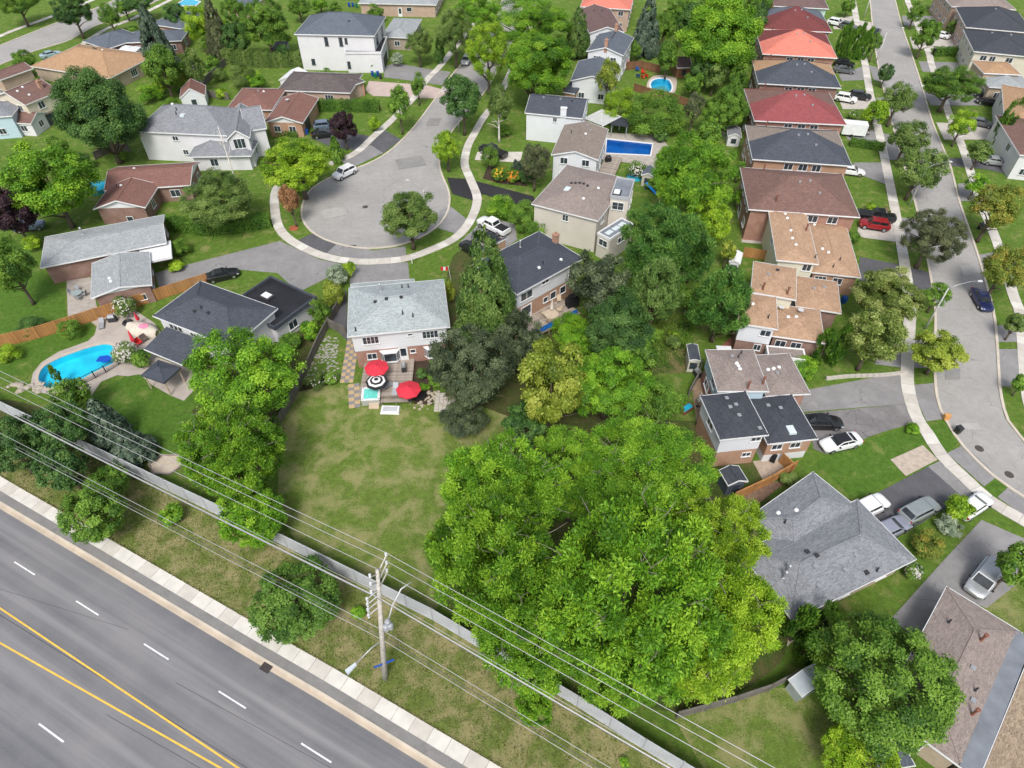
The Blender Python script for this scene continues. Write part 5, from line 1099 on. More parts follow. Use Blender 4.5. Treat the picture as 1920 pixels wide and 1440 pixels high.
# ------------------------------------------------------------------ trees, hedges and shrubs
F_BRIGHT = foliage('leaves_bright', (.05, .14, .008), (.13, .305, .016), (.29, .49, .034)); F_LIME = foliage('leaves_lime', (.08, .17, .008), (.215, .38, .014), (.4, .56, .045)); F_YEL = foliage('leaves_yellow_green', (.085, .14, .012), (.23, .31, .03), (.42, .47, .08))
F_MID = foliage('leaves_mid', (.042, .11, .012), (.11, .225, .022), (.21, .36, .045)); F_DARK = foliage('leaves_dark', (.026, .075, .017), (.062, .145, .03), (.13, .24, .055)); F_GREY = foliage('leaves_grey_green', (.032, .05, .025), (.078, .112, .052), (.16, .205, .098))
F_OLIVE = foliage('leaves_olive', (.05, .1, .018), (.125, .21, .04), (.25, .34, .09)); F_PINE = foliage('needles_green', (.028, .09, .015), (.075, .2, .03), (.17, .33, .055), .2); F_PINEL = foliage('needles_light', (.05, .1, .02), (.13, .24, .05), (.24, .35, .1), .2); F_BLUE = foliage('needles_blue_grey', (.03, .06, .04), (.085, .135, .088), (.17, .225, .15), .15)
F_CON = foliage('needles_conifer', (.03, .075, .015), (.085, .165, .03), (.17, .26, .06), .2); F_PURP = foliage('leaves_purple', (.018, .008, .014), (.04, .018, .026), (.085, .04, .05)); F_RUST = foliage('leaves_rust', (.16, .07, .03), (.32, .16, .07), (.45, .27, .13)); F_AUT = foliage('leaves_turning', (.07, .12, .015), (.175, .25, .032), (.38, .31, .055))
F_LIND = foliage('leaves_linden', (.06, .1, .015), (.17, .24, .04), (.45, .5, .17)); F_CEDAR = foliage('cedar_scales', (.03, .09, .01), (.08, .19, .018), (.16, .3, .035), .2); F_SILV = foliage('leaves_silver', (.14, .2, .12), (.3, .38, .25), (.48, .55, .4)); F_DBROWN = foliage('leaves_smoky', (.042, .055, .025), (.095, .115, .05), (.18, .2, .09))
F_MDK = foliage('leaves_deep', (.032, .085, .012), (.08, .175, .022), (.16, .28, .045))
BLOSS = plain('white_blossom', (.75, .72, .68), .8, .1, 8); BL_Y = plain('yellow_bloom', (.75, .5, .04), .8, .2, 8); BL_O = plain('orange_bloom', (.8, .3, .03), .8, .2, 8); BL_P = plain('pink_bloom', (.6, .12, .3), .8, .2, 8)
G_W = 'walnut trees beside the back lawn'
tree((-0.95,34.41,3.5,6.39,6.39), 'walnut', F_BRIGHT, 'big bright walnut tree at the back left of the grove', limbs=9, group=G_W)
tree((-1.06,26.94,3.5,5.7,7.98), 'walnut', F_BRIGHT, 'big bright green walnut tree beside the dry lawn, leftmost of the grove', limbs=9, group=G_W)
tree((1.07,23.15,3,5.34,3.87), 'walnut', F_BRIGHT, 'walnut tree whose branches hang over the white fence', limbs=9, group=G_W)
tree((5.87,38.39,3.5,5.36,3.78), 'walnut', F_BRIGHT, 'walnut tree filling the back of the grove below the yellow-green maple', limbs=8, group=G_W)
tree((8.29,23.24,4,7.33,10.23), 'walnut', F_BRIGHT, 'tallest walnut tree in the middle of the bright grove', limbs=10, group=G_W)
tree((17.43,31.15,3.5,4.65,4.65), 'walnut', F_LIME, 'yellowish walnut tree touching the orange fence and dark shed', limbs=9, group=G_W)
tree((16.86,23.75,3.5,4.66,5.86), 'walnut', F_LIME, 'yellowish walnut tree touching the grey roofed bungalow', limbs=9, group=G_W)
tree((13,38.7,3.5,7.64,4.2), 'walnut', F_BRIGHT, 'walnut tree at the back of the grove facing the charcoal roofs', limbs=8, group=G_W)
tree((15.5,22.72,3,5.17,2.84), 'walnut', F_LIME, 'walnut tree nearest the grey plank fence at the front of the grove', limbs=8, group=G_W)
tree((9.48,22.36,2.5,5.38,2.96), 'walnut', F_BRIGHT, 'low bright walnut tree just behind the white fence panels', limbs=8, group=G_W)
tree((-27.96,41.37,1.5,5.7,5.7), 'walnut', F_BRIGHT, 'bright lime ash tree beside the left garden fence', limbs=8)
tree((-25.29,36.84,1,4.09,2.25), 'walnut', F_BRIGHT, 'green tree behind the wires at the lawn corner', limbs=7)
tree((-30.11,53.67,1,6.75,5.19), 'loose', F_BRIGHT, 'loose lime green tree hiding the white pool house wall', limbs=9)
tree((-45.44,49.21,0.4,2.01,3.12), 'spruce', F_BLUE, 'blue-grey spruce behind the white fence', name='spruce_tree'); tree((-41.85,46.53,0.3,2.33,2.12), 'spruce', F_BLUE, 'lower blue-grey spruce beside the sandpit', name='spruce_tree')
tree((-49.17,47.54,1.2,3.19,2.9), 'fine', F_DARK, 'dark rounded hedge maple under the wires'); tree((-46.25,42.22,1.2,2.64,3.01), 'fine', F_DARK, 'dark bushy tree between the footpath and white fence'); tree((-52.51,44.41,1.2,3.35,3.53), 'fine', F_DARK, 'dark bushy tree at the left edge under the wires')
tree((-50.91,53.13,0.8,2.46,2.65), 'loose', F_MID, 'green bush tree at the foot of the kidney pool')
tree((-40.73,36.65,0.5,3.33,3.23), 'fine', F_MID, 'round clipped maple standing beside the boulevard footpath'); tree((-42.09,41.26,1.2,2.33,1.28), 'fine', F_MID, 'smaller round maple just behind the clipped footpath maple')
tree((-19.35,28.01,0.4,4.3,2.36), 'fine', F_MDK, 'broad green maple between utility pole and boulevard footpath', limbs=8)
tree((-4.25,54.5,0.5,5.1,5.57), 'fine', F_GREY, 'dark smoky grey-green maple right of the red umbrellas', limbs=8); tree((-5.56,50.21,0.8,2.9,1.6), 'fine', F_GREY, 'small smoky grey-green bush tree on the lawn edge'); tree((0.52,60.36,0.6,3.36,4.46), 'fine', F_GREY, 'dark grey-green tree between conifer and raised deck')
tree((4.24,50.73,0.8,4.3,6.25), 'round', F_YEL, 'yellow-green maple in the middle of the back gardens', limbs=8); tree((1.49,49.33,1,2.68,1.93), 'fine', F_DARK, 'dark low tree at the foot of the yellow-green maple')
tree((-3.17,65.2,0.2,4.28,9.37), 'cone', F_CON, 'tall pointed conifer beside the metal roofed house', name='conifer_tree')
tree((11.49,70.52,1,4.6,5.23), 'fine', F_GREY, 'dark grey-green maple against the metal roofed house'); tree((13.1,62.47,1,4.85,4.62), 'round', F_DARK, 'dark green maple below the raised deck, right of its posts')
tree((10.79,52.48,0.6,5.16,4.91), 'willow', F_BRIGHT, 'bright feathery tree with arching branches right of yellow-green maple', limbs=9); tree((16.99,51.83,0.3,3.03,3.28), 'loose', F_MID, 'round green tree hiding the trampoline')
tree((20.71,75.46,1,7,7), 'pine', F_PINE, 'large round-topped pine, widest in the middle gardens', name='pine_tree', limbs=8); tree((18.21,67.57,1,3.51,6.19), 'pine', F_PINEL, 'pale green pine in front of the large pine', name='pine_tree'); tree((26.42,66.06,0.8,4.43,5.62), 'pine', F_PINE, 'dark green pine beside the tan roofs', name='pine_tree')
tree((27.99,94.95,0.3,6.75,7.78), 'willow', F_BRIGHT, 'vine-draped bright tree right of the rectangular pool', limbs=9); tree((29.74,87.66,0.3,4.02,4.02), 'willow', F_LIME, 'vine-draped shrub tree below the bright vine tree'); tree((31.56,82.23,0.4,1.25,2.84), 'loose', F_YEL, 'yellow-green slim tree beside the tan roofs')
shrub((21.12,131.66,0,3.38,3.38), 'bush', F_LIME, 'tall flowering hedge clump behind the dark gazebo'); shrub((28.19,128.39,0,5.39,3.62), 'bush', F_MID, 'wide dense vine-covered hedge clump behind the pool')
tree((19.36,138.4,1.5,2.69,5.07), 'loose', F_YEL, 'thin yellow-leaved tree against the white gable', limbs=8)
tree((4.85,164.76,2.5,10.68,5.87), 'loose', F_BRIGHT, 'broad bright street maple at the top of the court', limbs=9); tree((4.24,138.01,2.5,8.49,6.28), 'round', F_BRIGHT, 'large bright maple shading the slate roofed house', limbs=9); tree((-4.97,146.09,2.5,5.3,6.52), 'loose', F_LIME, 'lime street tree at the bend of the court road', limbs=7); tree((-8.3,175.31,2.5,6.39,4.98), 'loose', F_BRIGHT, 'light green street tree at the top edge by the court road'); tree((15.51,167.58,1,3.23,5.37), 'cone', F_CON, 'dark conifer beside the plum-brown roof', name='conifer_tree')
tree((-21.51,126.93,1.5,2.54,4.49), 'loose', F_MID, 'green boulevard tree on the left verge of the court'); tree((-19.49,140.47,1.2,1.87,2.98), 'loose', F_MID, 'small pyramidal tree at the pink driveway corner'); tree((-9.25,126.67,2.5,4.32,4.9), 'round', F_DARK, 'dark maple on the right verge of the court neck'); tree((-2.47,123.49,2,2.96,5.42), 'loose', F_OLIVE, 'sparse half-bare birch beside the dark verge maple', bark=BIRCH, limbs=11)
tree((-21.26,161.8,1.5,3.65,3.65), 'loose', F_OLIVE, 'airy olive tree on the lawn of the small bungalow'); tree((-12.92,161.21,2,5.03,5.81), 'loose', F_OLIVE, 'airy grey-green street tree above the small bungalow lawn', limbs=8); tree((-16.99,164.02,0.3,1.12,2.59), 'column', F_DARK, 'slim dark cedar on the small bungalow lawn', name='cedar_tree')
tree((-11.44,112,1.5,3.09,3.32), 'loose', F_LIME, 'light lime young tree on the right kerb of the court'); tree((-31.25,120.46,1.2,2.76,3.45), 'round', F_PURP, 'purple-leaved plum tree beside two parked cars'); shrub((-26.88,128.16,0.3,1.05,1.41), 'bush', F_LIME, 'small clipped lime ball tree on the court lawn'); tree((-32.21,115.76,0.3,1.26,2.5), 'spruce', F_MID, 'young conifer beside the lime court tree', name='conifer_tree')
tree((-35.19,102.46,2,6.83,4.32), 'round', F_LIME, 'large vivid lime maple at the edge of the turning circle', limbs=8); tree((-34.8,93.7,1,1.84,3.86), 'loose', F_RUST, 'rust-brown dying tree in a mulch ring by the circle', limbs=9); tree((-15.25,87.42,1.2,4.77,4.55), 'round', F_OLIVE, 'green maple standing alone on the lower rim of the circle', limbs=9)
tree((3.85,105.21,1.2,2.78,4.19), 'loose', F_DBROWN, 'brownish weeping tree in front of the white gable house', limbs=9); shrub((-4.01,112.53,0.1,1.81,2.17), 'bush', F_MID, 'upright green bush beside the dark jeep'); shrub((-1.91,96.69,0.1,2.26,1.77), 'bush', F_BRIGHT, 'bright round bush at the foot of the black driveway'); shrub((2.94,92.49,0.2,3.11,2.27), 'bush', F_MID, 'large round green bush beside the beige stucco house')
tree((-45.35,92.07,2,6.23,3.8), 'loose', F_OLIVE, 'wide olive crabapple tree on the clipped hedge lawn', limbs=9); shrub((-50.58,86.2,0.1,1.46,1.13), 'bush', F_MID, 'green mound shrub at the end of the clipped hedge'); shrub((-49.86,82.05,0.1,1.11,0.64), 'bush', F_LIME, 'lime mound shrub at the driveway corner')
tree((-72.08,115.08,1,8.36,8.36), 'round', F_DARK, 'huge dark green maple in the upper left', limbs=9); tree((-70.87,93.49,2,7.33,6.15), 'round', F_BRIGHT, 'big bright green maple at the left above the grey roof', limbs=9); tree((-75.1,88.28,1.5,3.6,4.26), 'round', F_PURP, 'blackish purple tree at the left edge'); tree((-67.26,73.83,1.5,3.42,5.33), 'loose', F_MID, 'green tree at the left edge over the rich lawn', limbs=8); tree((-81.91,114.05,1,2.68,2.23), 'loose', F_MID, 'small green tree at the foot of the huge dark maple')
shrub((-52.97,71.32,0.2,1.6,1.39), 'bush', F_OLIVE, 'pale flowering bush leaning on the timber fence', flowers=BLOSS, nf=140, fs=.11); shrub((-49.15,62.35,0.2,1.69,1.26), 'bush', F_OLIVE, 'white hydrangea bush at the head of the kidney pool', flowers=BLOSS, nf=260, fs=.12); shrub((-46.95,61.55,0.1,1.22,1), 'bush', F_MID, 'green shrub beside the pool hydrangea'); shrub((-58.26,66.87,0.1,1.41,1.31), 'bush', F_MID, 'round green bush in front of the timber fence'); shrub((-64.38,67.96,0.1,1.85,1.02), 'bush', F_DARK, 'low dark juniper behind the timber fence'); shrub((-64.56,62.73,0.1,1.5,0.83), 'bush', F_LIME, 'yellow-green shrub at the left end of the pool lawn'); shrub((-56.42,58.6,0.1,0.46,1.25), 'column', F_MID, 'small pointed shrub at the pool edge'); shrub((-74.03,87.47,0.1,1.48,1.05), 'bush', F_LIME, 'lime shrub behind the light grey roof')
tree((-108.49,180.91,2,5,4.44), 'round', F_DARK, 'dark street maple in the upper left corner'); tree((-100.86,182.53,1.5,2.93,3.5), 'loose', F_MID, 'green street tree beside the upper left road'); tree((-127.1,189.97,2,5.74,4.29), 'loose', F_MID, 'street tree cut by the upper left corner'); tree((-109.54,156.33,1,2.86,2.6), 'loose', F_MID, 'small tree in front of the orange-tan bungalow'); tree((-98.4,193.5,2,4.19,2.68), 'round', F_DARK, 'dark tree at the top edge beside the small cyan pool')
tree((-81.05,161.34,0.8,3.6,6.41), 'spruce', F_BLUE, 'blue-grey spruce in front of the slate bungalow', name='spruce_tree'); tree((-72.71,143.98,1.2,4.32,5.41), 'round', F_MID, 'rounded green tree below the blue-grey spruce'); tree((-67.66,147.19,1,2.72,4.44), 'loose', F_OLIVE, 'thin birch in the long garden', bark=BIRCH, limbs=11); tree((-73.87,170.6,1.2,3.77,5.38), 'loose', F_LIME, 'lime tree left of the bare spruce'); tree((-68.96,167.56,0.8,2.97,6.37), 'spruce', F_DBROWN, 'half-bare brown spruce in the upper left', name='spruce_tree'); tree((-56.48,165.65,2,6.1,6.1), 'round', F_MID, 'dense green tree left of the tall white house', limbs=8); tree((-64.07,166.55,1,3.73,3.73), 'round', F_DARK, 'dark tree between the spruce and the tall white house'); shrub((-58.51,149.25,0.2,3.01,2.49), 'bush', F_OLIVE, 'olive shrub in the garden above the red-brown roof')
tree((-55.9,193.05,1.5,3.49,2.43), 'loose', F_MID, 'small tree behind the tall white house'); tree((-46.42,193.72,1,1.97,1.97), 'loose', F_MID, 'little tree beside the pinkish bungalow'); tree((-47.77,172.07,1,1.78,3.96), 'round', F_DARK, 'dark tree against the tall white house wall'); tree((-35.72,192.49,0.6,2.52,2.22), 'loose', F_MID, 'shrubby tree in front of the pinkish bungalow')
# right-hand street
G_S = 'street trees'
tree((84.53,164.97,1,1.61,3.32), 'loose', F_MID, 'slim young street tree beside the tall cedar row', group=G_S); tree((81.25,149.66,1.2,1.74,2.12), 'fine', F_DARK, 'small oval street tree below the cedar row', group=G_S); tree((75.04,130.33,1.5,3.42,4), 'loose', F_OLIVE, 'grey-green street tree around the third lamp post', group=G_S, limbs=8); tree((70.67,128.46,1,2.69,2.69), 'round', F_LIME, 'bright lime round tree in front of the red roofed semi', group=G_S); tree((70.48,114.64,1.5,4.18,3.74), 'loose', F_OLIVE, 'olive street tree arching over the road, upper of two', group=G_S, limbs=8); tree((67.11,102.12,1.5,4.56,4.35), 'loose', F_OLIVE, 'olive street tree arching over the road, lower of two', group=G_S, limbs=8)
tree((60.55,82.51,2,4.68,3.78), 'fine', F_DBROWN, 'large smoky brown-green street maple over the road', group=G_S, limbs=9); tree((48.67,69.09,2,4.85,3.42), 'round', F_LIND, 'pale flowering linden tree beside the tan roofs, upper one', group=G_S, limbs=9); tree((43.76,60.56,2,3.73,3.73), 'round', F_LIND, 'pale flowering linden tree beside the cedars, lower one', group=G_S, limbs=8); tree((57.64,72.02,1.2,1.95,1.85), 'loose', F_MID, 'young green tree at the foot of a lamp post', group=G_S); tree((52.24,59.91,1.5,3.58,2.21), 'round', F_YEL, 'yellow-green maple overhanging the road kerb', group=G_S, limbs=8)
tree((38.92,61.57,0.2,1.2,2.7), 'column', F_CEDAR, 'pointed cedar at the corner of the brick backsplit, left of two', name='cedar_tree'); tree((40.87,61.58,0.2,1.06,3.05), 'column', F_CEDAR, 'pointed cedar at the corner of the brick backsplit, right of two', name='cedar_tree')
tree((103.39,187.75,1.2,2.46,2.75), 'loose', F_MID, 'small street tree at the top across the road', group=G_S); tree((96.52,167.04,1.5,3.23,3.77), 'round', F_MID, 'round street tree across the road from the cedar row', group=G_S); tree((88.61,137.28,2,6.44,3.74), 'loose', F_MID, 'spreading street tree across the road by dark cars', group=G_S, limbs=9); shrub((111.64,182.65,0.1,1.62,1.91), 'bush', F_MID, 'round bush at the charcoal roofed brick house'); tree((84.07,121.84,1.2,2.79,3.23), 'loose', F_LIME, 'yellow-green young tree across the road', group=G_S); tree((92.73,121.74,0.3,1.79,4.59), 'column', F_CEDAR, 'tall leaning cedar at the right edge', name='cedar_tree')
tree((83.29,112.59,1.2,2.47,2.25), 'loose', F_OLIVE, 'olive tree above the silver sedan', group=G_S); tree((77.87,102.17,0.8,2.14,2.14), 'loose', F_BRIGHT, 'bright small tree below the dark driveway', group=G_S); tree((73.08,89.42,1.8,4.18,4.37), 'loose', F_AUT, 'turning orange-green street tree, upper of two at right edge', group=G_S, limbs=9); tree((67.44,75.23,1.8,3.78,3.78), 'loose', F_AUT, 'turning yellow-green street tree, lower of two at right edge', group=G_S, limbs=9); tree((65.44,66.28,1.2,1.52,1.71), 'round', F_OLIVE, 'small tree with a black watering bag at its foot', group=G_S); tree((61.05,56.09,1,1.02,1.2), 'round', F_MID, 'small tree cut by the right edge of the street', group=G_S)
tree((29.46,20.32,1,5.8,4.28), 'fine', F_MID, 'very large round maple over the bottom right houses', limbs=10); tree((25.05,25.73,0.2,1.3,2.78), 'column', F_CEDAR, 'upright cedar at the grey bungalow corner, left of three', name='cedar_tree'); tree((27.22,26.05,0.2,1.4,2.82), 'column', F_CEDAR, 'upright cedar at the grey bungalow corner, right of three', name='cedar_tree'); tree((25.65,24.15,0.2,1.15,2.08), 'column', F_CEDAR, 'upright cedar at the grey bungalow corner, lowest of three', name='cedar_tree')
tree((26.42,15.17,1.2,3.04,1.67), 'walnut', F_LIME, 'bright feathery locust at the bottom edge', limbs=8); tree((45.81,30.74,1.2,1.93,3.29), 'round', F_MID, 'glossy green maple at the right edge beside the silver minivan')
shrub((40.78,34.76,0.1,1.68,1.18), 'loose', F_AUT, 'pinkish tan ornamental maple shrub beside parked cars'); shrub((44.27,37.15,0.1,1.4,0.77), 'loose', F_SILV, 'silvery variegated shrub on the driveway strip'); shrub((45.71,38.6,0.2,1.36,1.36), 'bush', F_LIME, 'lime green bush half hiding a white car'); shrub((38.47,32.02,0.1,0.82,0.82), 'bush', F_MID, 'white hydrangea at the bungalow corner', flowers=BLOSS, nf=90, fs=.13)
shrub((-24.86,73.3,0.1,1.62,2.05), 'bush', F_YEL, 'yellow-green mound shrub left of the pale green-grey roof'); shrub((-25.08,78.1,0.1,1.68,1.68), 'loose', F_SILV, 'variegated pale shrub at the shared driveway corner'); shrub((-23.8,80.38,0.1,0.94,1.16), 'bush', F_LIME, 'lime shrub at the driveway entrance'); shrub((-25.73,69.54,0.1,1.57,2.01), 'loose', F_MID, 'green shrub along the side fence'); shrub((-8.48,73.69,0.1,0.66,2.12), 'bush', F_YEL, 'narrow golden shrub at the house corner')
tree((44.33,152.73,1,10.23,8.98), 'round', F_BRIGHT, 'huge green maple behind the row of semis', limbs=10); tree((31.8,169.62,0.8,3.49,6.43), 'spruce', F_BLUE, 'grey-green spruce behind the oval pool garden', name='spruce_tree'); tree((34.47,154.66,1,2.71,3.87), 'round', F_MID, 'leafy tree beside the garden shed'); tree((42.5,182.71,2,4.78,3.91), 'round', F_MID, 'green tree at the top behind the spruce'); tree((42.87,145.25,1,2.71,3.09), 'loose', F_OLIVE, 'pale olive tree right of the oval pool'); tree((34.67,126.31,0.8,2.13,4.74), 'loose', F_DBROWN, 'grey half-bare tree between the two pools', limbs=10); tree((40.7,125.93,0.3,4.86,5.09), 'round', F_MID, 'green tree beside the red roofed semi garden'); tree((57.52,172.13,1.5,3.03,5.19), 'round', F_DARK, 'dark tree squeezed behind the dark red roof'); tree((28.63,123.53,0.1,1.43,1.18), 'loose', F_DARK, 'small dark bush beside the pool planters'); tree((36.39,119.18,0.8,2.56,3.02), 'round', F_MID, 'green tree at the head of the chain link fence')
tree((61.02,182.48,2,3.98,3.98), 'round', F_MID, 'green tree at the top edge left of the mint siding'); tree((76.2,201.07,2,4.31,2.76), 'round', F_DARK, 'dark tree at the top edge above the semis'); tree((89.84,197,0.5,2,2.3), 'round', F_MID, 'green shrub tree beside the mint sided semi')
hedge([(-41.23,138.08),(-27.49,137.56)], 1.5, 2.2, F_CEDAR, 'long clipped cedar hedge beside the court lawn'); hedge([(-56.08,93.32),(-47.58,91.47),(-39.04,93.95)], 1.6, 2.2, F_CEDAR, 'clipped cedar hedge behind the crabapple tree'); hedge([(-67.38,164.47),(-57.33,162.14),(-48.06,162.47)], 2.2, 3.0, F_OLIVE, 'tall loose hedge in front of the tall white house', flat=.14); hedge([(64.78,122.42),(70.27,120.22)], 1.4, 1.3, F_CEDAR, 'low clipped hedge on the lawn below the trailer'); hedge([(101.37,169.27),(109.08,169.27)], 1.5, 1.8, F_CEDAR, 'clipped hedge across the road by a white statue'); hedge([(-47.2,126.96),(-41.75,126.04)], 1.3, 1.2, F_MID, 'low hedge under the brick bungalow windows')
hedge([(21.69,64.76),(23.47,68.72),(24.5,71.54)], 1.2, .9, F_MID, 'flowering vegetable row in the back garden', flat=.3)
for k, (x, y) in enumerate([(77.74,167.88),(78.76,167.88),(79.66,167.53),(80.56,167.19),(81.46,166.85),(82.35,166.5),(83.37,166.5)]):
    tree((x, y, .1, .95, 3.4 + .5 * math.sin(k * 2.1)), 'column', F_CEDAR, ['first', 'second', 'third', 'fourth', 'fifth', 'sixth', 'seventh'][k] + ' pointed cedar from the salmon house in the tall row', name='cedar_tree', group='row of tall cedars')
shrub((53.1,89.02,0.1,1,1), 'bush', F_MID, 'green bush at the corner of the cream backsplit'); shrub((59.55,98.68,0.1,0.71,0.6), 'bush', F_LIME, 'lime ball shrub beside the black pickup'); shrub((61.71,97.72,0.1,0.71,0.47), 'bush', F_MID, 'pink rose bush at the sidewalk beside the pickup', flowers=BL_P, nf=60, fs=.14); shrub((69.25,133.82,0.1,0.97,0.85), 'bush', F_MID, 'white hydrangea on the red semi lawn', flowers=BLOSS, nf=70, fs=.12); shrub((36.31,59.62,0.1,1.59,1.36), 'bush', F_BRIGHT, 'bright shrub behind the taupe roof')
shrub((29.83,43.03,0.1,0.92,0.63), 'bush', F_OLIVE, 'grey-green shrub at the end of the orange fence'); shrub((46.15,50.32,0.1,0.74,0.51), 'bush', F_BRIGHT, 'small bright sapling at the pavement corner'); shrub((25.05,135.08,0.1,0.98,0.85), 'bush', F_LIME, 'pale shrub in the hedge gap'); shrub((-1.89,109.22,0.1,1.89,1.04), 'bush', F_MID, 'yellow daylily clump in the front flower bed', flowers=BL_Y, nf=60, fs=.18); shrub((0.19,108.22,0.1,1.31,1.06), 'bush', F_MID, 'orange lily clump in the front flower bed', flowers=BL_O, nf=50, fs=.18); shrub((0.94,109.51,0.1,1.13,1.59), 'column', F_BLUE, 'blue-grey dwarf spruce in the front flower bed'); shrub((2.34,107.87,0.1,1.49,1.25), 'bush', F_DARK, 'dark yew beside the front flower bed'); shrub((-1.56,126.15,0.1,1.87,1.03), 'bush', F_MID, 'round hosta bed at the foot of the birch'); shrub((22.17,109.78,0.1,1.7,1.46), 'bush', F_MID, 'white flowering bush beside the beige shed', flowers=BLOSS, nf=260, fs=.12); shrub((24.53,105.92,0.1,1.3,0.79), 'bush', F_MID, 'green bush beside the blue slide')
shrub((16.04,62.77,0.1,1.77,0.98), 'bush', F_DARK, 'dark low bush below the dark green maple'); shrub((7.69,66.28,0.1,2.8,1.54), 'bush', F_BRIGHT, 'green undergrowth below the raised deck'); shrub((2.78,64.88,0.1,1.67,0.92), 'bush', F_MID, 'green undergrowth left of the deck posts')
shrub((21.09,64.57,0.1,0.97,1.2), 'bush', F_OLIVE, 'pale garden shrub beside the vegetable row'); shrub((-24.33,58.04,0,1.45,0.8), 'bush', F_OLIVE, 'flower bed with white blooms beside the flagstones', flowers=BLOSS, nf=40, fs=.1); shrub((-22.54,58.69,0,0.93,0.51), 'bush', F_MID, 'white flowering clump at the patio corner', flowers=BLOSS, nf=30, fs=.1)
shrub((-34.91,38.31,0.1,1.2,0.94), 'loose', F_BRIGHT, 'weedy sapling clump on the boulevard verge'); shrub((-14.25,28.1,0.1,0.69,0.38), 'loose', F_BRIGHT, 'small weedy bush at the foot of the utility pole'); shrub((-9.23,58.26,0.1,1.19,0.65), 'bush', F_MID, 'green bed plants beside the deck'); shrub((8.87,15.67,0.1,0.42,0.23), 'loose', F_BRIGHT, 'tiny weed at the bottom edge')

bb = thing('bare_birch', 'bare white leaning birch in front of the large white house', 'tree', (*(-48.76,108.1), 0))
p0 = (-48.76,108.1); p1 = (-50.07,110.82); q0 = Vector((0, 0, 0)); q1 = Vector((p1[0] - p0[0], p1[1] - p0[1], 9.0))
MB().tube([q0, q0.lerp(q1, .35), q0.lerp(q1, .7), q1], [.16, .13, .09, .03], 8).build('trunk', BIRCH, bb, True)
for k, (f, dx, dy, dz, L) in enumerate(((.45, .4, .2, 1, 2.2), (.6, -.5, .1, 1, 2.0), (.68, .35, -.2, 1, 1.8), (.78, -.4, .3, .8, 1.4))):
    a = q0.lerp(q1, f); b = a + Vector((dx, dy, dz)).normalized() * L; MB().tube([a, a.lerp(b, .5) + Vector((dx, 0, 0)) * .2, b], [.06, .045, .015], 6).build('limb', BIRCH, bb, True)

tree((1.7,18.93,0.3,1.61,2.86), 'walnut', F_BRIGHT, 'low walnut branch clump hanging in front of the white fence', limbs=4)
tree((16.06,60.3,0.5,2.62,2.85), 'round', F_MID, 'mid green tree below the pale green pine'); tree((25.53,78.95,0.5,3,4.52), 'pine', F_PINE, 'green pine right of the large round-topped pine', name='pine_tree'); tree((23.49,70.55,0.3,1.85,3.27), 'loose', F_MID, 'slim green tree between the two dark pines'); tree((8.12,63.22,0.3,2.98,2.2), 'loose', F_BRIGHT, 'bright leafy tree below the raised deck'); tree((27.44,109.41,0.3,2.79,3.25), 'loose', F_BRIGHT, 'bright bush tree at the corner of the pool paving'); tree((41.18,148.42,0.5,3.43,3.94), 'round', F_DARK, 'dark tree between garden shed and huge maple'); tree((47.05,142.06,0.5,2.44,4.15), 'loose', F_MID, 'green tree against the charcoal and orange-tan semi')

for p_, k_, m_, lb in (((-72.27,147.55,0.1,1.85,1.32), 'bush', F_BRIGHT, 'bright shrub beside the small white shed'), ((-68.85,158.96,0.1,2.19,1.64), 'loose', F_MID, 'leafy shrub in the middle of the long garden'), ((-65.36,153.32,0.1,1.66,1.4), 'bush', F_OLIVE, 'olive shrub along the long garden fence'), ((-71.12,148.38,0.1,1.62,2.13), 'loose', F_YEL, 'yellowish shrub below the thin birch'), ((-76.5,142.35,0.1,2.48,1.7), 'bush', F_BRIGHT, 'bright green border shrub right of the huge dark maple'), ((-75.97,146.88,0.1,1.84,1.58), 'loose', F_LIME, 'lime border shrub below the rounded green tree'), ((-70.67,138.14,0.1,1.99,1.21), 'bush', F_MID, 'green border shrub behind the grey hip roof'), ((-62.05,144.06,0.1,1.14,1.01), 'bush', F_LIME, 'yellow shrub at the low grey fence'), ((-11.29,59.19,0.1,0.66,0.66), 'bush', F_DARK, 'dark shrub in the bed beside the deck railing'), ((-10.8,57.17,0.1,0.65,0.36), 'bush', F_BRIGHT, 'bright plant above the round black cover'), ((21.28,66.31,0.1,0.7,0.58), 'bush', F_LIME, 'lime weed clump beside the vegetable row'), ((18.74,66.8,0.1,1.13,0.62), 'bush', F_MID, 'low green clump in the rough grass'), ((-28.71,64.6,0.1,1.66,1.16), 'loose', F_MID, 'green bush under the loose lime tree'), ((-26.65,66.5,0.1,1.12,1.35), 'bush', F_BRIGHT, 'bright bush between the fence and white pool house'), ((-28.12,50.13,0.1,1.83,1.01), 'loose', F_MID, 'low green growth along the left garden fence')):
    shrub(p_, k_, m_, lb)

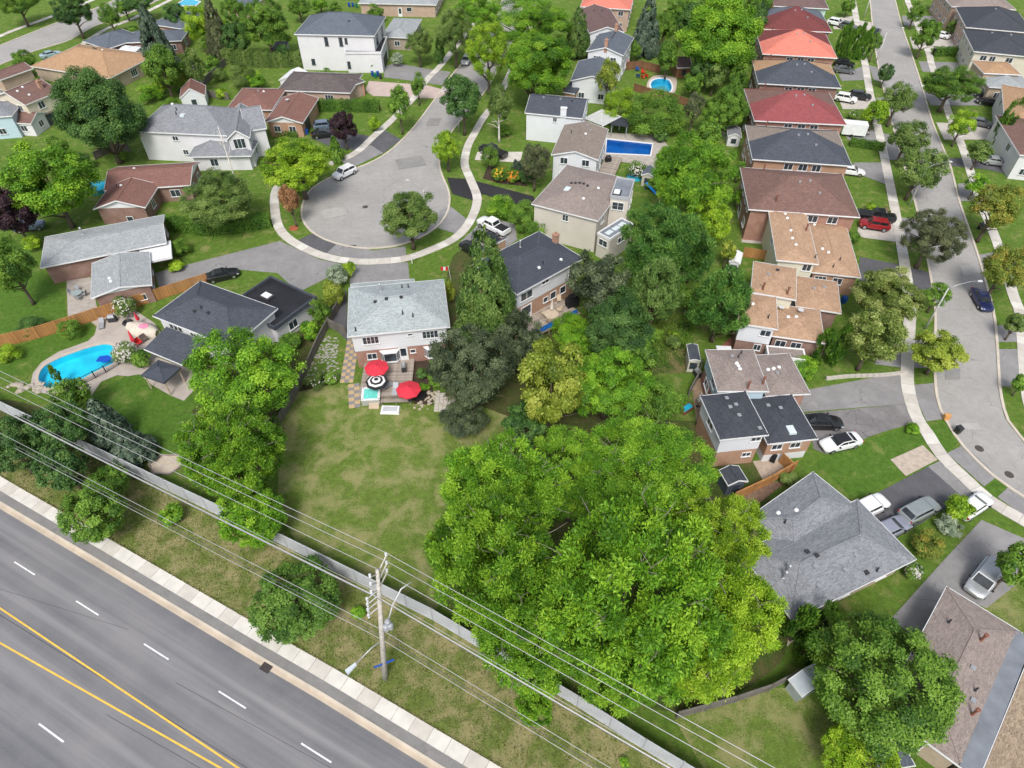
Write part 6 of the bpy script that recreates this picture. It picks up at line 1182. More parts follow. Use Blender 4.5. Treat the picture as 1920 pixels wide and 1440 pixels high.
for p_, k_, m_, lb in (((49.16,151.57,0.5,2.78,4.79), 'round', F_MID, 'green tree squeezed against the salmon roofed semi'), ((38.26,143.73,0.4,2.48,2.73), 'loose', F_MID, 'small green tree right of the oval pool surround'), ((44.93,127.76,0.3,1.65,3.28), 'loose', F_OLIVE, 'olive tree against the red roofed semi garden wall'), ((39.56,108.16,0.3,1.68,1.9), 'loose', F_MID, 'green tree beside the charcoal semi garden'), ((37.8,98.9,0.3,1.41,1.85), 'bush', F_BRIGHT, 'bright tree beside the brown semi garden'), ((-31.82,159.82,0.2,1.47,1.47), 'loose', F_OLIVE, 'small tree behind the umber roof'), ((-26.64,162.5,0.2,1.73,1.45), 'bush', F_SILV, 'pale hydrangea tree beside the modern garage'), ((-41.55,153.18,0.2,1.9,1.35), 'loose', F_MID, 'green tree behind the umber roofed bungalow'), ((-55.74,149.01,0.2,2.32,1.79), 'loose', F_BRIGHT, 'bright tree beside the white rounded shed'), ((-102.31,194.34,1,2.81,2.81), 'loose', F_MID, 'green street tree at the top edge left of the slate roofs'), ((-84.83,184.29,1,3.23,3.23), 'round', F_DARK, 'dark tree between the two slate bungalows'), ((-70.84,187.43,1,3.54,3.54), 'round', F_MID, 'green tree at the top behind the half-bare spruce'), ((-42.56,186.92,0.3,2.2,1.9), 'loose', F_MID, 'green tree behind the small bungalow roof'), ((36.3,172.49,1,3.31,4.41), 'loose', F_MID, 'green tree right of the grey-green spruce'), ((43.05,171.95,1,3.8,5.16), 'round', F_DARK, 'dark tree left of the huge green maple'), ((28.58,164.33,0.5,1.74,2.29), 'loose', F_MID, 'little tree behind the brown pool fence')):
    tree(p_, k_ if k_ != 'bush' else 'loose', m_, lb)

for p_, k_, m_, lb in (((-104.26,148.64,0.3,2.09,1.83), 'loose', F_MID, 'small green tree between the two left-edge gables'), ((-77.52,112.57,0.3,2.11,1.65), 'loose', F_DARK, 'dark bush tree below the huge dark maple'), ((-71.94,115.82,0.2,1.37,1.14), 'loose', F_MID, 'green bush on the little lawn below the huge maple'), ((-71.57,168.86,0.5,2.53,2.53), 'round', F_MID, 'green tree below the half-bare spruce'), ((-68.88,173.46,0.5,2.32,3.42), 'loose', F_BRIGHT, 'bright tree right of the half-bare spruce'), ((-53.25,163.3,0.3,1.98,2.25), 'round', F_DARK, 'dark tree over the grey box shed'), ((-55.25,140.44,0.2,1.79,1.26), 'loose', F_OLIVE, 'olive tree behind the red-brown roof'), ((-58.79,107.76,0.2,1.68,1.21), 'cone', F_BLUE, 'little blue conifer beside the olive crabapple'), ((-94.18,178.7,0.4,1.86,1.86), 'loose', F_MID, 'green bush tree between the slate roofs'), ((-52,199.98,0.5,2.6,1.97), 'loose', F_BRIGHT, 'bright tree at the top edge behind the modern house')):
    tree(p_, k_, m_, lb)

# ------------------------------------------------------------------ vehicles
P_W = paint('paint_white', (.78, .79, .8)); P_K = paint('paint_black', (.012, .012, .014)); P_S = paint('paint_silver', (.5, .52, .53), .5); P_G = paint('paint_grey', (.15, .16, .17), .4); P_SG = paint('paint_sage_grey', (.33, .37, .37), .4); P_L = paint('paint_lilac_grey', (.36, .38, .46), .4); P_B = paint('paint_navy', (.02, .028, .1), .3); P_R = paint('paint_red', (.32, .01, .015), .2); P_SB = paint('paint_steel_blue', (.18, .24, .32), .4); P_LB = paint('paint_pale_blue', (.4, .55, .62), .3)
car('suv', (-29.9,110.37,-2.26,5.79), P_W, 'white SUV parked on the turning circle kerb'); car('pickup', (-3.57,118.31,2.48,7.3), P_K, 'black jeep-like truck on the pale concrete driveway', cat='truck'); car('pickup', (-2.98,92.79,2.42,6.83), P_W, 'white pickup truck with dark cargo bed beside the circle', cat='truck'); car('sedan', (-3.94,89.57,2.51,4.84), P_K, 'black car parked beside the white pickup truck'); car('suv', (-6.19,86.57,2.33,5.12), P_K, 'black car nearest the tall conifer'); car('sedan', (-42.46,79.91,0.43,4.67), P_K, 'black sedan on the shared driveway behind the charcoal roof')
car('suv', (-10.65,164.24,-1.78,6.89), P_S, 'silver SUV on the upper court kerb'); car('suv', (-37.14,129.34,0.23,3.12), P_SB, 'blue-grey car in front of the red-brown bungalow'); car('sedan', (-36.68,125.92,0.27,3.48), P_K, 'black car half hidden by the purple plum tree'); car('suv', (-77.31,92.92,0.28,2.87), P_SB, 'dark blue car under the blackish purple tree'); car('sedan', (-110.36,168.15,0.84,4.22), P_LB, 'pale blue car behind the orange-tan roof')
car('suv', (85.3,190.79,-0.67,3.39), P_W, 'white SUV at the top semi beside a grey one'); car('suv', (87.49,187.87,-0.7,4.47), P_G, 'grey SUV near the pavement at the top semi'); car('sedan', (93.25,184.04,1.01,6.6), P_K, 'dark car parked on the right-hand street by a young tree'); car('suv', (77.35,162.02,-0.48,3.55), P_K, 'black car beside the charcoal roof, upper of two'); car('sedan', (76.1,158.44,-0.33,3), P_G, 'dark grey car beside the charcoal roof, lower of two'); car('suv', (70.82,142.47,-0.47,3.02), P_W, 'white SUV beside the red roofed semi'); car('suv', (74.27,143.71,-0.28,3.96), P_K, 'black SUV in front of the red roofed semi'); car('sedan', (60.8,111.12,-0.27,2.17), P_W, 'white car peeking out beside the brown roof')
car('pickup', (59.45,95.78,-0.27,5.46), P_K, 'black pickup truck beside the red car', cat='truck'); car('suv', (58.2,93.31,2.84,4.17), P_R, 'red car parked beside the black pickup truck'); car('sedan', (65.96,74.05,-1.7,3.75), P_B, 'navy blue sedan driving on the right-hand street', group=None); car('sedan', (36.05,51.26,-0.02,3.63), P_K, 'black sedan beside the charcoal roofed brick wall'); wc = car('sedan', (37.18,48.21,-2.88,4.6), P_W, 'white sedan with black roof on the cracked driveway'); car('suv', (37.06,39.45,0.44,3.41), P_W, 'white car tucked under the grey bungalow eave'); car('suv', (42.12,39.06,0.44,4.89), P_SG, 'sage grey SUV in the middle of the dark driveway'); car('sedan', (38.27,36.92,0.42,4.16), P_L, 'lilac grey sedan nosing out from the grey bungalow'); car('sedan', (48.11,39.68,0.52,4.15), P_W, 'white car half hidden by the lime bush'); car('minivan', (45.1,31.44,-2.44,5.01), P_S, 'silver minivan beside the bottom right house', cat='van')
car('sedan', (108.61,181.64,2.35,3.3), P_W, 'white car across the road by the clipped hedge'); car('suv', (101.38,143.85,2.63,2.86), P_K, 'black SUV across the road, upper of two'); car('sedan', (100.42,140.94,2.68,2.41), P_K, 'dark car across the road, lower of two'); car('sedan', (93.84,130.79,-0.52,3.45), P_G, 'grey car beside the leaning cedar'); car('sedan', (88.53,114.62,-0.31,3.96), P_S, 'silver sedan on the dark driveway across the road')
MB().box(-.75, .85, -.62, .62, 1.4, 1.462).build('roof_panel', P_K, wc)
tr = thing('box_trailer', 'white box trailer parked beside the red roofed semi', 'trailer', (*(66.61,126.55,-0.22,3.16)[:2], 0), (66.61,126.55,-0.22,3.16)[2])
MB().box(-2.2, 2.2, -1.05, 1.05, .5, 2.5).build('box_body', paint('trailer_white', (.8, .82, .83)), tr); MB().box(-2.22, 2.22, -1.07, 1.07, 2.5, 2.56).build('roof', WHITE, tr)
for s in (-1, 1): MB().tube([(-.3, s * 1.0, .33), (-.3, s * 1.15, .33)], .33, 14).build('wheel', TYRE, tr)
MB().bar((2.2, .4, .5), (3.2, 0, .5), .08).bar((2.2, -.4, .5), (3.2, 0, .5), .08).build('drawbar', TRIM, tr)

# ------------------------------------------------------------------ utility pole, wires, lamps
POLEW = plain('weathered_pole', (.5, .47, .43), .9, .25, 3); WIRE = plain('wire_aluminium', (.5, .5, .5), .5, .1, 1, .4); WIRED = plain('wire_dark', (.12, .12, .12), .7, .1); PORC = plain('porcelain', (.6, .62, .64), .3, .1)
b0 = (-10.99,22.32); b1 = (-9.51,23.8)
up = thing('utility_pole', 'tall leaning concrete utility pole with crossarms between verge and white fence', 'utility pole', (*b0, 0))
lx, ly = (b1[0] - b0[0]) / 16.5, (b1[1] - b0[1]) / 16.5
def pz(z): return (lx * z, ly * z, z)
MB().tube([pz(0), pz(8), pz(16.1)], [.26, .21, .13], 14).build('pole', POLEW, up, True)
WL, WR = R(-26.4), R(-29.7); pd = Vector((-math.sin(R(-28)), math.cos(R(-28)), 0))
for z in (16.3, 15.3, 14.3):
    for s in (-1, 1):
        a, e = Vector(pz(z - .7)), Vector(pz(z)) + pd * s * (1.1 if s > 0 else .8)
        MB().bar(a, e, .08).build('crossarm', POLEW, up); MB().tube([e, e + Vector((0, 0, .12)), e + Vector((0, 0, .24)), e + Vector((0, 0, .36))], [.06, .11, .06, .1], 8).build('insulator', PORC, up)
for z in (13.6, 12.9, 12.2, 11.4): 
    MB().bar(Vector(pz(z)), Vector(pz(z)) - pd * .9 + Vector((-.3, 0, .1)), .06).tube([Vector(pz(z)) - pd * .9 + Vector((-.3, 0, -.2)), Vector(pz(z)) - pd * .9 + Vector((-.3, 0, .25))], .1, 8).build('insulator', PORC, up)
for k, (ox, z) in enumerate(((.55, 9.2), (.75, 8.7), (.4, 8.5))): MB().lathe([(.2, z - .3), (.24, z - .2), (.24, z + .35), (.12, z + .5)], 12, (lx * z + ox, ly * z - .1)).build('switch_box', plain('switchgear_grey', (.42, .44, .48), .5, .15, 2, .3), up)
MB().tube([Vector(pz(9)) + Vector((.5, 0, 0)), Vector(pz(11)) + Vector((.9, .3, 0)), Vector(pz(12.2)) + Vector((1.5, .9, 0)), Vector(pz(12)) + Vector((2.2, 1.6, 0))], [.06, .05, .05, .05], 8).build('cable_drop', PORC, up, True)
a = Vector(pz(6.4)); e = a + Vector((-1.9, -1.7, -.4)); MB().tube([a, a.lerp(e, .4) + Vector((0, 0, .3)), e], .055, 8).build('lamp_arm', ROOFMETAL, up, True)
dr = (e - a).normalized(); sd = dr.cross(Vector((0, 0, 1))).normalized()
MB().hexa([e - sd * .13 - Vector((0, 0, .1)), e + sd * .13 - Vector((0, 0, .1)), e + dr * .95 + sd * .24 - Vector((0, 0, .12)), e + dr * .95 - sd * .24 - Vector((0, 0, .12))][::-1], [e - sd * .1 + Vector((0, 0, .08)), e + sd * .1 + Vector((0, 0, .08)), e + dr * .9 + sd * .2 + Vector((0, 0, .06)), e + dr * .9 - sd * .2 + Vector((0, 0, .06))][::-1]).build('lamp_head', plain('lamp_blue_grey', (.5, .55, .62), .4, .1), up)
MB().bar(Vector(pz(2.9)) + Vector((-.75, -.45, -.05)), Vector(pz(2.9)) + Vector((.85, .15, .1)), .06, .28).build('street_sign', plain('sign_blue', (.02, .09, .4), .5, .1), up)
def wire(z, o, r, mat, label, sag=.35):
    p = Vector(pz(z)) + pd * o + Vector((*b0, 0)); mb = []
    for k in range(-24, 25):
        a = WL if k < 0 else WR; d = Vector((math.cos(a), math.sin(a), 0)) * (k * 2.6); f = abs(k) / 24
        mb.append(p + d - Vector((0, 0, sag * 4 * f * (1 - f))))
    o_ = MB().tube(mb, r, 6).build('overhead_wire', mat, None, True); tag(o_, label, 'wire', 'overhead wires'); return o_
wire(16.65, 1.1, 0.022, WIRE, 'highest thin overhead wire, nearest the houses', .2); wire(15.65, 1.1, 0.022, WIRE, 'second highest thin overhead wire', .2); wire(14.65, .8, 0.022, WIRE, 'third highest thin overhead wire', .2); wire(13.6, -.3, 0.016, WIRE, 'fourth overhead wire counted from the top', .2); wire(13.2, -.3, 0.016, WIRE, 'fifth overhead wire counted from the top', .2); wire(12.75, -.2, 0.018, WIRED, 'dark thin overhead wire just above the thick cable', .2); wire(12.25, .1, 0.044, WIRE, 'thickest overhead cable, pale grey', .2); wire(7.55, .2, 0.024, WIRE, 'topmost of the three low cables over the verge', .2); wire(6.75, .15, 0.026, WIRED, 'middle of the three low cables over the verge', .2); wire(6.5, .0, 0.024, WIRE, 'lowest cable over the verge', .2)
street_light((55.79,68.5), .12, 'street light with pale arm above the navy sedan', arm=3.6); street_light((66.87,100.2), .15, 'street light beside the smoky brown street maple', arm=3.4); street_light((75.67,130.77), .18, 'street light rising through the grey-green street tree', arm=3.4); street_light((85.51,163.8), .2, 'street light beside the tall cedar row', arm=3.4); street_light((94.94,196.76), .2, 'street light at the top of the right-hand street', arm=3.2)
street_light((-10.45,128.14), 2.9, 'street light at the neck of the court', arm=2.6); street_light((-13.68,93.32), 2.6, 'street light behind the lone maple of the circle', arm=2.6)
for px, lb in (((-24.66,99.86), 'round manhole cover in the turning circle'), ((52.97,47.81), 'round manhole cover on the right-hand street, upper of two'), ((54.44,44.15), 'rusty round manhole cover on the right-hand street, lower of two')):
    o = MB().lathe([(.48, .0), (.48, .008), (.4, .012), (.02, .012)], 20).build('manhole_cover', plain('cast_iron', (.1, .085, .08), .7, .3, 4, .3)); o.location = (*px, .013); tag(o, lb, 'manhole')
for px, lb, rz in (((-21.52,23.24), 'iron storm drain grate in the boulevard gutter', -.47), ((-24.85,88.17), 'iron storm drain grate at the rim of the circle', 0)):
    g_ = thing('storm_drain', lb, 'drain', (*px, .015), rz); MB().box(-.5, .5, -.35, .35, 0, .006).build('frame', TRIM, g_)
    for k in range(6): MB().box(-.45 + k * .16, -.36 + k * .16, -.3, .3, .006, .02).build('bar', MATS['cast_iron'], g_)

# ------------------------------------------------------------------ fences
WF = wood('fence_orange', (.5, .25, .09)); WB = wood('fence_brown', (.26, .13, .07)); WG = wood('fence_grey', (.2, .185, .165)); SOUND = plain('noise_fence_pale', (.46, .48, .51), .7, .14, .7); FP = plain('fence_post_grey', (.36, .37, .39), .7, .15); GAL = plain('galvanised', (.4, .42, .42), .5, .15, 2, .5)
fence([(-69.4,63.73),(-67.18,64.76),(-62.87,66.65),(-58.69,69.16),(-54.7,71.77),(-49.93,74.85),(-44.12,78.46)], 1.9, WF, 'long orange timber fence between the left gardens')
fence([(-23.64,75.09),(-24.7,69.5),(-25.34,65.49),(-25.78,60.94),(-26.3,56.07),(-27.25,50.43)], 1.5, WG, 'weathered grey fence beside the flagstone garden'); fence([(-25.19,69.05),(-22.1,67.08)], 1.6, WG, 'short grey fence with gate joining the house corner')
fence([(-66.56,56.34),(-49.64,48.2),(-36.57,41.88),(-22.42,35.16),(-7.27,27.61),(5.48,20.04),(10.55,16.8),(15.89,13.6),(23.26,9.13)], 2.2, SOUND, 'pale grey noise fence along the boulevard verge', 'panel', 2.7, FP)
fence([(13.66,19.07),(18.69,20.3),(21.87,21.25),(24.49,22.41)], 1.5, WG, 'grey plank fence at the foot of the walnut grove'); fence([(23.37,40.65),(27.67,42.79),(31.04,44.8)], 1.6, WF, 'orange fence beside the dark garden shed'); fence([(29.72,45.76),(30.53,44.29)], 1.7, WF, 'short orange gate panel by the white basement wall')
fence([(26.15,159.86),(29.74,160.83),(33.75,157.94)], 1.8, WB, 'brown fence behind the oval pool'); fence([(26.64,148.26),(29.43,145.69),(33.15,143.73),(36.79,139.93)], 1.6, WB, 'brown fence in front of the oval pool'); fence([(35.21,85.3),(39.47,84.19)], 1.7, WF, 'orange fence panel beside the tan roofed houses')
fence([(39.43,127.43),(41.49,123.98),(43.69,121.09),(45.43,119.15)], 1.3, GAL, 'chain link fence above the vine-draped tree', 'chain', 2.5); fence([(37.16,95.87),(39.73,93.95),(41.8,92.7)], 1.3, GAL, 'green-grey chain link fence beside the brown semi', 'chain', 2.5)
fence([(-53.12,58.08),(-52.11,59.11),(-51.18,60.06),(-50.17,61.52)], 1.15, DARKFR, 'black metal pool railing', 'rail', 2.0); fence([(-69.68,147.68),(-68.13,151.19),(-67.47,156.68),(-67.05,163.8)], 1.6, WG, 'grey fence bordering the long garden'); fence([(-66.4,145.12),(-60.42,143.18)], 1.5, WG, 'low grey fence above the red-brown roof'); fence([(21.43,55.8),(23.01,58.55),(24.01,60.94)], 1.5, WG, 'grey fence beside the taupe roofed pair'); fence([(-77.19,116.41),(-75.56,119.58),(-72.03,119.58)], 1.5, WG, 'dark fence behind the brown roofed bungalow')
fence([(11.09,145.97),(14.9,144.28),(18.81,143.18)], 1.6, WB, 'brown fence behind the slate gable roof')
# ------------------------------------------------------------------ decks, pergolas, gazebos, sheds
DK = [plain('deck_board_a', (.34, .29, .25), .85, .25, 2), plain('deck_board_b', (.28, .24, .205), .85, .25, 2), plain('deck_board_c', (.39, .335, .29), .85, .25, 2)]
def deck(r, z, label, bw=.19, posts=True, mats=DK):
    x, y, w, d, rot = r; t = thing('deck', label, 'deck', (x, y, 0), rot); n = int(d / bw)
    me = [MB().box(-w / 2, w / 2, -bw / 2 + .006, bw / 2 - .006, -.04, 0).mesh('board', m) for m in mats]; rg = random.Random(3)
    for i in range(n): link('board', rg.choice(me), t, None, (0, -d / 2 + (i + .5) * d / n, z))
    MB().box(-w / 2 + .05, w / 2 - .05, -d / 2 + .03, d / 2 - .03, z - .22, z - .045).build('frame', mats[1], t)
    if posts:
        for sx in (-1, -.33, .33, 1): MB().box(-.07, .07, -.07, .07, 0, z - .22).build('post', mats[1], t).location = (sx * (w / 2 - .15), -d / 2 + .15, 0)
    return t
deck((-15.49,58.76,6.29,6.61,0.03), .55, 'grey timber deck behind the pale green-grey roofed house')
dk = deck((4.82,69.81,8.29,4.18,0.65), 1.0, 'raised deck on posts behind the metal roofed house')
deck((17.82,113.18,3.1,7.21,-0.32), .6, 'small deck beside the white gable house')
def railing(parent, L, h, y, z, mat, x0=0):
    MB().box(x0 - L / 2, x0 + L / 2, y - .03, y + .03, z + h - .05, z + h).build('rail', mat, parent)
    n = int(L / .25)
    for i in range(n + 1): MB().box(-.02, .02, -.02, .02, 0, h - .05).build('baluster', mat, parent).location = (x0 - L / 2 + L * i / n, y, z)
_r = (4.82,69.81,8.29,4.18,0.65); railing(dk, _r[2], 1.0, -_r[3] / 2 + .1, 1.0, DARKFR)
TARP = plain('blue_tarp', (.02, .16, .55), .5, .2, 2)
for k, (f, lb) in enumerate(((-.22, 'blue cloth hung over the deck railing, lower one'), (.28, 'blue cloth hung over the deck railing, upper one'))):
    t = MB(); n = 8; w = 2.3
    for i in range(n):
        x0, x1 = -w / 2 + w * i / n, -w / 2 + w * (i + 1) / n; o0, o1 = .05 * math.sin(i * 1.7), .05 * math.sin((i + 1) * 1.7)
        t.face([(x0, -.09 + o0, .25), (x1, -.09 + o1, .25), (x1, -.05, 1.03), (x0, -.05, 1.03)]).face([(x0, -.05, 1.03), (x1, -.05, 1.03), (x1, .1 + o1, .8 + .1 * math.sin(i)), (x0, .1 + o0, .8)])
    o = t.build('cloth', TARP); ca, sa = math.cos(_r[4]), math.sin(_r[4]); lx_, ly_ = f * _r[2], -_r[3] / 2 + .1; o.location = (_r[0] + ca * lx_ - sa * ly_, _r[1] + sa * lx_ + ca * ly_, 1.0); o.rotation_euler = (0, 0, _r[4]); tag(o, lb, 'cloth')
RED = plain('umbrella_red', (.62, .035, .06), .75, .12, 2); BLK = plain('umbrella_black', (.02, .02, .024), .75, .15); UWH = plain('umbrella_white', (.75, .74, .73), .75, .06)
def umbrella(p, z, r, mats, label, h=2.35, base_z=.55):
    t = thing('patio_umbrella', label, 'umbrella', (*p, base_z)); n = 8; hs = h; k = len(mats)
    MB().tube([(0, 0, 0), (0, 0, hs + .1)], .025, 8).build('pole', ROOFMETAL, t); MB().lathe([(.28, 0), (.28, .06), (.06, .1)], 12).build('base', DARKV, t)
    for j, m in enumerate(mats):
        r0, r1 = r * (1 - j / k), r * (1 - (j + 1) / k); z0, z1 = hs - .5 * (1 - j / k) ** 1.15 * (r0 / r) ** .2 if False else hs - .48 * (r0 / r), hs - .48 * (r1 / r); mb = MB()
        for i in range(n):
            a0, a1 = 2 * math.pi * i / n, 2 * math.pi * (i + 1) / n
            q = [(r0 * math.cos(a0), r0 * math.sin(a0), z0), (r0 * math.cos(a1), r0 * math.sin(a1), z0), (r1 * math.cos(a1), r1 * math.sin(a1), z1), (r1 * math.cos(a0), r1 * math.sin(a0), z1)]
            mb.face(q if r1 > 0 else q[:3])
            if j == 0: mb.face([(q[0][0], q[0][1], z0 - .14), (q[1][0], q[1][1], z0 - .14), q[1], q[0]])
        mb.build('canopy' if k == 1 else 'canopy_band', m, t)
    for i in range(n):
        a = 2 * math.pi * i / n; MB().bar((0, 0, hs - .02), (r * .98 * math.cos(a), r * .98 * math.sin(a), hs - .5), .025).build('rib', ROOFMETAL, t)
    MB().lathe([(.14, hs - .05), (.1, hs + .05), (.03, hs + .12)], 8).build('finial', mats[-1] if k == 1 else BLK, t)
umbrella((-16.53,58.5), 0, 1.5, [RED], 'red patio umbrella nearest the house wall'); umbrella((-16.24,56.32), 0, 1.35, [BLK, UWH, BLK, UWH, BLK], 'black and white striped patio umbrella on the deck', 2.15); umbrella((-12.23,54.79), 0, 1.5, [RED], 'red patio umbrella at the deck corner over the lounger')
def closed_umbrella(p, z, h, mat, label, tilt=0):
    t = thing('closed_umbrella', label, 'umbrella', (*p, z)); t.rotation_euler = (tilt, tilt * .6, 0); MB().tube([(0, 0, 0), (0, 0, h)], .025, 8).build('pole', ROOFMETAL, t); MB().lathe([(.22, h * .38), (.26, h * .45), (.17, h * .7), (.05, h)], 10).build('canopy', mat, t); MB().lathe([(.26, 0), (.26, .06), (.06, .1)], 12).build('base', DARKV, t)
closed_umbrella((5.37,70.33), 1.0, 2.5, plain('cloth_cream', (.68, .62, .55), .8, .1), 'closed cream umbrella above the round deck table'); closed_umbrella((-50.72,69.72), 0, 2.4, RED, 'closed red umbrella behind the covered boat', .25); closed_umbrella((-49.27,64.76), 0, 2.6, RED, 'closed red umbrella beside the kidney pool', -.2); closed_umbrella((22.31,54.3), 0, 2.4, plain('cloth_grey', (.45, .44, .42), .8, .1), 'closed grey umbrella beside the charcoal roof'); closed_umbrella((26.72,160.51), 0, 2.3, plain('cloth_pink', (.7, .2, .22), .8, .1), 'closed pink umbrella beside the brown fence')
def table(p, z, r, mat, label, h=.73):
    t = thing('round_table', label, 'table', (*p, z)); MB().lathe([(r, h - .04), (r, h), (r * .96, h + .01)], 20).build('tabletop', mat, t)
    for k in range(4): a = k * 1.571 + .4; MB().bar((r * .7 * math.cos(a), r * .7 * math.sin(a), 0), (r * .5 * math.cos(a), r * .5 * math.sin(a), h - .04), .04).build('leg', mat, t)
def chair(p, z, rz, mat, label, group, w=.58):
    t = thing('garden_chair', label, 'chair', (*p, z), rz, group); MB().box(-w / 2, w / 2, -.26, .26, .38, .44).build('seat', mat, t); MB().hexa([(-w / 2, .22, .44), (w / 2, .22, .44), (w / 2, .28, .44), (-w / 2, .28, .44)], [(-w / 2, .4, .98), (w / 2, .4, .98), (w / 2, .45, .98), (-w / 2, .45, .98)]).build('backrest', mat, t)
    for sx in (-1, 1):
        MB().box(sx * w / 2 - .03, sx * w / 2 + .03, -.26, .3, .62, .66).build('armrest', mat, t)
        for sy in (-1, 1): MB().bar((sx * (w / 2 - .03), sy * .23, 0), (sx * (w / 2 - .03), sy * .23, .4 if sy > 0 else .63), .04).build('leg', mat, t)
CRM = plain('resin_cream', (.55, .45, .34), .6, .1); DKR = plain('wicker_dark', (.05, .045, .045), .7, .2, 6); GRY = plain('furniture_grey', (.3, .31, .33), .6, .15); OXR = plain('resin_red', (.6, .03, .03), .5, .1); BLU = plain('resin_blue', (.02, .07, .25), .5, .1)
table((5.31,69.59), 1.0, 1.0, CRM, 'round cream table on the raised deck')
for k, (u, lb) in enumerate(zip([(4.26,70.18),(4.92,68.62),(5.71,68.73),(6.39,70.86),(6.5,73.08)], ('cream chair left of the round deck table', 'cream chair below the round deck table, left one', 'cream chair below the round deck table, right one', 'dark-backed chair right of the round deck table', 'cream chair against the brick wall'))): chair(u, 1.0, k * 1.2 + 1.5, CRM, lb, 'chairs on the raised deck')
table((-61.76,75.58), 0, .7, plain('glass_top', (.3, .36, .36), .2, .1), 'round glass table on the stone patio at left')
for k, (u, lb) in enumerate(zip([(-62.76,75.95),(-62.36,76.57),(-60.9,75.71),(-61.27,74.85)], ('dark chair left of the glass patio table', 'dark chair above the glass patio table', 'dark chair right of the glass patio table', 'dark chair below the glass patio table'))): chair(u, 0, [1.5, 0, -1.5, 3.1][k], GRY, lb, 'chairs round the glass patio table')
for u, rz, m, lb in (((-7.46,55.71), 2.5, OXR, 'red garden chair under the smoky maple'), ((30.04,157.63), .8, OXR, 'red garden chair by the oval pool, upper one'), ((30.46,155.44), 2.6, OXR, 'red garden chair by the oval pool, lower right one'), ((29.53,154.82), 2.0, OXR, 'red garden chair by the oval pool, lower left one'), ((28.9,159.22), .3, BLU, 'blue garden chair by the oval pool, upper one'), ((28.53,155.44), 2.8, BLU, 'blue garden chair by the oval pool, lower one'), ((-49.05,65.28), 1.0, OXR, 'red deck chair beside the pool house porch'), ((-48.56,66.02), 1.0, plain('chair_brown', (.14, .1, .09), .7, .2), 'brown deck chair beside the pool house porch')): chair(u, 0, rz, m, lb, 'loose garden chairs', .8)
def lounger(p, z, rz, mat, label):
    t = thing('lounger', label, 'lounger', (*p, z), rz); MB().box(-.33, .33, -.95, .25, .3, .4).build('seat', mat, t); MB().hexa([(-.33, .25, .3), (.33, .25, .3), (.33, .35, .3), (-.33, .35, .3)], [(-.33, .85, .8), (.33, .85, .8), (.33, .93, .76), (-.33, .93, .76)]).build('backrest', mat, t)
    for sx in (-1, 1):
        for y in (-.85, .2): MB().box(sx * .28 - .03, sx * .28 + .03, y - .03, y + .03, 0, .3).build('leg', mat, t)
lounger((-15.47,56.83), .55, 2.2, GRY, 'grey folding lounge chair beside the hot tub'); lounger((-14.16,56.2), .55, 0, plain('cushion_grey', (.4, .42, .46), .8, .1), 'grey cushioned lounger under the deck corner umbrella'); lounger((-55.64,69.16), 0, .35, GRY, 'grey lounger on the pool patio')
def grill(p, z, rz, label, mat=DARKV):
    t = thing('barbecue', label, 'barbecue', (*p, z), rz); MB().box(-.55, .55, -.28, .28, .1, .8).build('cart', mat, t); MB().hexa([(-.4, -.28, .8), (.4, -.28, .8), (.4, .28, .8), (-.4, .28, .8)], [(-.38, -.12, 1.12), (.38, -.12, 1.12), (.38, .2, 1.15), (-.38, .2, 1.15)]).build('lid', ROOFMETAL if mat is DARKV else mat, t); MB().bar((-.3, -.32, .95), (.3, -.32, .95), .03).build('handle', ROOFMETAL, t)
grill((-13.56,60.01), .55, -1.4, 'steel barbecue at the right edge of the deck'); grill((-54.5,70.06), 0, .2, 'grey barbecue on the pool patio'); grill((23.19,59.49), 0, -1.2, 'barbecue beside the taupe roofed pair'); grill((17.57,114.61), .6, .2, 'covered barbecue on the small deck', plain('grill_cover', (.015, .016, .018), .7, .2)); grill((29.13,46.21), 0, 1.0, 'black barbecue by the white basement wall', MATS['grill_cover'])
t = thing('covered_smoker', 'tall black cover over a grill on the raised deck', 'cover', (*(8.25,72.4), 1.0), .5); MB().prism([(-.9, -.5), (.9, -.5), (1.0, .4), (.3, .7), (-.8, .5)], 0, 1.2).prism([(-.6, -.35), (.6, -.35), (.7, .3), (-.5, .35)], 1.2, 1.7).build('cover', MATS['grill_cover'], t)
def hot_tub(r, z, label):
    x, y, w, d, rot = r; t = thing('hot_tub', label, 'hot tub', (x, y, 0), rot); w, d = w / 2, d / 2
    MB().box(-w, w, -d, d, 0, z - .06).build('cabinet', plain('tub_cabinet', (.4, .4, .38), .7, .15, 2), t); rm = MB(); e = .24
    rm.box(-w - .04, w + .04, -d - .04, -d + e, z - .06, z).box(-w - .04, w + .04, d - e, d + .04, z - .06, z).box(-w - .04, -w + e, -d + e, d - e, z - .06, z).box(w - e, w + .04, -d + e, d - e, z - .06, z).build('rim', WHITE, t)
    MB().box(-w + .2, w - .2, -d + .2, d - .2, z - .058, z - .05).build('basin', plain('tub_aqua', (.3, .74, .7), .25, .25, 4), t); MB().face([(-w + e, -d + e, z - .03), (w - e, -d + e, z - .03), (w - e, d - e, z - .03), (-w + e, d - e, z - .03)]).build('water', water('tub_water', (.8, .97, .95)), t)
    for sx in (-1, 1):
        for sy in (-1, 1): MB().lathe([(.07, 0), (.07, .03), (.02, .04)], 10).build('speaker', DARKV, t).location = (sx * (w - .1), sy * (d - .1), z)
hot_tub((-17.02,55.55,2.15,2.17,0.08), .95, 'hot tub with aqua water at the deck corner')
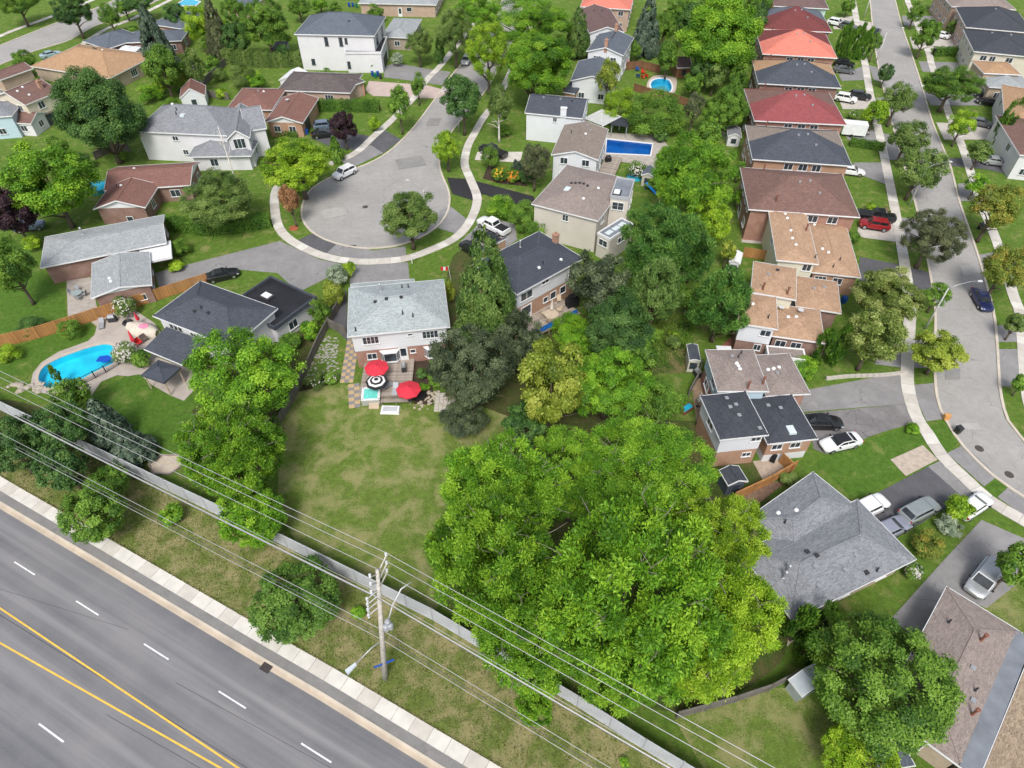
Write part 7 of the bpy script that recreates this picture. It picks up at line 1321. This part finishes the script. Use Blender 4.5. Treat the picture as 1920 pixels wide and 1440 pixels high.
t = thing('hot_tub_cover', 'pale grey hot tub cover lying on the lawn', 'cover', (*(-14.53,53.61), 0), -.03); MB().hexa([(-1.15, -.62, 0), (1.15, -.62, 0), (1.15, .62, 0), (-1.15, .62, 0)], [(-1.05, -.52, .26), (1.05, -.52, .26), (1.05, .52, .32), (-1.05, .52, .32)]).build('shell', WHITE, t); MB().box(-.85, .85, -.36, .36, .28, .33).build('top_panel', plain('cover_grey', (.5, .52, .55), .6, .1), t)
t = thing('wooden_steps', 'two pale wooden steps beside the hot tub', 'steps', (*(-16.54,54.3), 0)); MB().box(-.6, .6, -.1, .3, 0, .4).build('step', CRM, t); MB().box(-.6, .6, -.45, -.1, 0, .2).build('step', CRM, t)
t = thing('garden_bench', 'grey slatted bench along the front of the deck', 'bench', (*(-13.91,54.83), 0), .03)
for k in range(5): MB().box(-1.9, 1.9, -.3 + k * .13, -.2 + k * .13, .46, .5).build('slat', DK[0], t)
for k in range(22): MB().box(-1.85 + k * .17, -1.77 + k * .17, .36, .4, .5, .95).build('slat', DK[2], t)
MB().box(-1.9, 1.9, .34, .42, .95, 1.0).build('rail', DK[0], t)
for x in (-1.7, 0, 1.7): MB().box(x - .05, x + .05, -.28, .38, 0, .46).build('leg', DK[1], t)
o = MB().lathe([(.95, 0), (.95, .25), (.8, .4), (.1, .45)], 20).build('round_cover', plain('mesh_black', (.012, .012, .014), .8, .2)); o.location = (*(-11.33,56.07), 0); tag(o, 'round black cover on the ground beside the deck', 'cover')
rg = random.Random(5)
t = thing('rockery', 'heap of pale garden rocks beside the deck', 'rocks', (*(-9.98,55.53), 0)); RK = plain('rock_pale', (.42, .37, .3), .9, .25, 4)
def rock(s): 
    mb = MB(); n = 7; pr = [(s * rg.uniform(.8, 1.1), 0), (s * rg.uniform(.9, 1.1), s * .35), (s * .6, s * .7), (s * .15, s * .85)]; mb.lathe(pr, n); mb.v = [(x * rg.uniform(.85, 1.15), y * rg.uniform(.85, 1.15), z) for x, y, z in mb.v]; return mb
for k in range(46): rock(rg.uniform(.1, .24)).build('rock', RK, t).location = (rg.gauss(0, .75), rg.gauss(0, .9), 0)
t = thing('rock_edging', 'pale boulders edging the kidney pool corner', 'rocks', (*(-59.81,57.43), 0))
for k in range(22): rock(rg.uniform(.2, .45)).build('rock', RK, t).location = (rg.uniform(-2.6, 1.8), rg.uniform(-.9, .9) - .1 * k * 0, 0)
# patio pavers and flagstones
def pavers(r, label, s=.52):
    x, y, w, d, rot = r; t = thing('paver_path', label, 'path', (x, y, 0), rot); t['kind'] = 'structure'; nx, ny = max(1, round(w / s)), max(1, round(d / s)); ms = [plain('paver_sand', (.5, .37, .21), .9, .15, 3), plain('paver_grey', (.25, .235, .235), .9, .15, 3)]; a, b = w / nx, d / ny
    me = [MB().box(-a / 2 + .012, a / 2 - .012, -b / 2 + .012, b / 2 - .012, 0, .045).mesh('paver', m) for m in ms]
    for i in range(nx):
        for j in range(ny): link('paver', me[(i + j) % 2], t, None, (-w / 2 + (i + .5) * a, -d / 2 + (j + .5) * b, .0))
pavers((-20.83,62.46,1.64,8.36,0.06), 'two-tone paver path beside the white house', .58); pavers((-19.25,56.08,1.39,4.12,0.19), 'two-tone paver strip beside the hot tub', .58)
t = thing('flagstone_path', 'irregular flagstones set in grass beside the grey fence', 'path', (*(-24.23,63.42), 0)); t['kind'] = 'structure'; c0 = (-24.23,63.42); FS = plain('flagstone', (.36, .345, .3), .9, .2, 2)
quad = [(-24.81,67.08),(-23.16,66.65),(-21.9,59.78),(-26.07,59.78)]; 
for k in range(150):
    u, v = rg.random(), rg.random(); a = (quad[0][0] + (quad[1][0] - quad[0][0]) * u, quad[0][1] + (quad[1][1] - quad[0][1]) * u); b = (quad[3][0] + (quad[2][0] - quad[3][0]) * u, quad[3][1] + (quad[2][1] - quad[3][1]) * u)
    p = (a[0] + (b[0] - a[0]) * v - c0[0], a[1] + (b[1] - a[1]) * v - c0[1]); n = rg.randint(5, 7); s = rg.uniform(.1, .19); ph = rg.random() * 6
    MB().prism([(s * rg.uniform(.75, 1.15) * math.cos(ph + 6.283 * i / n) * 1.2, s * rg.uniform(.75, 1.15) * math.sin(ph + 6.283 * i / n)) for i in range(n)], .01, .03 + rg.random() * .02).build('stone', FS, t).location = (*p, 0)
t = thing('stone_terrace', 'square paving slabs under the smoky maple', 'path', (*(-7.88,55.18), 0)); t['kind'] = 'structure'
for i in range(5):
    for j in range(6): MB().box(-.24, .24, -.24, .24, 0, .05).build('slab', CONC3, t).location = (-1.2 + i * .52, -1.5 + j * .52, 0)
# gazebos, pergola, sheds
def gazebo(r, ez, mat, postm, label, tiers=True, pitch=.45):
    x, y, w, d, rot = r; t = thing('gazebo', label, 'gazebo', (x, y, 0), rot)
    for k, (f, z, pp) in enumerate(((1, ez, pitch), (.36, ez + pitch * min(w, d) / 2 * .72, pitch))[:2 if tiers else 1]):
        F, L, h = roof_planes('hip', w * f, d * f, z, pp); mb = MB()
        for q in F: mb.face(q)
        for a, b in zip(((-1, -1), (1, -1), (1, 1), (-1, 1)), ((1, -1), (1, 1), (-1, 1), (-1, -1))): mb.face([(a[0] * w * f / 2, a[1] * d * f / 2, z - .22 * f), (b[0] * w * f / 2, b[1] * d * f / 2, z - .22 * f), (b[0] * w * f / 2, b[1] * d * f / 2, z), (a[0] * w * f / 2, a[1] * d * f / 2, z)])
        mb.build('canopy', mat, t)
        c = MB(); [c.bar(a, b, .05) for a, b in L]; c.build('seam', mat, t)
    for sx in (-1, 1):
        for sy in (-1, 1): MB().box(-.07, .07, -.07, .07, 0, ez - .03).build('post', postm, t).location = (sx * (w / 2 - .25), sy * (d / 2 - .25), 0)
    return t
gazebo((-42.56,57.81,3.53,2.9,-0.39), 2.5, plain('canopy_slate', (.055, .065, .085), .7, .15), CRM, 'dark two-tier gazebo on the pool patio'); gazebo((21.08,127.36,3.38,4.09,-0.21), 2.6, plain('canopy_charcoal', (.04, .045, .055), .6, .15), GRY, 'dark flat gazebo behind the rectangular pool', False, .12); gazebo((-90.15,165.36,4.58,4.49,0), 2.5, WHITE, GRY, 'white garden canopy beside the slate bungalow'); gazebo((26.7,61.89,1.85,1.4,-0.05), 2.3, plain('canopy_sheet', (.7, .72, .74), .4, .08), GRY, 'white translucent canopy behind the taupe roofed pair', False, .05)
x, y, w, d, rot = (17.67,128.31,4.75,5.89,-0.77); t = thing('pergola', 'white slatted pergola at the end of the slate gable roof', 'pergola', (x, y, 0), rot)
for sx in (-1, 1):
    for sy in (-1, 1): MB().box(-.06, .06, -.06, .06, 0, 2.6).build('post', WHITE, t).location = (sx * w / 2 * .95, sy * d / 2 * .95, 0)
    MB().box(-.05, .05, -d / 2, d / 2, 2.6, 2.75).build('beam', WHITE, t).location = (sx * w / 2 * .95, 0, 0)
n = int(d / .42)
for k in range(n): MB().box(-w / 2 - .1, w / 2 + .1, -.09, .09, 2.75, 2.84).build('slat', WHITE, t).location = (0, -d / 2 + (k + .5) * d / n, 0)
def shed(r, ez, kind, rm, wm, label, pitch=.4, drm=None): house(label, [D(r=r, ez=ez, roof=kind, pitch=pitch, rm=rm, wm=wm, ov=.12, auto=False, doors=[('s', 0, 0, 1.2, min(1.9, ez - .4), 'door', drm or wm)])], 'shed', 'shed', None, False)
shed((-66.87,141.67,4.92,5.37,0.28), 2.4, 'gabley', S_RB, W_SD, 'small white garden shed with red-brown roof', .7); shed((-47.94,150.79,4.11,5.68,-0.22), 2.2, 'gabley', WHITE, WSTUC, 'white rounded shed with red door above the umber roof', .4, OXR); shed((-55.32,167.85,2.99,7.05,0), 2.2, 'shed', TAR_B, G_SD, 'grey box shed under the dense green tree', .05)
shed((38.38,158.06,3.41,6,0.09), 2.4, 'gablex', S_PB, WB, 'brown-roofed garden shed right of the oval pool'); shed((42.44,123.61,2.46,3.75,-0.18), 2.0, 'gabley', S_MG, WSTUC, 'tiny white playhouse with grey roof by the chain link fence', .5); shed((23.86,107.97,2.12,2.93,-0.27), 2.1, 'gabley', S_BL, plain('resin_beige', (.5, .48, .42), .6, .08), 'beige resin shed beside the white flowering bush', .5); shed((22.77,61.48,1.31,2.89,-0.07), 2.2, 'gabley', S_SL, plain('resin_ivory', (.55, .53, .47), .6, .08), 'ivory shed with charcoal roof by the taupe roofed pair', .3); shed((23.37,42.46,2.2,2.03,0.25), 2.1, 'gabley', S_SL2, plain('resin_navy', (.07, .085, .11), .6, .1), 'dark blue-grey shed behind the orange fence', .45); shed((24.81,21.5,2.8,1.52,0.48), 1.9, 'gabley', plain('shed_steel', (.5, .55, .58), .4, .15, 1, .3), plain('shed_steel_wall', (.42, .47, .5), .5, .15, 1, .3), 'white steel garden shed beside the very large round maple', .35); shed((29.29,15.59,2.72,1.79,0.2), 2.2, 'gabley', S_BL, BK_T, 'slate roofed shed at the bottom edge behind the locust', .35); shed((33.09,82.39,1.53,2.82,-0.36), 2.0, 'gabley', WHITE, WSTUC, 'small white shed beside the orange fence panel', .4)
def raised_pool(outline, h, wall, wat, label):
    c = np.mean(outline, axis=0); pts = [(a - c[0], b - c[1]) for a, b in outline]; t = thing('above_ground_pool', label, 'pool', (c[0], c[1], 0)); n = len(pts); mb = MB()
    for k in range(n):
        a, b = pts[k], pts[(k + 1) % n]; s = .9; mb.hexa([(*a, 0), (*b, 0), (b[0] * s, b[1] * s, 0), (a[0] * s, a[1] * s, 0)], [(*a, h), (*b, h), (b[0] * s, b[1] * s, h), (a[0] * s, a[1] * s, h)])
    mb.build('wall', wall, t); MB().prism([(a * .9, b * .9) for a, b in pts], 0, h - .1).build('water', wat, t)
AQ = plain('pool_aqua', (.02, .42, .62), .12, .15, 1.5); circ = lambda p, r: [(p[0] + r * math.cos(a * .3927), p[1] + r * math.sin(a * .3927)) for a in range(16)]
raised_pool(circ((22.01,109.82), 1.5), .35, plain('pool_vinyl', (.05, .45, .6), .4, .1), AQ, 'round turquoise paddling pool beside the beige shed'); raised_pool([(-95.06,206.81),(-93.69,214.63),(-88.39,210.66),(-88.62,206.81)], .2, WHITE, AQ, 'small cyan pool at the top edge left of centre'); raised_pool(circ((-72.05,105.51), 2.0), .7, plain('pool_teal', (.05, .35, .38), .5, .1), AQ, 'round teal pool wall beside the brown roofed bungalow'); raised_pool([(19.85,53.44),(21.32,54.48),(21.7,53.78),(20.36,52.76)], .6, WB, AQ, 'blue plastic pool corner beside the charcoal roof')
t = thing('trampoline', 'dark trampoline half hidden between green trees', 'trampoline', (*(14.78,55.53), 0)); MB().lathe([(1.7, .75), (1.7, .8), (.05, .8)], 20).build('mat', plain('tramp_mat', (.12, .14, .18), .7, .15), t)
for k in range(6): a = k * 1.047; MB().tube([(1.75 * math.cos(a), 1.75 * math.sin(a), 0), (1.75 * math.cos(a), 1.75 * math.sin(a), 2.3)], .03, 6).build('post', ROOFMETAL, t)
t = thing('slide', 'blue garden slide beside the roof tower', 'slide', (*(23.24,105.69), 0), -.9); MB().hexa([(0, -.25, 1.2), (2.6, -.25, .1), (2.6, .25, .1), (0, .25, 1.2)], [(0, -.25, 1.32), (2.6, -.25, .22), (2.6, .25, .22), (0, .25, 1.32)]).build('chute', plain('slide_blue', (.02, .22, .6), .4, .1), t); MB().bar((0, -.2, 0), (0, -.2, 1.25), .06).bar((0, .2, 0), (0, .2, 1.25), .06).build('ladder', BLU, t)
# covered boat
t = thing('covered_boat', 'boat-shaped heap under a cream tarp with a pink cloth', 'boat', (*(-49.45,67.95), 0), -.35); mb = MB()
for k in range(9):
    f = k / 8; w = 1.25 * math.sin(math.pi * min(1, .12 + f * .8)) ** .7; z = .8 + .25 * math.sin(f * 3.1); X = -2.4 + 4.8 * f
    mb.v += [(X, -w, .1), (X, -w * .95, z * .6), (X, -w * .5, z), (X, 0, z + .15), (X, w * .5, z), (X, w * .95, z * .6), (X, w, .1)]
for k in range(8):
    for j in range(6): a = k * 7 + j; mb.f.append((a, a + 7, a + 8, a + 1)); mb.mi.append(0)
mb.f += [tuple(range(6, -1, -1)), tuple(range(56, 63))]; mb.mi += [0, 0]; mb.build('tarp', plain('tarp_cream', (.58, .52, .44), .8, .12, 2), t, True)
PK = MB(); 
for k in range(6):
    a0, a1 = k * 1.047, (k + 1) * 1.047; PK.face([(.4, 0, 1.32), (.4 + .75 * math.cos(a0), .6 * math.sin(a0), 1.12 + .06 * (k % 2)), (.4 + .75 * math.cos(a1), .6 * math.sin(a1), 1.12 + .06 * ((k + 1) % 2))])
PK.build('pink_cloth', plain('cloth_rose', (.75, .25, .38), .8, .15, 3), t)
o = MB().lathe([(.35, .05), (.52, 0), (.68, .06), (.7, .18), (.6, .3), (.42, .3), (.34, .2)], 18).build('inflatable_ring', plain('ring_black', (.03, .03, .035), .4, .2)); o.location = (*(-52.39,69.72), 0); tag(o, 'black inflatable ring on the pool patio', 'ring')
o = MB().prism([(-.9, -.5), (.6, -.6), (.9, .1), (.2, .6), (-.8, .4)], 0, .12).build('pool_float', plain('float_blue', (.01, .08, .5), .4, .1)); o.location = (*(-52.59,62.72), -.1); tag(o, 'blue float drifting in the kidney pool', 'pool float')
# bins, bags, post, flag, sand box
def bin_(p, mat, label, group=None):
    t = thing('wheelie_bin', label, 'bin', (*p, 0), .3, group); MB().hexa([(-.24, -.27, .08), (.24, -.27, .08), (.24, .27, .08), (-.24, .27, .08)], [(-.3, -.34, 1.0), (.3, -.34, 1.0), (.3, .34, 1.0), (-.3, .34, 1.0)]).build('body', mat, t); MB().hexa([(-.32, -.37, 1.0), (.32, -.37, 1.0), (.32, .37, 1.0), (-.32, .37, 1.0)], [(-.3, -.3, 1.06), (.3, -.3, 1.06), (.3, .3, 1.1), (-.3, .3, 1.1)]).build('lid', mat, t)
    for s in (-1, 1): MB().tube([(s * .2, .3, .1), (s * .26, .3, .1)], .1, 10).build('wheel', TYRE, t)
BB = plain('bin_blue', (.01, .07, .3), .5, .1); BG = plain('bin_green', (.01, .16, .08), .5, .1); BKB = plain('bin_black', (.03, .032, .035), .5, .1)
for u, m, lb in (((-31.68,156.37), BB, 'blue bin at the salmon garage door, left one'), ((-30.94,155.44), BG, 'green bin at the salmon garage door'), ((-30.47,156.37), BB, 'blue bin at the salmon garage door, right one'), ((-29.65,154.82), BKB, 'black bin at the salmon garage door'), ((-45.58,206.33), BB, 'blue bin beside the pinkish bungalow, left one'), ((-44.53,206.33), BB, 'blue bin beside the pinkish bungalow, right one'), ((-43.33,205.39), BG, 'green bin beside the pinkish bungalow'), ((-40.28,126.96), BB, 'blue bin at the red-brown garage'), ((51.44,50.11), BKB, 'dark bin standing at the street kerb'), ((46.65,74.13), BB, 'blue bin beside the middle tan backsplit'), ((50.01,77.57), BKB, 'black bin beside the cream backsplit'), ((90.94,182.63), BKB, 'black bin on the verge by the cedar row'), ((75.19,93.01), BKB, 'black bin under the turning street tree')): bin_(u, m, lb, 'wheelie bins')
t = thing('leaf_bag', 'orange paper leaf bag at the street kerb', 'bag', (*(51.12,52.25), .1)); MB().hexa([(-.3, -.25, 0), (.3, -.25, 0), (.3, .25, 0), (-.3, .25, 0)], [(-.36, -.2, .7), (.34, -.22, .75), (.3, .2, .72), (-.32, .24, .68)]).build('bag', plain('paper_orange', (.6, .3, .1), .8, .2, 3), t)
t = thing('sign_post', 'white sign post on the lawn beside the circle', 'sign', (*(-15.07,83.63), 0)); MB().box(-.06, .06, -.06, .06, 0, 1.5).build('post', WHITE, t); MB().box(-.06, .7, -.04, .04, 1.35, 1.42).build('arm', WHITE, t)
t = thing('flag_pole', 'small red and white flag on the front lawn', 'flag', (*(-8.9,79.23), 0)); MB().tube([(0, 0, 0), (-.3, .2, 2.6)], .03, 6).build('pole', WHITE, t)
for k, m in enumerate((OXR, WHITE, OXR)): MB().hexa([(-.35 - .35 * (k + 1), .2, 1.7), (-.35 - .35 * k, .2, 1.75), (-.35 - .35 * k, .22, 1.75), (-.35 - .35 * (k + 1), .22, 1.7)], [(-.35 - .35 * (k + 1), .2, 2.35), (-.35 - .35 * k, .2, 2.4), (-.35 - .35 * k, .22, 2.4), (-.35 - .35 * (k + 1), .22, 2.35)]).build('stripe', m, t)
t = thing('sandpit', 'hexagonal sandpit behind the noise fence', 'sandpit', (*(-38.33,45.46), 0)); hx = [(1.9 * math.cos(k * 1.047), 1.5 * math.sin(k * 1.047)) for k in range(6)]
for a, b in zip(hx, hx[1:] + hx[:1]): MB().bar((*a, .12), (*b, .12), .16, .24).build('timber', DK[1], t)
MB().prism(hx, 0, .1).build('sand', plain('sand', (.5, .42, .34), .95, .15, 3), t)
t = thing('mulch_ring', 'red mulch ring round the dying rust tree', 'ring', (*(-35.18,93.32), 0)); MB().lathe([(.75, 0), (.72, .1), (.6, .12), (.1, .1)], 18).build('mulch', plain('mulch_red', (.35, .1, .05), .95, .3, 5), t)
t = thing('retaining_wall', 'low grey block wall beside the wide driveway', 'wall', (*(44.54,59.4), 0), .1)
for k in range(14): MB().box(-.36, .36, -.16, .16, 0, .4).build('block', CONC3, t).location = (-5 + k * .76, .1 * math.sin(k * .5), 0)

patch('bed', [(-13.22,62.72),(-11.05,63.12),(-9.96,59.97),(-9.5,54.48),(-11.83,54.65)], SOIL)
# seams in the old boulevard surface, ragged grass along the footpath and on the verge
SEAM = plain('tar_seam', (.06, .06, .065), .8, .3, 2)
for (u, v, w, o) in (((-78.62,43.07), (-16.41,13.17), .05, 0), ((-33.82,19.36), (-19.69,13.17), .04, 0), ((-28.96,21.96), (-14.37,15.38), .035, 0), ((-67.94,36.14), (-35.01,26.7), .03, 0)): marking('tar_seam', u, v, w, SEAM, .0145)
def tufts(line, spread, n, h, mat, seed, name='grass_tufts'):
    g = np.random.default_rng(seed); q = np.array(resample(line, .5)); i = g.integers(0, len(q) - 1, n); f = g.random((n, 1)); C = q[i] * (1 - f) + q[i + 1] * f; C = C + g.normal(0, 1, (n, 2)) * (spread if not hasattr(spread, '__len__') else .15)
    if hasattr(spread, '__len__'): nv = np.gradient(q, axis=0); nv = unit(np.stack([-nv[:, 1], nv[:, 0]], 1)); C = C + nv[i] * g.uniform(spread[0], spread[1], (n, 1))
    hh = h * g.uniform(.4, 1.3, n); T = np.stack([g.normal(0, .45, n), g.normal(0, .45, n), np.ones(n)], 1); T = unit(T) * (hh / 2)[:, None]; B = unit(np.cross(T, g.normal(size=(n, 3)))) * .05
    m = leaf_mesh(name, np.column_stack([C, T[:, 2] + .02]), T, B, np.clip(g.normal(.5, .22, n), 0, 1), mat); return link(name, m, None, 'stuff')
F_GRASS = foliage('grass_blades', (.08, .11, .02), (.19, .24, .05), (.42, .36, .17)); F_GRASSG = foliage('grass_blades_green', (.06, .12, .015), (.14, .26, .03), (.28, .36, .08))
tag(tufts(offset(resample(BK, 3), 2.36), .07, 7000, .16, F_GRASS, 1), 'ragged grass edge along the boulevard footpath', 'grass'); tag(tufts(resample(BK, 3), (2.6, 9.2), 24000, .2, F_GRASS, 2), 'dry tufted grass on the boulevard verge', 'grass'); tag(tufts(resample(BK, 3), (2.7, 9.0), 8000, .22, F_GRASSG, 4), 'green weeds scattered over the verge', 'grass')
tag(tufts([(20.99,64.76),(21.21,70.4),(18.73,66.02),(16.28,60.94)], 1.4, 7000, .3, F_GRASSG, 3), 'long rough grass between the pines', 'grass')
LT = plain('litter_white', (.75, .75, .74), .7, .1)
